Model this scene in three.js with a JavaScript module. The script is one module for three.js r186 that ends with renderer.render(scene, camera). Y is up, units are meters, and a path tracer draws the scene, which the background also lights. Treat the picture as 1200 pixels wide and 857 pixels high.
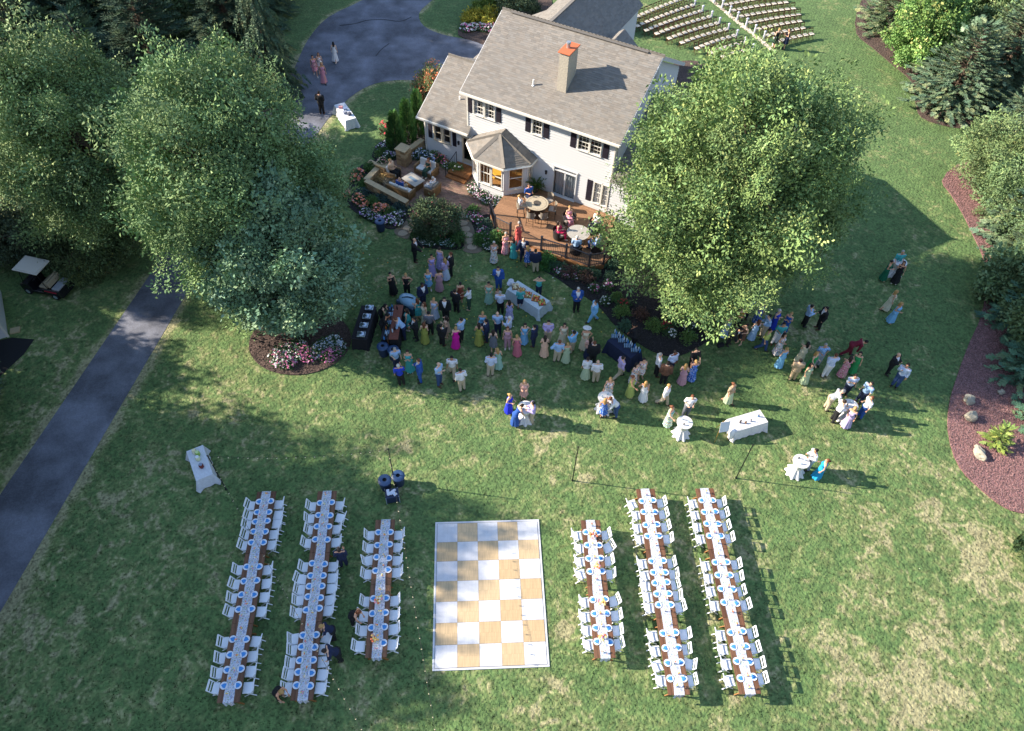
import * as THREE from 'three';
import { mergeGeometries } from 'three/addons/utils/BufferGeometryUtils.js';
import { RoundedBoxGeometry } from 'three/addons/geometries/RoundedBoxGeometry.js';

// ---------------------------------------------------------------- camera, sky, sun, exposure
const scene = new THREE.Scene();
const CAM = { H: 31.49, pitch: 51.43 * Math.PI / 180, roll: 2.41 * Math.PI / 180, f: 878.3, cx: 600, cy: 428.5 };
const camera = new THREE.PerspectiveCamera(2 * Math.atan(CAM.cy / CAM.f) * 180 / Math.PI, 1200 / 857, 0.5, 600);
camera.position.set(0, CAM.H, 0);
camera.rotation.order = 'YXZ';
camera.rotation.set(-CAM.pitch, 0, CAM.roll);

const SUN_EL = 27 * Math.PI / 180, SH_AZ = 6 * Math.PI / 180;          // shadows run to +x and slightly to +z
const SKY = 0.39;
const toSun = new THREE.Vector3(-Math.cos(SUN_EL) * Math.cos(SH_AZ), Math.sin(SUN_EL), -Math.cos(SUN_EL) * Math.sin(SH_AZ));
{ // clear late afternoon sky: pale towards the horizon, blue overhead, brighter round the sun
  const W = 512, H = 256, d = new Float32Array(W * H * 4);
  for (let j = 0; j < H; j++) for (let i = 0; i < W; i++) {
    const el = ((j + 0.5) / H - 0.5) * Math.PI, az = ((i + 0.5) / W - 0.5) * 2 * Math.PI, y = Math.sin(el), x = Math.cos(az) * Math.cos(el), z = Math.sin(az) * Math.cos(el);
    const c = x * toSun.x + y * toSun.y + z * toSun.z, t = Math.pow(Math.max(0, y), 0.45), glow = 0.55 * Math.pow(Math.max(0, c), 24) + 0.22 * Math.pow(Math.max(0, c), 4), k = (j * W + i) * 4, low = y < 0 ? Math.max(0.25, 1 + 2.5 * y) : 1;
    d[k] = SKY * (0.95 + (0.3 - 0.95) * t + glow * 1.3) * low; d[k + 1] = SKY * (1.0 + (0.54 - 1.0) * t + glow * 1.15) * low; d[k + 2] = SKY * (1.08 + (1.0 - 1.08) * t + glow * 0.95) * low; d[k + 3] = 1;
  }
  const t = new THREE.DataTexture(d, W, H, THREE.RGBAFormat, THREE.FloatType);
  t.mapping = THREE.EquirectangularReflectionMapping; t.magFilter = t.minFilter = THREE.LinearFilter; t.wrapS = THREE.RepeatWrapping; t.needsUpdate = true;
  scene.background = t; scene.environment = t;
}

const sun = new THREE.DirectionalLight(0xfff2e0, 5);
sun.position.copy(toSun).multiplyScalar(120).add(new THREE.Vector3(0, 0, -28));
sun.target.position.set(0, 0, -28);
sun.castShadow = true;
sun.shadow.radius = 1.2;
sun.shadow.mapSize.set(4096, 4096);
Object.assign(sun.shadow.camera, { left: -70, right: 70, top: 60, bottom: -60, near: 1, far: 300 });
scene.add(sun, sun.target);

const renderer = new THREE.WebGLRenderer({ antialias: true });
renderer.toneMapping = THREE.LinearToneMapping;
renderer.toneMappingExposure = 2.4;
renderer.shadowMap.enabled = true;
renderer.shadowMap.type = THREE.PCFSoftShadowMap;
renderer.setSize(1024, 731);

// ---------------------------------------------------------------- helpers
const V = (x, y, z) => new THREE.Vector3(x, y, z), PI = Math.PI, DEG = PI / 180;
function rng(seed) { let a = seed >>> 0; return () => { a = (a + 0x6d2b79f5) | 0; let t = Math.imul(a ^ (a >>> 15), 1 | a); t = (t + Math.imul(t ^ (t >>> 7), 61 | t)) ^ t; return ((t ^ (t >>> 14)) >>> 0) / 4294967296; }; }
const rand = rng(20240907), rr = (a, b, r = rand) => a + (b - a) * r(), pick = (l, r = rand) => l[Math.floor(r() * l.length) % l.length];
const clamp = (x, a = 0, b = 1) => Math.min(b, Math.max(a, x)), mix = (a, b, t) => a + (b - a) * t, sstep = (a, b, x) => { const t = clamp((x - a) / (b - a)); return t * t * (3 - 2 * t); };
const HASH = new Float32Array(65536); { const r = rng(77); for (let i = 0; i < 65536; i++) HASH[i] = r(); }
const hsh = (x, y) => HASH[(Math.imul(x, 374761393) + Math.imul(y, 668265263) ^ (Math.imul(x, 1274126177) >>> 13)) & 65535];
function vnoise(x, y) { const xi = Math.floor(x), yi = Math.floor(y); let fx = x - xi, fy = y - yi; fx = fx * fx * (3 - 2 * fx); fy = fy * fy * (3 - 2 * fy); return mix(mix(hsh(xi, yi), hsh(xi + 1, yi), fx), mix(hsh(xi, yi + 1), hsh(xi + 1, yi + 1), fx), fy); }
function fbm(x, y, n = 4) { let s = 0, a = 0.5, t = 0; for (let i = 0; i < n; i++) { s += a * vnoise(x + i * 17.3, y - i * 9.1); t += a; a *= 0.5; x *= 2.03; y *= 2.03; } return s / t; }

// a photograph pixel (1200 x 857) to the point at height h that it shows
const _cp = Math.cos(CAM.pitch), _sp = Math.sin(CAM.pitch), _cr = Math.cos(CAM.roll), _sr = Math.sin(CAM.roll);
function gnd(x, y, h = 0) {
  const a = (x - CAM.cx) / CAM.f, b = -(y - CAM.cy) / CAM.f;
  const rx = a * _cr - b * _sr, up = a * _sr + b * _cr;
  const d = [rx, -_sp + up * _cp, -_cp - up * _sp], t = (h - CAM.H) / d[1];
  return V(d[0] * t, h, d[2] * t);
}

const names = {};
function numbered(n) { const k = names[n] = (names[n] ?? -1) + 1; return k ? n + '_' + String(k).padStart(3, '0') : n; }
function tag(o, label, category, group, kind) { if (label) o.userData.label = label; if (category) o.userData.category = category; if (group) o.userData.group = group; if (kind) o.userData.kind = kind; return o; }
function thing(name, label, category, p = [0, 0, 0], turn = 0, group) {
  const o = new THREE.Group(); o.name = numbered(name); scene.add(o);
  if (p.isVector3) o.position.copy(p); else o.position.set(...p);
  o.rotation.y = turn; return tag(o, label, category, group);
}
function shade(m) { m.castShadow = m.receiveShadow = true; return m; }
function part(parent, name, geo, m, kind) { const o = shade(new THREE.Mesh(geo, m)); o.name = name; parent.add(o); if (kind) o.userData.kind = kind; return o; }
function solo(name, geo, m, label, category, group, kind) { const o = shade(new THREE.Mesh(geo, m)); o.name = numbered(name); scene.add(o); return tag(o, label, category, group, kind); }
function copyOf(o, label, p, turn) { const c = o.clone(); c.name = numbered(o.name.replace(/_\d{3}$/, '')); scene.add(c); c.userData = { ...o.userData }; if (label) c.userData.label = label; if (p) c.position.copy(p.isVector3 ? p : V(...p)); if (turn !== undefined) c.rotation.y = turn; return c; }

// geometry
function prep(g, useColor) {
  if (!g.index) { const n = g.attributes.position.count, a = new Uint32Array(n); for (let i = 0; i < n; i++) a[i] = i; g.setIndex(new THREE.BufferAttribute(a, 1)); }
  if (!g.attributes.normal) g.computeVertexNormals();
  const n = g.attributes.position.count;
  if (!g.attributes.uv) g.setAttribute('uv', new THREE.BufferAttribute(new Float32Array(n * 2), 2));
  if (useColor && !g.attributes.color) g.setAttribute('color', new THREE.BufferAttribute(new Float32Array(n * 3).fill(1), 3));
  for (const k of Object.keys(g.attributes)) if (!['position', 'normal', 'uv', 'color'].includes(k)) g.deleteAttribute(k);
  g.morphAttributes = {};
  return g;
}
function mrg(list) { const c = list.some((g) => g.attributes.color); return list.length === 1 ? prep(list[0], c) : mergeGeometries(list.map((g) => prep(g, c))); }
function tint(g, r, gr, b) { const n = g.attributes.position.count, a = new Float32Array(n * 3); for (let i = 0; i < n; i++) { a[i * 3] = r; a[i * 3 + 1] = gr; a[i * 3 + 2] = b; } g.setAttribute('color', new THREE.BufferAttribute(a, 3)); return g; }
function box(w, h, d, x = 0, y = 0, z = 0, ry = 0, rx = 0, rz = 0) { const g = new THREE.BoxGeometry(w, h, d); if (rz) g.rotateZ(rz); if (rx) g.rotateX(rx); if (ry) g.rotateY(ry); return g.translate(x, y, z); }
function rbox(w, h, d, x = 0, y = 0, z = 0, r = 0.02, ry = 0, rx = 0, rz = 0) { const g = new RoundedBoxGeometry(w, h, d, 1, Math.min(r, w / 2.1, h / 2.1, d / 2.1)); if (rz) g.rotateZ(rz); if (rx) g.rotateX(rx); if (ry) g.rotateY(ry); return g.translate(x, y, z); }
function cyl(r0, r1, h, x = 0, y = 0, z = 0, n = 12) { return new THREE.CylinderGeometry(r1, r0, h, n).translate(x, y + h / 2, z); }
function bar(a, b, r0, r1 = r0, n = 5) { const d = b.clone().sub(a), L = d.length(), g = new THREE.CylinderGeometry(r1, r0, L, n, 1); g.translate(0, L / 2, 0); g.applyQuaternion(new THREE.Quaternion().setFromUnitVectors(V(0, 1, 0), d.divideScalar(L))); return g.translate(a.x, a.y, a.z); }
function plankBar(a, b, w, t) { const d = b.clone().sub(a), L = d.length(), g = new THREE.BoxGeometry(w, L, t); g.translate(0, L / 2, 0); g.applyQuaternion(new THREE.Quaternion().setFromUnitVectors(V(0, 1, 0), d.divideScalar(L))); return g.translate(a.x, a.y, a.z); }
function tube(pts, r, n = 5, seg = 12, taper) { const c = new THREE.CatmullRomCurve3(pts), g = new THREE.TubeGeometry(c, seg, r, n); if (taper !== undefined) { const p = g.attributes.position; for (let i = 0; i <= seg; i++) { const q = c.getPointAt(i / seg), s = mix(1, taper, i / seg); for (let j = 0; j <= n; j++) { const k = i * (n + 1) + j; p.setXYZ(k, q.x + (p.getX(k) - q.x) * s, q.y + (p.getY(k) - q.y) * s, q.z + (p.getZ(k) - q.z) * s); } } } return g; }
// uv in metres, from the direction each face points
function muv(g, s = 1) { prep(g); const p = g.attributes.position, n = g.attributes.normal, u = g.attributes.uv; for (let i = 0; i < p.count; i++) { const ax = Math.abs(n.getX(i)), ay = Math.abs(n.getY(i)), az = Math.abs(n.getZ(i)); if (ay >= ax && ay >= az) u.setXY(i, p.getX(i) * s, p.getZ(i) * s); else if (ax > az) u.setXY(i, p.getZ(i) * s, p.getY(i) * s); else u.setXY(i, p.getX(i) * s, p.getY(i) * s); } return g; }
// a flat polygon of world points (x, z) at height y, thickness t downwards
function slab(pts, y, t = 0) {
  const s = new THREE.Shape(pts.map((p) => new THREE.Vector2(p.x, -p.z)));
  const g = t ? new THREE.ExtrudeGeometry(s, { depth: t, bevelEnabled: false }) : new THREE.ShapeGeometry(s);
  g.rotateX(-PI / 2).translate(0, y - t, 0); return muv(g);
}
const px = (list, h = 0) => list.map(([x, y]) => gnd(x, y, h));
// rounds a closed outline
function smooth(pts, n = 6) { return new THREE.CatmullRomCurve3(pts, true, 'centripetal').getPoints(pts.length * n).slice(0, -1); }
function inPoly(x, z, P) { let c = false; for (let i = 0, j = P.length - 1; i < P.length; j = i++) if ((P[i].z > z) !== (P[j].z > z) && x < (P[j].x - P[i].x) * (z - P[i].z) / (P[j].z - P[i].z) + P[i].x) c = !c; return c; }
function distPoly(x, z, P) { let m = 1e9; for (let i = 0, j = P.length - 1; i < P.length; j = i++) { const ax = P[j].x, az = P[j].z, bx = P[i].x - ax, bz = P[i].z - az, t = clamp(((x - ax) * bx + (z - az) * bz) / (bx * bx + bz * bz)); m = Math.min(m, Math.hypot(x - ax - bx * t, z - az - bz * t)); } return m; }

// textures
function tex(w, h, fn, { srgb = true, rep = [1, 1], wrap = THREE.RepeatWrapping } = {}) {
  const d = new Uint8Array(w * h * 4); const o = [0, 0, 0];
  for (let j = 0; j < h; j++) for (let i = 0; i < w; i++) { fn(i / w, j / h, o, i, j); const k = (j * w + i) * 4; d[k] = clamp(o[0]) * 255; d[k + 1] = clamp(o[1]) * 255; d[k + 2] = clamp(o[2]) * 255; d[k + 3] = 255; }
  const t = new THREE.DataTexture(d, w, h, THREE.RGBAFormat);
  t.magFilter = THREE.LinearFilter; t.minFilter = THREE.LinearMipmapLinearFilter; t.generateMipmaps = true; t.wrapS = t.wrapT = wrap; t.repeat.set(...rep);
  if (srgb) t.colorSpace = THREE.SRGBColorSpace; t.needsUpdate = true; return t;
}
// noise that repeats every `per` cells
function tn(u, v, per, n = 4) { let s = 0, a = 0.5, t = 0; for (let i = 0; i < n; i++) { const x = u * per, y = v * per, xi = Math.floor(x), yi = Math.floor(y); let fx = x - xi, fy = y - yi; fx = fx * fx * (3 - 2 * fx); fy = fy * fy * (3 - 2 * fy); const X0 = xi % per, X1 = (xi + 1) % per, Y0 = yi % per, Y1 = (yi + 1) % per, o = i * 31; s += a * mix(mix(hsh(X0 + o, Y0), hsh(X1 + o, Y0), fx), mix(hsh(X0 + o, Y1), hsh(X1 + o, Y1), fx), fy); t += a; a *= 0.55; per *= 2; } return s / t; }
const grainTex = (per, lo, hi, n = 4, size = 256, rep) => tex(size, size, (u, v, o) => { const k = mix(lo, hi, tn(u, v, per, n)); o[0] = o[1] = o[2] = k; }, { rep });
const bumpNoise = tex(256, 256, (u, v, o) => { o[0] = o[1] = o[2] = tn(u, v, 16, 4); }, { srgb: false });
const mats = {};
function M(color, o = {}) {                       // cached plain material; colour sRGB hex
  const key = color + JSON.stringify(o, (k, v) => (v && v.isTexture ? v.uuid : v));
  return mats[key] ??= new THREE.MeshStandardMaterial({ color, roughness: 0.8, ...o });
}
const speckle = grainTex(32, 0.8, 1.0, 3, 256, [1, 1]);
const clothTex = tex(128, 128, (u, v, o) => { const k = 0.88 + 0.12 * tn(u, v, 8, 4); o[0] = o[1] = o[2] = k; }, { rep: [2, 2] });
const cloth = (c) => M(c, { roughness: 0.9, map: clothTex });
const woodTex = tex(256, 256, (u, v, o) => { const k = 0.72 + 0.28 * tn(u * 0.99, (v * 0.12) % 1, 32, 3) - 0.1 * tn(u, v, 8, 2); o[0] = o[1] = o[2] = k; }, {});
const wood = (c) => M(c, { roughness: 0.7, map: woodTex });

// ---------------------------------------------------------------- outlines on the ground, from the photograph
const driveA = gnd(0, 580), driveB = gnd(160, 345), driveC = gnd(0, 718), driveD = gnd(215, 350);
const along = driveB.clone().sub(driveA), along2 = driveD.clone().sub(driveC);
const driveP = [driveA.clone().addScaledVector(along, -1.6), driveC.clone().addScaledVector(along2, -1.3), driveD, driveD.clone().addScaledVector(along2, 1.1), driveB.clone().addScaledVector(along, 1.5), driveB];
const plazaP = smooth([...px([[318, 135], [345, 80], [362, 45], [385, 20], [425, 0], [452, -22], [540, -25], [507, 0], [491, 16], [497, 31], [520, 41], [546, 46], [600, 58], [610, 90], [560, 104], [530, 101], [505, 97], [480, 94], [455, 95], [432, 101], [412, 113], [398, 126], [384, 140], [345, 185]])], 3);
const redBedP = smooth(px([[1104, 212], [1114, 228], [1128, 251], [1140, 276], [1151, 300], [1155, 330], [1150, 370], [1136, 402], [1122, 440], [1112, 475], [1111, 508], [1124, 548], [1150, 575], [1178, 596], [1205, 603], [1330, 590], [1330, 170], [1140, 186]]), 3);
const darkBedP = smooth(px([[1004, 40], [1022, 56], [1046, 76], [1068, 96], [1073, 122], [1080, 138], [1108, 148], [1140, 152], [1210, 150], [1290, 60], [1200, -30], [1040, -30], [1010, 0]]), 3);
const deckBedP = smooth(px([[600, 284], [612, 296], [633, 315], [652, 326], [669, 338], [700, 358], [723, 384], [752, 405], [772, 415], [792, 418], [817, 408], [841, 391], [860, 373], [880, 352], [880, 310], [800, 285], [715, 285], [640, 285]]), 4);
const ringC = gnd(352, 400);
const ringP = Array.from({ length: 48 }, (_, i) => V(ringC.x + Math.cos(i / 24 * PI) * 2.75, 0, ringC.z + Math.sin(i / 24 * PI) * 2.35));
const bedA = smooth(px([[405, 236], [412, 212], [424, 194], [446, 187], [447, 200], [437, 214], [479, 240], [484, 250], [472, 262], [461, 269], [440, 263], [419, 251]]), 4);
const bedB = smooth(px([[494, 256], [506, 248], [522, 245], [536, 250], [541, 272], [542, 291], [513, 292], [487, 287], [480, 278]]), 4);
const bedC = smooth(px([[549, 246], [560, 253], [574, 252], [580, 270], [598, 279], [603, 296], [585, 298], [567, 293], [556, 270]]), 4);
const bedD = smooth(px([[436, 184], [446, 168], [459, 158], [478, 150], [497, 152], [497, 171], [474, 183], [458, 190]]), 4);
const topBed = smooth(px([[537, 41], [545, 22], [552, 8], [580, -8], [640, -8], [640, 30], [590, 60], [560, 50]]), 4);
const sideBed = smooth(px([[790, 75], [815, 72], [835, 80], [852, 94], [846, 108], [800, 125], [780, 110]]), 4);

// ---------------------------------------------------------------- lawn
const LX0 = -52, LZ0 = -84, LS = 104;
const lawnCol = [0, 0, 0];
function lawnAt(x, z, o) {
  // warp for ragged patch outlines
  const wx = x + 0.5 * (vnoise(x * 1.7, z * 1.7) - 0.5), wz = z + 0.5 * (vnoise(x * 1.7 + 40, z * 1.7 + 9) - 0.5);
  const big = fbm(wx * 0.13 + 3, wz * 0.13, 3), mid = fbm(wx * 0.8 + 11, wz * 0.8 + 5, 4), fine = fbm(wx * 4.2 + 7, wz * 4.2, 3), spk = fbm(x * 13, z * 13, 2);
  let dry = (big - 0.5) * 0.45 + (mid - 0.5) * 0.9 + (fine - 0.5) * 1.05 - 0.1;
  dry += 0.12 * sstep(9, 20, x) * sstep(-26, -14, z) + 0.08 * sstep(0, 10, x) * sstep(-27, -20, z) - 0.2 * sstep(-36, -48, z) + 0.1 * sstep(-5, -20, x) * sstep(-30, -22, z);
  const dd = x < -6 ? Math.min(distPoly(x, z, driveP), distPoly(x, z, plazaP)) : 9;
  dry += 0.6 * sstep(0.8, 0.05, dd + 0.7 * (fine - 0.5));
  const bare = sstep(0.12, 0.46, dry + 0.35 * (spk - 0.5)), yel = sstep(-0.2, 0.22, dry);
  const tone = 0.46 + 1.08 * spk + 0.4 * (fbm(wx * 2.1, wz * 2.1 + 30, 3) - 0.5);
  // linear base colours: deep green, yellow green, straw
  for (let c = 0; c < 3; c++) {
    const g = [0.09, 0.155, 0.048][c], y = [0.176, 0.215, 0.076][c], s = [0.42, 0.345, 0.215][c];
    o[c] = mix(mix(g, y, yel * 0.8), s, bare * 0.55) * tone;
  }
}
const toS = (c) => (c <= 0.0031308 ? 12.92 * c : 1.055 * Math.pow(c, 1 / 2.4) - 0.055);
const lawnTex = tex(2048, 2048, (u, v, o) => { lawnAt(LX0 + u * LS, LZ0 + v * LS, o); o[0] = toS(o[0]); o[1] = toS(o[1]); o[2] = toS(o[2]); }, { wrap: THREE.MirroredRepeatWrapping });
{
  const g = new THREE.PlaneGeometry(420, 420, 1, 1).rotateX(-PI / 2).translate(0, 0, -40);
  const p = g.attributes.position, u = g.attributes.uv;
  for (let i = 0; i < p.count; i++) u.setXY(i, (p.getX(i) - LX0) / LS, (p.getZ(i) - LZ0) / LS);
  const bump = bumpNoise.clone(); bump.repeat.set(70, 70); bump.needsUpdate = true;
  solo('ground', g, new THREE.MeshStandardMaterial({ map: lawnTex, roughness: 0.95, bumpMap: bump, bumpScale: 0.05 }), 'mown lawn of green grass with dry straw patches', 'lawn', null, 'structure');
}
const hardAreas = [driveP, plazaP, redBedP, darkBedP, deckBedP, ringP, bedA, bedB, bedC, bedD, topBed, sideBed];

// ---------------------------------------------------------------- asphalt, mulch
const asphaltTex = tex(512, 512, (u, v, o) => { const k = 0.6 + 0.62 * tn(u, v, 5, 4) - 0.2 * (tn(u, v, 128, 2) - 0.5); o[0] = k * 0.6; o[1] = k * 0.605; o[2] = k * 0.63; }, { rep: [0.16, 0.16] });
const bumpA = bumpNoise.clone(); bumpA.repeat.set(3, 3); bumpA.needsUpdate = true;
const asphalt = new THREE.MeshStandardMaterial({ map: asphaltTex, color: 0xbcbec6, roughness: 0.9, bumpMap: bumpA, bumpScale: 0.006 });
solo('driveway', slab(driveP, 0.012), asphalt, 'straight asphalt drive running past the big trees', 'driveway', null, 'structure');
solo('driveway', slab(plazaP, 0.016), asphalt, 'wide asphalt turning area behind the house', 'driveway', null, 'structure');
{ // repaired cracks in the asphalt
  const crack = M(0x15161a, { roughness: 0.6 });
  for (const l of [[[440, 66], [447, 58], [456, 51]], [[428, 24], [448, 23], [470, 25], [482, 20]], [[398, 30], [415, 28], [429, 24]]]) {
    const g = tube(px(l, 0.012), 0.035, 4, 10); g.scale(1, 1, 1);
    solo('asphalt_crack', g, crack, 'dark sealed crack across the asphalt turning area', 'crack', 'sealed cracks in the asphalt', 'structure');
  }
}
const mulchTex = (a, b, c) => tex(512, 512, (u, v, o) => { const k = 0.45 + 0.9 * Math.pow(tn(u, v, 64, 3), 1.3) * (0.8 + 0.4 * tn(u, v, 7, 2)); o[0] = a * k; o[1] = b * k; o[2] = c * k; }, { rep: [0.5, 0.5] });
const bumpM = bumpNoise.clone(); bumpM.repeat.set(1.2, 1.2); bumpM.needsUpdate = true;
const blackMulch = new THREE.MeshStandardMaterial({ map: mulchTex(0.2, 0.19, 0.195), roughness: 1, bumpMap: bumpM, bumpScale: 0.05 });
const redMulch = new THREE.MeshStandardMaterial({ map: mulchTex(0.6, 0.44, 0.43), roughness: 1, bumpMap: bumpM, bumpScale: 0.05 });
const brownMulch = new THREE.MeshStandardMaterial({ map: mulchTex(0.4, 0.33, 0.3), roughness: 1, bumpMap: bumpM, bumpScale: 0.05 });
const bed = (n, P, m, l, h = 0.05) => solo(n, slab(P, h, h + 0.04), m, l, 'mulch bed', null, 'structure');
bed('mulch_bed', redBedP, redMulch, 'red mulch bed with pale boulders along the lawn edge');
bed('mulch_bed', darkBedP, brownMulch, 'brown mulch bed under the row of far evergreens');
bed('mulch_bed', deckBedP, blackMulch, 'black mulch bed in front of the timber deck');
bed('mulch_bed', ringP, brownMulch, 'round mulch ring with petunias under the small tree');
bed('mulch_bed', bedA, blackMulch, 'flower bed outside the stone seat wall');
bed('mulch_bed', bedB, blackMulch, 'flower bed between the two stepping stone paths');
bed('mulch_bed', bedC, blackMulch, 'flower bed between the path and the deck steps');
bed('mulch_bed', bedD, blackMulch, 'flower bed round the three columnar evergreens');
bed('mulch_bed', topBed, brownMulch, 'corner bed with yellow shrubs beside the turning area');
bed('mulch_bed', sideBed, brownMulch, 'curved bed behind the house gable');
{ // loose bark chips: real relief on the red and black beds
  const chip = new THREE.BoxGeometry(0.09, 0.02, 0.035), list = [];
  const put = (P, n, col) => { let x0 = 1e9, x1 = -1e9, z0 = 1e9, z1 = -1e9; for (const p of P) { x0 = Math.min(x0, p.x); x1 = Math.max(x1, p.x); z0 = Math.min(z0, p.z); z1 = Math.max(z1, p.z); } x1 = Math.min(x1, 33); for (let i = 0; i < n; i++) { const x = rr(x0, x1), z = rr(z0, z1); if (inPoly(x, z, P)) list.push([x, z, col]); } };
  put(redBedP, 32000, [0.215, 0.125, 0.12]); put(deckBedP, 9000, [0.035, 0.032, 0.033]); put(ringP, 2500, [0.09, 0.06, 0.05]); put(darkBedP, 4000, [0.1, 0.07, 0.055]);
  const im = new THREE.InstancedMesh(chip, new THREE.MeshStandardMaterial({ color: 0xffffff, roughness: 1 }), list.length), m = new THREE.Matrix4(), q = new THREE.Quaternion(), e = new THREE.Euler(), c = new THREE.Color();
  list.forEach(([x, z, k], i) => { e.set(rr(-0.5, 0.5), rr(0, 6.28), rr(-0.5, 0.5)); m.compose(V(x, 0.058, z), q.setFromEuler(e), V(rr(0.6, 1.5), 1, rr(0.6, 1.4))); im.setMatrixAt(i, m); const t = rr(0.6, 1.5); im.setColorAt(i, c.setRGB(k[0] * t, k[1] * t, k[2] * t)); });
  im.name = 'bark_chips'; shade(im); scene.add(im); tag(im, 'loose bark chips lying on the mulch beds', 'bark chips', null, 'stuff');
}
{ // low grass blades: fine relief over the whole lawn in view, thinning out with distance
  const pos = [], nor = [];
  const r = rng(5);
  for (let k = 0; k < 7; k++) { const a = r() * 6.28, w = 0.016, L = 0.018 + r() * 0.022, dx = Math.cos(a), dz = Math.sin(a), bx = (r() - 0.5) * 0.12, bz = (r() - 0.5) * 0.12, out = 0.04 + r() * 0.05; pos.push(bx - dz * w, 0, bz + dx * w, bx + dz * w, 0, bz - dx * w, bx + dx * out, L, bz + dz * out); for (let i = 0; i < 3; i++) nor.push(dx * 0.25, 0.95, dz * 0.25); }
  const g = new THREE.BufferGeometry(); g.setAttribute('position', new THREE.Float32BufferAttribute(pos, 3)); g.setAttribute('normal', new THREE.Float32BufferAttribute(nor, 3)); prep(g);
  const N = 90000, spots = [], boxes = hardAreas.map((P) => { let b = [1e9, -1e9, 1e9, -1e9]; for (const p of P) b = [Math.min(b[0], p.x), Math.max(b[1], p.x), Math.min(b[2], p.z), Math.max(b[3], p.z)]; return b; });
  for (let i = 0; i < N; i++) {
    const z = mix(-2, -66, Math.pow(rand(), 1.5)), x = rr(-1, 1) * mix(20, 44, (-z - 3) / 60);
    let hit = false;
    for (let k = 0; k < boxes.length && !hit; k++) { const b = boxes[k]; if (x > b[0] && x < b[1] && z > b[2] && z < b[3]) hit = inPoly(x, z, hardAreas[k]); }
    if (!hit) spots.push(x, z);
  }
  const n = spots.length / 2, im = new THREE.InstancedMesh(g, new THREE.MeshStandardMaterial({ color: 0xffffff, roughness: 0.85, side: THREE.DoubleSide }), n), m = new THREE.Matrix4(), q = new THREE.Quaternion(), e = new THREE.Euler(), col = new THREE.Color(), D = lawnTex.image.data;
  for (let i = 0; i < n; i++) { const x = spots[2 * i], z = spots[2 * i + 1], s = rr(0.35, 0.7), t = rr(1.0, 1.5), k = (clamp(Math.floor((z - LZ0) / LS * 2048), 0, 2047) * 2048 + clamp(Math.floor((x - LX0) / LS * 2048), 0, 2047)) * 4; e.set(0, rr(0, 6.28), 0); m.compose(V(x, -0.003, z), q.setFromEuler(e), V(s, s, s)); im.setMatrixAt(i, m); col.setRGB(D[k] / 255, D[k + 1] / 255, D[k + 2] / 255, THREE.SRGBColorSpace); im.setColorAt(i, col.multiplyScalar(t)); }
  im.name = 'grass'; shade(im); scene.add(im); tag(im, 'short grass blades standing on the lawn', 'grass', null, 'stuff');
}

// ---------------------------------------------------------------- house (local x along the patio front, z out towards the lawn)
const house = thing('house', 'white two storey house with grey shingle roofs and black shutters', 'house', [2.12, 0, -39.25], -27 * DEG);
house.updateMatrixWorld(true);
const HW = (u, y, off) => house.localToWorld(V(u, y, off));
const white = M(0xcfd0d1, { roughness: 0.55 }), trimW = M(0xdedad0, { roughness: 0.5 }), darkShutter = M(0x241f2b, { roughness: 0.5 }), almond = M(0xcfc4ae, { roughness: 0.6 });
const glass = new THREE.MeshPhysicalMaterial({ color: 0xffffff, transmission: 1, thickness: 0, roughness: 0.02, ior: 1.5, specularIntensity: 1 });
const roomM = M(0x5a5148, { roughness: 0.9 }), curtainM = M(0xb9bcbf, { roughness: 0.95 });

function cutSpans(a, b, y, holes) { let l = [[a, b]]; for (const [s0, s1, y0, y1] of holes) if (y > y0 && y < y1) { const n = []; for (const [p, q] of l) { if (s0 > p) n.push([p, Math.min(q, s0)]); if (s1 < q) n.push([Math.max(p, s1), q]); } l = n.filter(([p, q]) => q - p > 0.02); } return l; }
// outline: [[s,y]...] convex counter-clockwise; boards lap over a solid backing
function siding(outline, holes, exp = 0.185) {
  const pos = [], idx = []; const ys = outline.map((p) => p[1]), y0 = Math.min(...ys), y1 = Math.max(...ys);
  const spanAt = (y) => { let a = 1e9, b = -1e9; for (let i = 0, j = outline.length - 1; i < outline.length; j = i++) { const [ax, ay] = outline[j], [bx, by] = outline[i]; if ((ay <= y && by >= y) || (by <= y && ay >= y)) { const t = by === ay ? 0 : (y - ay) / (by - ay), x = ax + (bx - ax) * t; a = Math.min(a, x); b = Math.max(b, x); if (by === ay) { a = Math.min(a, bx); b = Math.max(b, bx); } } } return [a, b]; };
  for (let y = y0; y < y1 - 0.02; y += exp) {
    const t = Math.min(y + exp, y1), [a, b] = spanAt((y + t) / 2);
    for (const [p, q] of cutSpans(a, b, (y + t) / 2, holes)) { const k = pos.length / 3; pos.push(p, y, 0.036, q, y, 0.036, q, t, 0.003, p, t, 0.003, p, y, 0.002, q, y, 0.002); idx.push(k, k + 1, k + 2, k, k + 2, k + 3, k + 4, k + 5, k + 1, k + 4, k + 1, k); }
  }
  const g = new THREE.BufferGeometry(); g.setAttribute('position', new THREE.Float32BufferAttribute(pos, 3)); g.setIndex(idx);
  const ng = g.toNonIndexed(); ng.computeVertexNormals(); return muv(ng);
}
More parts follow.
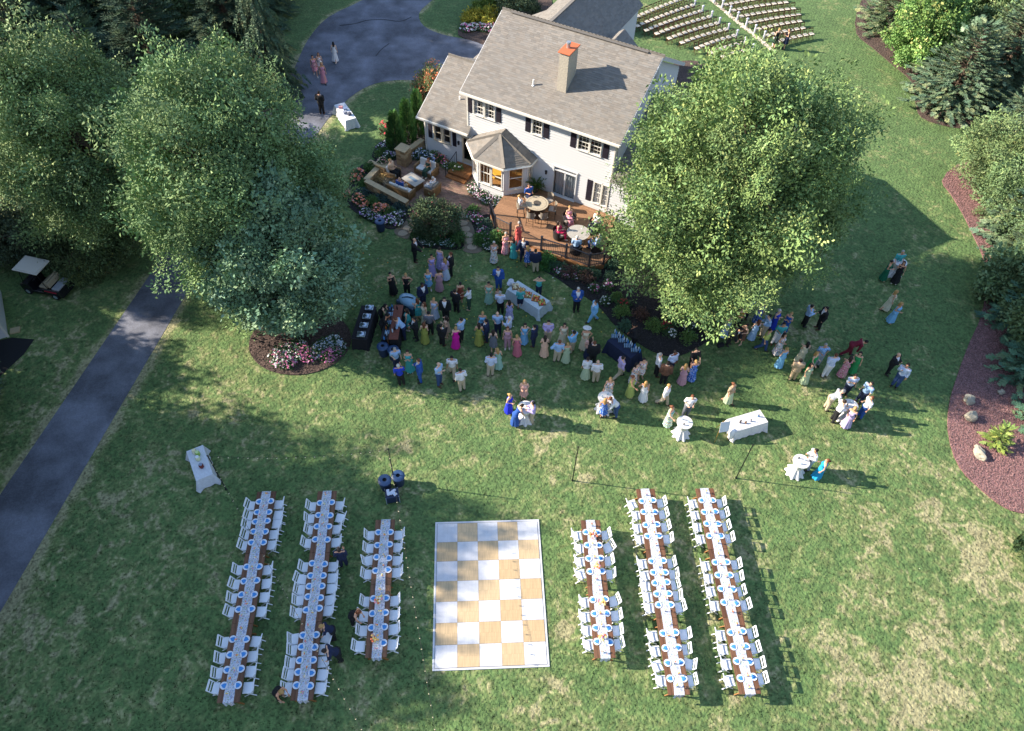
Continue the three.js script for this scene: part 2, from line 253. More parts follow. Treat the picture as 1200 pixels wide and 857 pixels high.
function wallPanel(parent, outline, holes, mtx, thick = 0.14) {
  const s = new THREE.Shape(outline.map(([x, y]) => new THREE.Vector2(x, y)));
  for (const [a, b, c, d] of holes) s.holes.push(new THREE.Path([new THREE.Vector2(a, c), new THREE.Vector2(a, d), new THREE.Vector2(b, d), new THREE.Vector2(b, c)]));
  const back = new THREE.ExtrudeGeometry(s, { depth: thick, bevelEnabled: false }).translate(0, 0, -thick).applyMatrix4(mtx);
  const w = part(parent, 'wall', muv(back), white);
  part(w, 'siding', siding(outline, holes).applyMatrix4(mtx), white, 'stuff');
  return w;
}
const I4 = new THREE.Matrix4();
const wallAt = (x0, z0, x1, z1) => { const a = Math.atan2(-(z1 - z0), x1 - x0); return { L: Math.hypot(x1 - x0, z1 - z0), m: new THREE.Matrix4().makeTranslation(x0, 0, z0).multiply(new THREE.Matrix4().makeRotationY(a)) }; };
// a framed window in an opening; style: muntin columns x rows per sash
function windowIn(parent, [s0, s1, y0, y1], mtx, { cols = 3, rows = 4, curtain = 0, fm = trimW, room = true, rail = true, name = 'window' } = {}) {
  const w = s1 - s0, h = y1 - y0, cx = (s0 + s1) / 2, cy = (y0 + y1) / 2, f = 0.07, F = [];
  F.push(rbox(w + 0.12, f, 0.12, cx, y1, 0.02, 0.008), rbox(w + 0.16, f * 0.8, 0.17, cx, y0 - 0.02, 0.035, 0.008), rbox(f, h, 0.12, s0, cy, 0.02, 0.008), rbox(f, h, 0.12, s1, cy, 0.02, 0.008));
  const fr = part(parent, name, muv(mrg(F).applyMatrix4(mtx)), fm);
  const mu = [];
  if (rail) mu.push(box(w - f, 0.045, 0.05, cx, cy, -0.02));
  for (let i = 1; i < cols; i++) mu.push(box(0.016, h - f, 0.03, s0 + w * i / cols, cy, -0.02));
  for (let i = 1; i < rows; i++) if (!rail || i * 2 !== rows) mu.push(box(w - f, 0.016, 0.03, cx, y0 + h * i / rows, -0.021));
  if (mu.length) part(fr, 'muntins', mrg(mu).applyMatrix4(mtx), fm);
  part(fr, 'pane', new THREE.PlaneGeometry(w - f * 0.9, h - f * 0.9).translate(cx, cy, -0.045).applyMatrix4(mtx), glass);
  if (curtain) { const c = []; for (const [a, b] of curtain === 2 ? [[s0 + 0.04, s1 - 0.04]] : [[s0 + 0.04, s0 + w * 0.3], [s1 - w * 0.3, s1 - 0.04]]) { const g = new THREE.PlaneGeometry(b - a, h, Math.ceil((b - a) / 0.03), 1), p = g.attributes.position; for (let i = 0; i < p.count; i++) p.setZ(i, 0.025 * Math.sin(p.getX(i) * 48)); g.computeVertexNormals(); c.push(g.translate((a + b) / 2, cy, -0.15)); } part(fr, 'curtain', mrg(c).applyMatrix4(mtx), curtainM); }
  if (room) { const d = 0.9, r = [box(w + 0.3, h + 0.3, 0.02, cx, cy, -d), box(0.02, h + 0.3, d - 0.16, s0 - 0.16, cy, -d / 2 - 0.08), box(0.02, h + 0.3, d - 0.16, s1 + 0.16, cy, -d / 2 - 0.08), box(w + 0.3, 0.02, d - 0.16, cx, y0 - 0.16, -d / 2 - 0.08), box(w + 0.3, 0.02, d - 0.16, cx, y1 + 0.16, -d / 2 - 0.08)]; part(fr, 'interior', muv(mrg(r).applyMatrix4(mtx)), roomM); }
  return fr;
}
function shutter(parent, s0, s1, y0, y1, mtx) { const w = s1 - s0, h = y1 - y0, cx = (s0 + s1) / 2, g = [rbox(w, h, 0.035, cx, (y0 + y1) / 2, 0.036, 0.006)]; for (const [a, b] of [[0.06, 0.47], [0.53, 0.94]]) for (let i = 0; i < 7; i++) { const y = y0 + h * mix(a, b, (i + 0.5) / 7); g.push(box(w * 0.72, h * (b - a) / 7 * 0.8, 0.012, cx, y, 0.058, 0, 0.5)); } part(parent, 'shutter', mrg(g).applyMatrix4(mtx), darkShutter); }

// shingled roof plane from eave (p0 left, p1 right) up to ridge (p2 right, p3 left), seen from outside
const shingleTex = grainTex(64, 0.86, 1, 3, 256, [2, 2]);
const shingleM = new THREE.MeshStandardMaterial({ color: 0xffffff, vertexColors: true, roughness: 0.95, map: shingleTex }), deckM = M(0x6d6862), roofR = rng(99);
function roofPlane(parent, p0, p1, p2, p3, name = 'roof') {
  const U = p1.clone().sub(p0).normalize(), N = U.clone().cross(p3.clone().sub(p0)).normalize(), W = N.clone().cross(U).normalize();
  const co = (p) => [p.clone().sub(p0).dot(U), p.clone().sub(p0).dot(W)], c = [p0, p1, p2, p3].map(co), top = Math.max(c[2][1], c[3][1]);
  const at = (a, b, n) => [p0.x + U.x * a + W.x * b + N.x * n, p0.y + U.y * a + W.y * b + N.y * n, p0.z + U.z * a + W.z * b + N.z * n];
  // solid under-roof
  const base = [], bi = [0, 1, 2, 0, 2, 3, 4, 6, 5, 4, 7, 6]; for (const n of [0, -0.13]) for (const [a, b] of c) base.push(...at(a, b, n));
  for (let i = 0; i < 4; i++) { const j = (i + 1) % 4; bi.push(i, i + 4, j + 4, i, j + 4, j); }
  const bg = new THREE.BufferGeometry(); bg.setAttribute('position', new THREE.Float32BufferAttribute(base, 3)); bg.setIndex(bi); const ng = bg.toNonIndexed(); ng.computeVertexNormals();
  const R = part(parent, name, muv(ng), trimW);
  const pos = [], col = [], idx = [], E = 0.14;
  const hit = [];
  const spanAt = (b) => { hit.length = 0; for (let i = 0, j = 3; i < 4; j = i++) { const [ax, ay] = c[j], [bx, by] = c[i]; if ((ay <= b && by > b) || (by <= b && ay > b)) hit.push(ax + (bx - ax) * (b - ay) / (by - ay)); } return hit.length > 1 ? [Math.min(...hit), Math.max(...hit)] : null; };
  for (let b = 0, row = 0; b < top - 0.01; b += E, row++) {
    const lo = spanAt(b + 1e-4), hi = spanAt(Math.min(b + E, top - 1e-3)); if (!lo || !hi) continue;
    let a = lo[0] - roofR() * 0.25;
    while (a < lo[1]) {
      const w = 0.16 + roofR() * 0.22, a0 = Math.max(a, lo[0]), a1 = Math.min(a + w, lo[1]); a += w; if (a1 - a0 < 0.02) continue;
      const t0 = clamp(a0, hi[0], hi[1]), t1 = clamp(a1, hi[0], hi[1]), up = Math.min(b + E + 0.02, top), th = 0.012 + roofR() * 0.012, k = pos.length / 3;
      pos.push(...at(a0, b, th), ...at(a1, b, th), ...at(t1, up, 0.004), ...at(t0, up, 0.004), ...at(a0, b, 0), ...at(a1, b, 0));
      const v = 0.74 + 0.26 * roofR() * (0.7 + 0.6 * vnoise(a * 0.6, b * 0.6)), warm = 1 + 0.06 * (roofR() - 0.3);
      for (let i = 0; i < 6; i++) col.push(0.285 * v * warm, 0.262 * v, 0.232 * v / warm);
      idx.push(k, k + 1, k + 2, k, k + 2, k + 3, k + 4, k + 5, k + 1, k + 4, k + 1, k);
    }
  }
  const g = new THREE.BufferGeometry(); g.setAttribute('position', new THREE.Float32BufferAttribute(pos, 3)); g.setAttribute('color', new THREE.Float32BufferAttribute(col, 3)); g.setIndex(idx);
  const sg = g.toNonIndexed(); sg.computeVertexNormals(); part(R, 'shingles', muv(sg), shingleM, 'stuff');
  return R;
}
const ridgeM = M(0x8b857d, { roughness: 0.95, map: speckle });
function ridgeCap(parent, a, b) { const d = b.clone().sub(a), n = Math.ceil(d.length() / 0.25), g = []; for (let i = 0; i < n; i++) { const p = a.clone().addScaledVector(d, (i + 0.5) / n), q = a.clone().addScaledVector(d, i / n), e = a.clone().addScaledVector(d, (i + 1) / n); g.push(plankBar(q, e.addScaledVector(d, 0.01), 0.22, 0.05 + 0.012 * (i % 2)).translate(0, 0.012, 0)); } part(parent, 'ridge_cap', mrg(g), ridgeM, 'stuff'); }
function gutter(parent, a, b, m = trimW) { part(parent, 'gutter', mrg([plankBar(a.clone().add(V(0, -0.06, 0)), b.clone().add(V(0, -0.06, 0)), 0.12, 0.12)]), m); }
const EA = 5.85, RD = 4.85, RH = 8.75, ML = -6.34, MR = 3.98;
// main block walls
const upHoles = [[-5.83, -5.08, 4.35, 5.45], [-5.02, -4.3, 4.35, 5.45], [-1.66, -1.0, 4.4, 5.48], [1.45, 2.17, 4.4, 5.48], [2.24, 2.96, 4.4, 5.48]];
const lowHoles = [[0.02, 1.62, 0.46, 2.62], [2.84, 3.34, 0.95, 2.5], [3.4, 3.9, 0.95, 2.5]];
wallPanel(house, [[ML, 2.4], [MR, 2.4], [MR, 5.72], [ML, 5.72]], [...upHoles, ...lowHoles.map((h) => [h[0], h[1], 2.401, h[3]])], I4);
wallPanel(house, [[-5.9, 0], [MR, 0], [MR, 2.4], [-5.9, 2.4]], [...lowHoles.map((h) => [h[0], h[1], h[2], 2.399]), [-5.35, -1.65, 0.46, 2.3]], I4);
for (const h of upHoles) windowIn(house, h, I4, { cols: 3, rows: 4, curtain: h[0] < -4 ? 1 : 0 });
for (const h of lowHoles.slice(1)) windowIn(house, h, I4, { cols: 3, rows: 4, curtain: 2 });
for (const [a, b, y0, y1] of [[-6.3, -5.94, 4.32, 5.45], [-4.2, -3.84, 4.32, 5.45], [-2.14, -1.77, 4.37, 5.48], [-0.89, -0.5, 4.37, 5.48], [0.94, 1.33, 4.37, 5.48], [3.07, 3.46, 4.37, 5.48], [2.36, 2.74, 0.93, 2.5]]) shutter(house, a, b, y0, y1, I4);
{ // sliding door with two tall panes and a transom
  const [a, b, y0, y1] = lowHoles[0], cx = (a + b) / 2;
  const F = [rbox(0.09, y1 - y0 + 0.1, 0.14, a, (y0 + y1) / 2, 0.02, 0.01), rbox(0.09, y1 - y0 + 0.1, 0.14, b, (y0 + y1) / 2, 0.02, 0.01), rbox(b - a + 0.18, 0.09, 0.15, cx, y1 + 0.02, 0.02, 0.01), rbox(b - a, 0.06, 0.12, cx, 2.36, 0.012, 0.01), rbox(b - a + 0.1, 0.06, 0.2, cx, y0 - 0.005, 0.05, 0.01), rbox(0.1, 1.88, 0.08, cx, 1.4, 0, 0.01)];
  const d = part(house, 'sliding_door', mrg(F), white);
  part(d, 'pane', new THREE.PlaneGeometry(0.72, 1.86).translate(a + 0.41, 1.4, -0.03), glass); part(d, 'pane', new THREE.PlaneGeometry(0.72, 1.86).translate(b - 0.41, 1.4, -0.05), glass);
  part(d, 'transom', new THREE.PlaneGeometry(b - a - 0.1, 0.2).translate(cx, 2.5, -0.03), glass);
  const c = new THREE.PlaneGeometry(1.5, 1.9, 60, 1), p = c.attributes.position; for (let i = 0; i < p.count; i++) p.setZ(i, 0.035 * Math.sin(p.getX(i) * 38)); c.computeVertexNormals();
  part(d, 'curtain', c.translate(cx, 1.38, -0.22), M(0x8f979b, { roughness: 0.95 }));
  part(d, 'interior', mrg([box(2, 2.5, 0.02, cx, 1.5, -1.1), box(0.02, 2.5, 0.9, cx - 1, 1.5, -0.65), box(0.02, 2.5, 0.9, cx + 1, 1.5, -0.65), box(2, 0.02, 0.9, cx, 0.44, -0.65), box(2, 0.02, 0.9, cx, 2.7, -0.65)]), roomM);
  part(d, 'handle', mrg([box(0.02, 0.2, 0.05, cx - 0.07, 1.4, 0.06)]), M(0x777777, { metalness: 0.8, roughness: 0.4 }));
}
// right gable wall, left gable wall, back wall
const rightW = new THREE.Matrix4().makeTranslation(MR, 0, 0).multiply(new THREE.Matrix4().makeRotationY(PI / 2));
const gableOut = [[0, 0], [9.7, 0], [9.7, 5.72], [RD, 8.45], [0, 5.72]];
wallPanel(house, gableOut, [], rightW);
const leftW = new THREE.Matrix4().makeTranslation(ML, 0, 0).multiply(new THREE.Matrix4().makeRotationY(-PI / 2));
wallPanel(house, [[-9.7, 2.3], [0, 2.3], [0, 5.72], [-RD, 8.45], [-9.7, 5.72]], [], leftW);
wallPanel(house, [[-MR, 0], [-ML, 0], [-ML, 5.72], [-MR, 5.72]], [], new THREE.Matrix4().makeTranslation(0, 0, -9.7).multiply(new THREE.Matrix4().makeRotationY(PI)));
{ const g = new THREE.CylinderGeometry(0.36, 0.36, 0.05, 20).rotateZ(PI / 2).scale(1, 1.1, 0.8).translate(MR + 0.04, 7.55, -RD), l = []; for (let i = -3; i <= 3; i++) l.push(box(0.02, 0.06, 0.48 * Math.sqrt(1 - (i / 4) ** 2), MR + 0.075, 7.55 + i * 0.095, -RD, 0, 0, 0.5)); const v = part(house, 'gable_vent', g, M(0x9a978f)); part(v, 'louvres', mrg(l), M(0xb5b2a8)); }
for (const [u, s] of [[ML + 0.06, 1], [MR - 0.06, 1]]) part(house, 'corner_board', mrg([box(0.1, 3.2, 0.05, u, 4.1, 0.03)]), trimW);
part(house, 'downspout', mrg([box(0.07, 5.1, 0.06, MR - 0.12, 3.1, 0.09), box(0.07, 0.4, 0.06, MR - 0.12, 5.72, 0.22, 0, 0.9)]), trimW);
// main roof
const ov = 0.22;
roofPlane(house, V(ML - ov, EA, 0.4), V(MR + ov, EA, 0.4), V(MR + ov, RH, -RD), V(ML - ov, RH, -RD));
roofPlane(house, V(MR + ov, EA, -10.1), V(ML - ov, EA, -10.1), V(ML - ov, RH, -RD), V(MR + ov, RH, -RD));
ridgeCap(house, V(ML - ov, RH + 0.02, -RD), V(MR + ov, RH + 0.02, -RD));
part(house, 'ridge_vent', mrg([box(9.2, 0.05, 0.3, -1.3, RH + 0.05, -RD)]), M(0x6e6a66));
gutter(house, V(ML - ov, EA - 0.02, 0.45), V(MR + ov, EA - 0.02, 0.45));
part(house, 'rake_board', mrg([plankBar(V(MR + ov + 0.02, EA - 0.12, 0.4), V(MR + ov + 0.02, RH - 0.12, -RD), 0.03, 0.2), plankBar(V(MR + ov + 0.02, EA - 0.12, -10.1), V(MR + ov + 0.02, RH - 0.12, -RD), 0.03, 0.2)]), white);
part(house, 'rake_board', mrg([plankBar(V(ML - ov - 0.02, EA - 0.12, 0.4), V(ML - ov - 0.02, RH - 0.12, -RD), 0.03, 0.2), plankBar(V(ML - ov - 0.02, EA - 0.12, -10.1), V(ML - ov - 0.02, RH - 0.12, -RD), 0.03, 0.2)]), white);
part(house, 'soffit', mrg([box(MR - ML + 0.4, 0.02, 0.42, (ML + MR) / 2, 5.7, 0.2)]), trimW);
{ // chimney
  const st = M(0xc9bfae, { roughness: 0.95, map: speckle, bumpMap: bumpNoise, bumpScale: 0.01 });
  const c = part(house, 'chimney', muv(mrg([box(0.6, 3.0, 1.25, -0.54, 7.7, -1.95)])), st);
  part(c, 'chimney_cap', mrg([rbox(0.78, 0.07, 1.42, -0.54, 9.24, -1.95, 0.02)]), M(0xc46a44, { roughness: 0.85 }));
  part(c, 'flue', mrg([cyl(0.11, 0.11, 0.28, -0.6, 9.27, -1.95, 14), cyl(0.15, 0.13, 0.08, -0.6, 9.55, -1.95, 14)]), M(0xb9bec4, { metalness: 0.7, roughness: 0.35 }));
  part(c, 'flashing', mrg([box(0.68, 0.06, 1.4, -0.54, 7.16, -1.95, 0, 0.505)]), M(0x8e8c88, { metalness: 0.4, roughness: 0.5 }));
}
for (const [u, d, h] of [[-2.35, -1.2, 0.42]]) part(house, 'vent_pipe', mrg([cyl(0.05, 0.05, h, u, 6.7, d, 10), cyl(0.1, 0.08, 0.04, u, 6.72, d, 10)]), M(0xe6e6e6));
// kitchen addition, same front line
const addHoles = [[-8.94, -8.36, 1.36, 2.5], [-8.24, -7.66, 1.36, 2.5], [-6.72, -5.98, 0.3, 2.36]];
wallPanel(house, [[-9.72, 0], [-5.9, 0], [-5.9, 2.95], [-9.72, 2.95]], addHoles, I4);
for (const h of addHoles.slice(0, 2)) windowIn(house, h, I4, { cols: 1, rows: 1, fm: almond });
shutter(house, -9.4, -9.1, 1.36, 2.5, I4); shutter(house, -7.5, -7.2, 1.36, 2.5, I4);
{ const [a, b, y0, y1] = addHoles[2], d = part(house, 'door', mrg([rbox(0.09, y1 - y0, 0.14, a, 1.33, 0.02, 0.01), rbox(0.09, y1 - y0, 0.14, b, 1.33, 0.02, 0.01), rbox(b - a + 0.18, 0.1, 0.14, (a + b) / 2, y1, 0.02, 0.01), box(b - a, 0.3, 0.05, (a + b) / 2, 0.45, -0.03)]), almond); part(d, 'pane', new THREE.PlaneGeometry(0.62, 1.7).translate((a + b) / 2, 1.45, -0.03), glass); part(d, 'handle', mrg([box(0.03, 0.12, 0.05, b - 0.1, 1.25, 0.02)]), M(0x222222)); part(d, 'interior', mrg([box(1.2, 2.4, 0.02, (a + b) / 2, 1.4, -0.9), box(0.02, 2.4, 0.7, a - 0.2, 1.4, -0.55), box(0.02, 2.4, 0.7, b + 0.2, 1.4, -0.55)]), M(0x2c2521)); }
wallPanel(house, [[-7.4, 0], [0, 0], [0, 2.95], [-3.6, 4.95], [-7.4, 2.95]], [], new THREE.Matrix4().makeTranslation(-9.72, 0, 0).multiply(new THREE.Matrix4().makeRotationY(-PI / 2)));
roofPlane(house, V(-9.9, 3.05, 0.5), V(-6.02, 3.05, 0.5), V(ML + 0.02, 5.35, -3.6), V(-9.9, 5.35, -3.6));
roofPlane(house, V(ML + 0.02, 3.05, -7.7), V(-9.9, 3.05, -7.7), V(-9.9, 5.35, -3.6), V(ML + 0.02, 5.35, -3.6));
ridgeCap(house, V(-9.9, 5.37, -3.6), V(ML - 0.1, 5.37, -3.6));
gutter(house, V(-9.95, 3.02, 0.55), V(-6.02, 3.02, 0.55));
part(house, 'rake_board', mrg([plankBar(V(-9.93, 2.94, 0.5), V(-9.93, 5.24, -3.6), 0.03, 0.18), plankBar(V(-9.93, 2.94, -7.7), V(-9.93, 5.24, -3.6), 0.03, 0.18)]), white);
part(house, 'vent_pipe', mrg([cyl(0.05, 0.05, 0.38, -7.65, 3.9, -1.25, 10)]), M(0xe6e6e6));
part(house, 'downspout', mrg([box(0.06, 2.7, 0.06, -9.62, 1.4, 0.06)]), trimW);
// garage wing behind the addition
roofPlane(house, V(-10.4, 3.05, -14), V(-10.4, 3.05, -6.2), V(-6.5, 5.35, -6.2), V(-6.5, 5.35, -14));
wallPanel(house, [[-14, 0], [-6.3, 0], [-6.3, 3.0], [-14, 3.0]], [], new THREE.Matrix4().makeTranslation(-10.0, 0, 0).multiply(new THREE.Matrix4().makeRotationY(-PI / 2)));
// rear wing: ridge runs back from the main roof
roofPlane(house, V(-7.2, 5.3, -17), V(-7.2, 5.3, -6.5), V(-4.33, 7.5, -6.5), V(-4.33, 7.5, -17));
roofPlane(house, V(-1.5, 5.3, -6.5), V(-1.5, 5.3, -17), V(-4.33, 7.5, -17), V(-4.33, 7.5, -6.5));
ridgeCap(house, V(-4.33, 7.53, -17), V(-4.33, 7.53, -7.2));
wallPanel(house, [[9.7, 0], [16.7, 0], [16.7, 5.3], [9.7, 5.3]], [], new THREE.Matrix4().makeTranslation(-1.75, 0, 0).multiply(new THREE.Matrix4().makeRotationY(PI / 2)));
wallPanel(house, [[-16.7, 0], [-9.7, 0], [-9.7, 5.3], [-16.7, 5.3]], [], new THREE.Matrix4().makeTranslation(-6.95, 0, 0).multiply(new THREE.Matrix4().makeRotationY(-PI / 2)));
// entrance gable at the back
roofPlane(house, V(-2.0, 5.15, -11.5), V(-2.0, 5.15, -8.5), V(-0.75, 6.15, -8.5), V(-0.75, 6.15, -11.5));
roofPlane(house, V(0.5, 5.15, -8.5), V(0.5, 5.15, -11.5), V(-0.75, 6.15, -11.5), V(-0.75, 6.15, -8.5));
part(house, 'entrance_post', mrg([box(0.2, 5, 0.2, -1.6, 2.5, -11.2)]), white); part(house, 'entrance_post', mrg([box(0.2, 5, 0.2, 0.2, 2.5, -11.2)]), white);
// low wing beyond the gable, hidden by the big tree
roofPlane(house, V(MR + 0.02, 3.35, 0.6), V(12.7, 3.35, 0.6), V(12.7, 6.1, -5.2), V(MR + 0.02, 6.1, -5.2));
roofPlane(house, V(12.7, 3.35, -11), V(MR + 0.02, 3.35, -11), V(MR + 0.02, 6.1, -5.2), V(12.7, 6.1, -5.2));
ridgeCap(house, V(MR + 0.1, 6.13, -5.2), V(12.7, 6.13, -5.2));
wallPanel(house, [[MR, 0], [12.4, 0], [12.4, 3.3], [MR, 3.3]], [[5.2, 6, 1, 2.4], [7.4, 8.2, 1, 2.4]], new THREE.Matrix4().makeTranslation(0, 0, 0.06));
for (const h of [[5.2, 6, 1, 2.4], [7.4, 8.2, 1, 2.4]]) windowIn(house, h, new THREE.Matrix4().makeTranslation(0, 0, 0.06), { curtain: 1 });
wallPanel(house, [[0, 0], [10.6, 0], [10.6, 3.3], [5.2, 5.85], [0, 3.3]], [], new THREE.Matrix4().makeTranslation(12.4, 0, 0).multiply(new THREE.Matrix4().makeRotationY(PI / 2)));
{ // octagonal breakfast bay
  const W = [[-5.5, 0.0], [-5.5, 0.75], [-4.47, 1.8], [-2.58, 1.8], [-1.5, 0.75], [-1.5, 0.0]], bayR = part(house, 'bay_floor', slab([...W].map(([x, z]) => V(x, 0, z)), 0.47, 0.1), wood(0xb98545));
  for (let i = 0; i < 5; i++) {
    const { L, m } = wallAt(...W[i], ...W[i + 1]);
    const holes = i === 2 ? [[0.14, 0.9, 0.85, 2.45], [0.99, 1.75, 0.85, 2.45]] : i === 0 || i === 4 ? [[0.17, L - 0.12, 0.85, 2.45]] : [[0.3, L - 0.3, 0.85, 2.45]];
    wallPanel(house, [[0, 0], [L, 0], [L, 2.72], [0, 2.72]], holes, m, 0.1);
    for (const h of holes) windowIn(house, h, m, { cols: i === 2 && h[0] < 0.5 ? 3 : 1, rows: 2, room: false, name: 'bay_window' });
  }
  for (const [x, z] of W.slice(1, 5)) part(house, 'corner_post', mrg([cyl(0.075, 0.075, 2.7, x, 0, z, 8)]), white);
  const Eo = [[-5.85, -0.02], [-5.85, 0.9], [-4.62, 2.15], [-2.42, 2.15], [-1.18, 0.9], [-1.18, -0.02]].map(([x, z]) => V(x, 2.72, z)), pk = V(-3.5, 4.05, 0.8), ap = V(-3.5, 4.05, 0.02);
  roofPlane(house, Eo[0], Eo[1], pk, ap, 'bay_roof'); roofPlane(house, Eo[1], Eo[2], pk, pk.clone().add(V(0, 0, -0.001)), 'bay_roof'); roofPlane(house, Eo[2], Eo[3], pk, pk.clone().add(V(-0.001, 0, 0)), 'bay_roof'); roofPlane(house, Eo[3], Eo[4], pk, pk.clone().add(V(0, 0, 0.001)), 'bay_roof'); roofPlane(house, Eo[4], Eo[5], ap, pk, 'bay_roof');
  for (let i = 0; i < 5; i++) gutter(house, Eo[i], Eo[i + 1]);
  for (const i of [1, 2, 3, 4]) ridgeCap(house, Eo[i].clone().lerp(pk, 0.02).add(V(0, 0.03, 0)), pk.clone().add(V(0, 0.03, 0)));
  part(house, 'ceiling', slab(W.map(([x, z]) => V(x * 0.99, 0, z * 0.97)), 2.66, 0.02), M(0xe8dcc0));
  // breakfast corner behind the glass
  part(house, 'interior_wall', mrg([box(4.4, 2.2, 0.04, -3.5, 1.56, -1.6), box(0.04, 2.2, 1.5, -5.6, 1.56, -0.85), box(0.04, 2.2, 1.5, -1.4, 1.56, -0.85), box(4.2, 0.04, 1.5, -3.5, 0.46, -0.85), box(4.2, 0.04, 1.5, -3.5, 2.62, -0.85)]), M(0xd8a95a, { roughness: 0.8 }));
}
{ // wall lantern beside the sliding door
  const l = part(house, 'wall_lantern', mrg([box(0.1, 0.2, 0.1, -0.48, 1.92, 0.1), box(0.14, 0.03, 0.14, -0.48, 2.04, 0.1), box(0.05, 0.14, 0.06, -0.48, 1.95, 0.03)]), M(0x17181c, { roughness: 0.4 }));
  part(house, 'wall_lantern', mrg([box(0.1, 0.2, 0.1, -7.0, 1.75, 0.1), box(0.14, 0.03, 0.14, -7.0, 1.87, 0.1), box(0.05, 0.14, 0.06, -7.0, 1.78, 0.03)]), M(0x17181c, { roughness: 0.4 }));
}
{ const t = thing('breakfast_table', 'round breakfast table with golden cloth inside the bay', 'table', HW(-3.6, 0.47, 0.5)); part(t, 'tablecloth', mrg([cyl(0.62, 0.6, 0.03, 0, 0.71, 0, 24), new THREE.CylinderGeometry(0.6, 0.66, 0.3, 24, 1, true).translate(0, 0.57, 0)]), M(0xd69f2e, { roughness: 0.8, side: THREE.DoubleSide })); part(t, 'pedestal', cyl(0.2, 0.07, 0.7), wood(0x6b4a2b)); }

// ---------------------------------------------------------------- trees and shrubs
const barkM = M(0x5b4c40, { roughness: 1, bumpMap: bumpNoise, bumpScale: 0.02 });
const leafM = (o = {}) => new THREE.MeshStandardMaterial({ color: 0xffffff, roughness: 0.85, side: THREE.DoubleSide, ...o });
const leafMat = leafM(), boughMat = leafM({ vertexColors: true });
// a sprig of n small leaves round a twig end
function leafSprig(n, size, spread, seed, narrow = 0.5) {
  const r = rng(seed), pos = [], nor = [], idx = [];
  for (let i = 0; i < n; i++) {
    const c = V(rr(-1, 1, r), rr(-0.7, 0.9, r), rr(-1, 1, r)).multiplyScalar(spread), d = c.clone().normalize().add(V(rr(-0.6, 0.6, r), rr(-0.5, 0.35, r), rr(-0.6, 0.6, r))).normalize();
    const up = V(rr(-0.6, 0.6, r), 1, rr(-0.6, 0.6, r)), s = d.clone().cross(up).normalize(), nn = s.clone().cross(d).normalize(), L = size * rr(0.7, 1.25, r), w = L * narrow * 0.5, k = pos.length / 3;
    const tip = c.clone().addScaledVector(d, L), m1 = c.clone().addScaledVector(d, L * 0.45).addScaledVector(s, w).addScaledVector(nn, w * 0.35), m2 = c.clone().addScaledVector(d, L * 0.45).addScaledVector(s, -w).addScaledVector(nn, w * 0.35);
    for (const q of [c, m1, tip, m2]) { pos.push(q.x, q.y, q.z); nor.push(nn.x, nn.y, nn.z); }
    idx.push(k, k + 1, k + 2, k, k + 2, k + 3);
  }
  const g = new THREE.BufferGeometry(); g.setAttribute('position', new THREE.Float32BufferAttribute(pos, 3)); g.setAttribute('normal', new THREE.Float32BufferAttribute(nor, 3)); g.setIndex(idx); return prep(g);
}
// a needle spray along +z, drooping slightly: side twigs thick with needles
function needleSpray(len, wid, seed, droop = 0.15) {
  const r = rng(seed), pos = [], idx = [];
  const quad = (a, b, w, n) => { const d = b.clone().sub(a), s = d.clone().cross(n).normalize().multiplyScalar(w), k = pos.length / 3; for (const q of [a.clone().add(s), a.clone().sub(s), b.clone().sub(s.clone().multiplyScalar(0.3)), b.clone().add(s.clone().multiplyScalar(0.3))]) pos.push(q.x, q.y, q.z); idx.push(k, k + 1, k + 2, k, k + 2, k + 3); };
  const n = 9;
  for (let i = 0; i < n; i++) {
    const t = i / n, c = V(0, -droop * t * t * len, t * len), w = wid * (1 - t * 0.75);
    for (const s of [-1, 1]) { const e = c.clone().add(V(s * w * rr(0.7, 1.1, r), rr(-0.12, 0.16, r) * len * 0.5, w * rr(0.5, 0.9, r))); quad(c, e, 0.035 * len + 0.012, V(rr(-0.4, 0.4, r), 1, rr(-0.4, 0.4, r))); if (i % 2) quad(c, c.clone().add(V(s * w * 0.4, len * 0.13, w * 0.6)), 0.03 * len, V(s, 0.3, 0.2)); }
  }
  quad(V(0, -droop * len * 0.8, len * 0.8), V(0, -droop * len * 1.1, len * 1.12), 0.04 * len, V(0.2, 1, 0));
  const g = new THREE.BufferGeometry(); g.setAttribute('position', new THREE.Float32BufferAttribute(pos, 3)); g.setIndex(idx); const h = g.toNonIndexed(); h.computeVertexNormals(); return prep(h);
}
const SPR = { a: leafSprig(17, 0.15, 0.25, 1), b: leafSprig(15, 0.15, 0.24, 2, 0.6), c: leafSprig(14, 0.2, 0.26, 3, 0.62), s: leafSprig(14, 0.09, 0.13, 4, 0.55), t: leafSprig(18, 0.13, 0.2, 8, 0.5) };
const NSP = { a: needleSpray(0.75, 0.32, 11), b: needleSpray(0.46, 0.26, 12, -0.1), w: needleSpray(0.8, 0.16, 13, 0.5), v: needleSpray(0.42, 0.17, 14, -0.2) };
const dum = new THREE.Object3D(), dcol = new THREE.Color();
function scatter(parent, name, geo, mat, list) {            // list of {p, q | d, s, c}
  const im = new THREE.InstancedMesh(geo, mat, list.length);
  list.forEach((l, i) => { dum.position.copy(l.p); if (l.d) { dum.quaternion.setFromUnitVectors(V(0, 0, 1), l.d); dum.rotateZ(l.z ?? 0); } else dum.rotation.set(...l.q); dum.scale.setScalar(l.s); dum.updateMatrix(); im.setMatrixAt(i, dum.matrix); im.setColorAt(i, dcol.setRGB(...l.c)); });
  im.name = name; shade(im); im.userData.kind = 'stuff'; parent.add(im); return im;
}
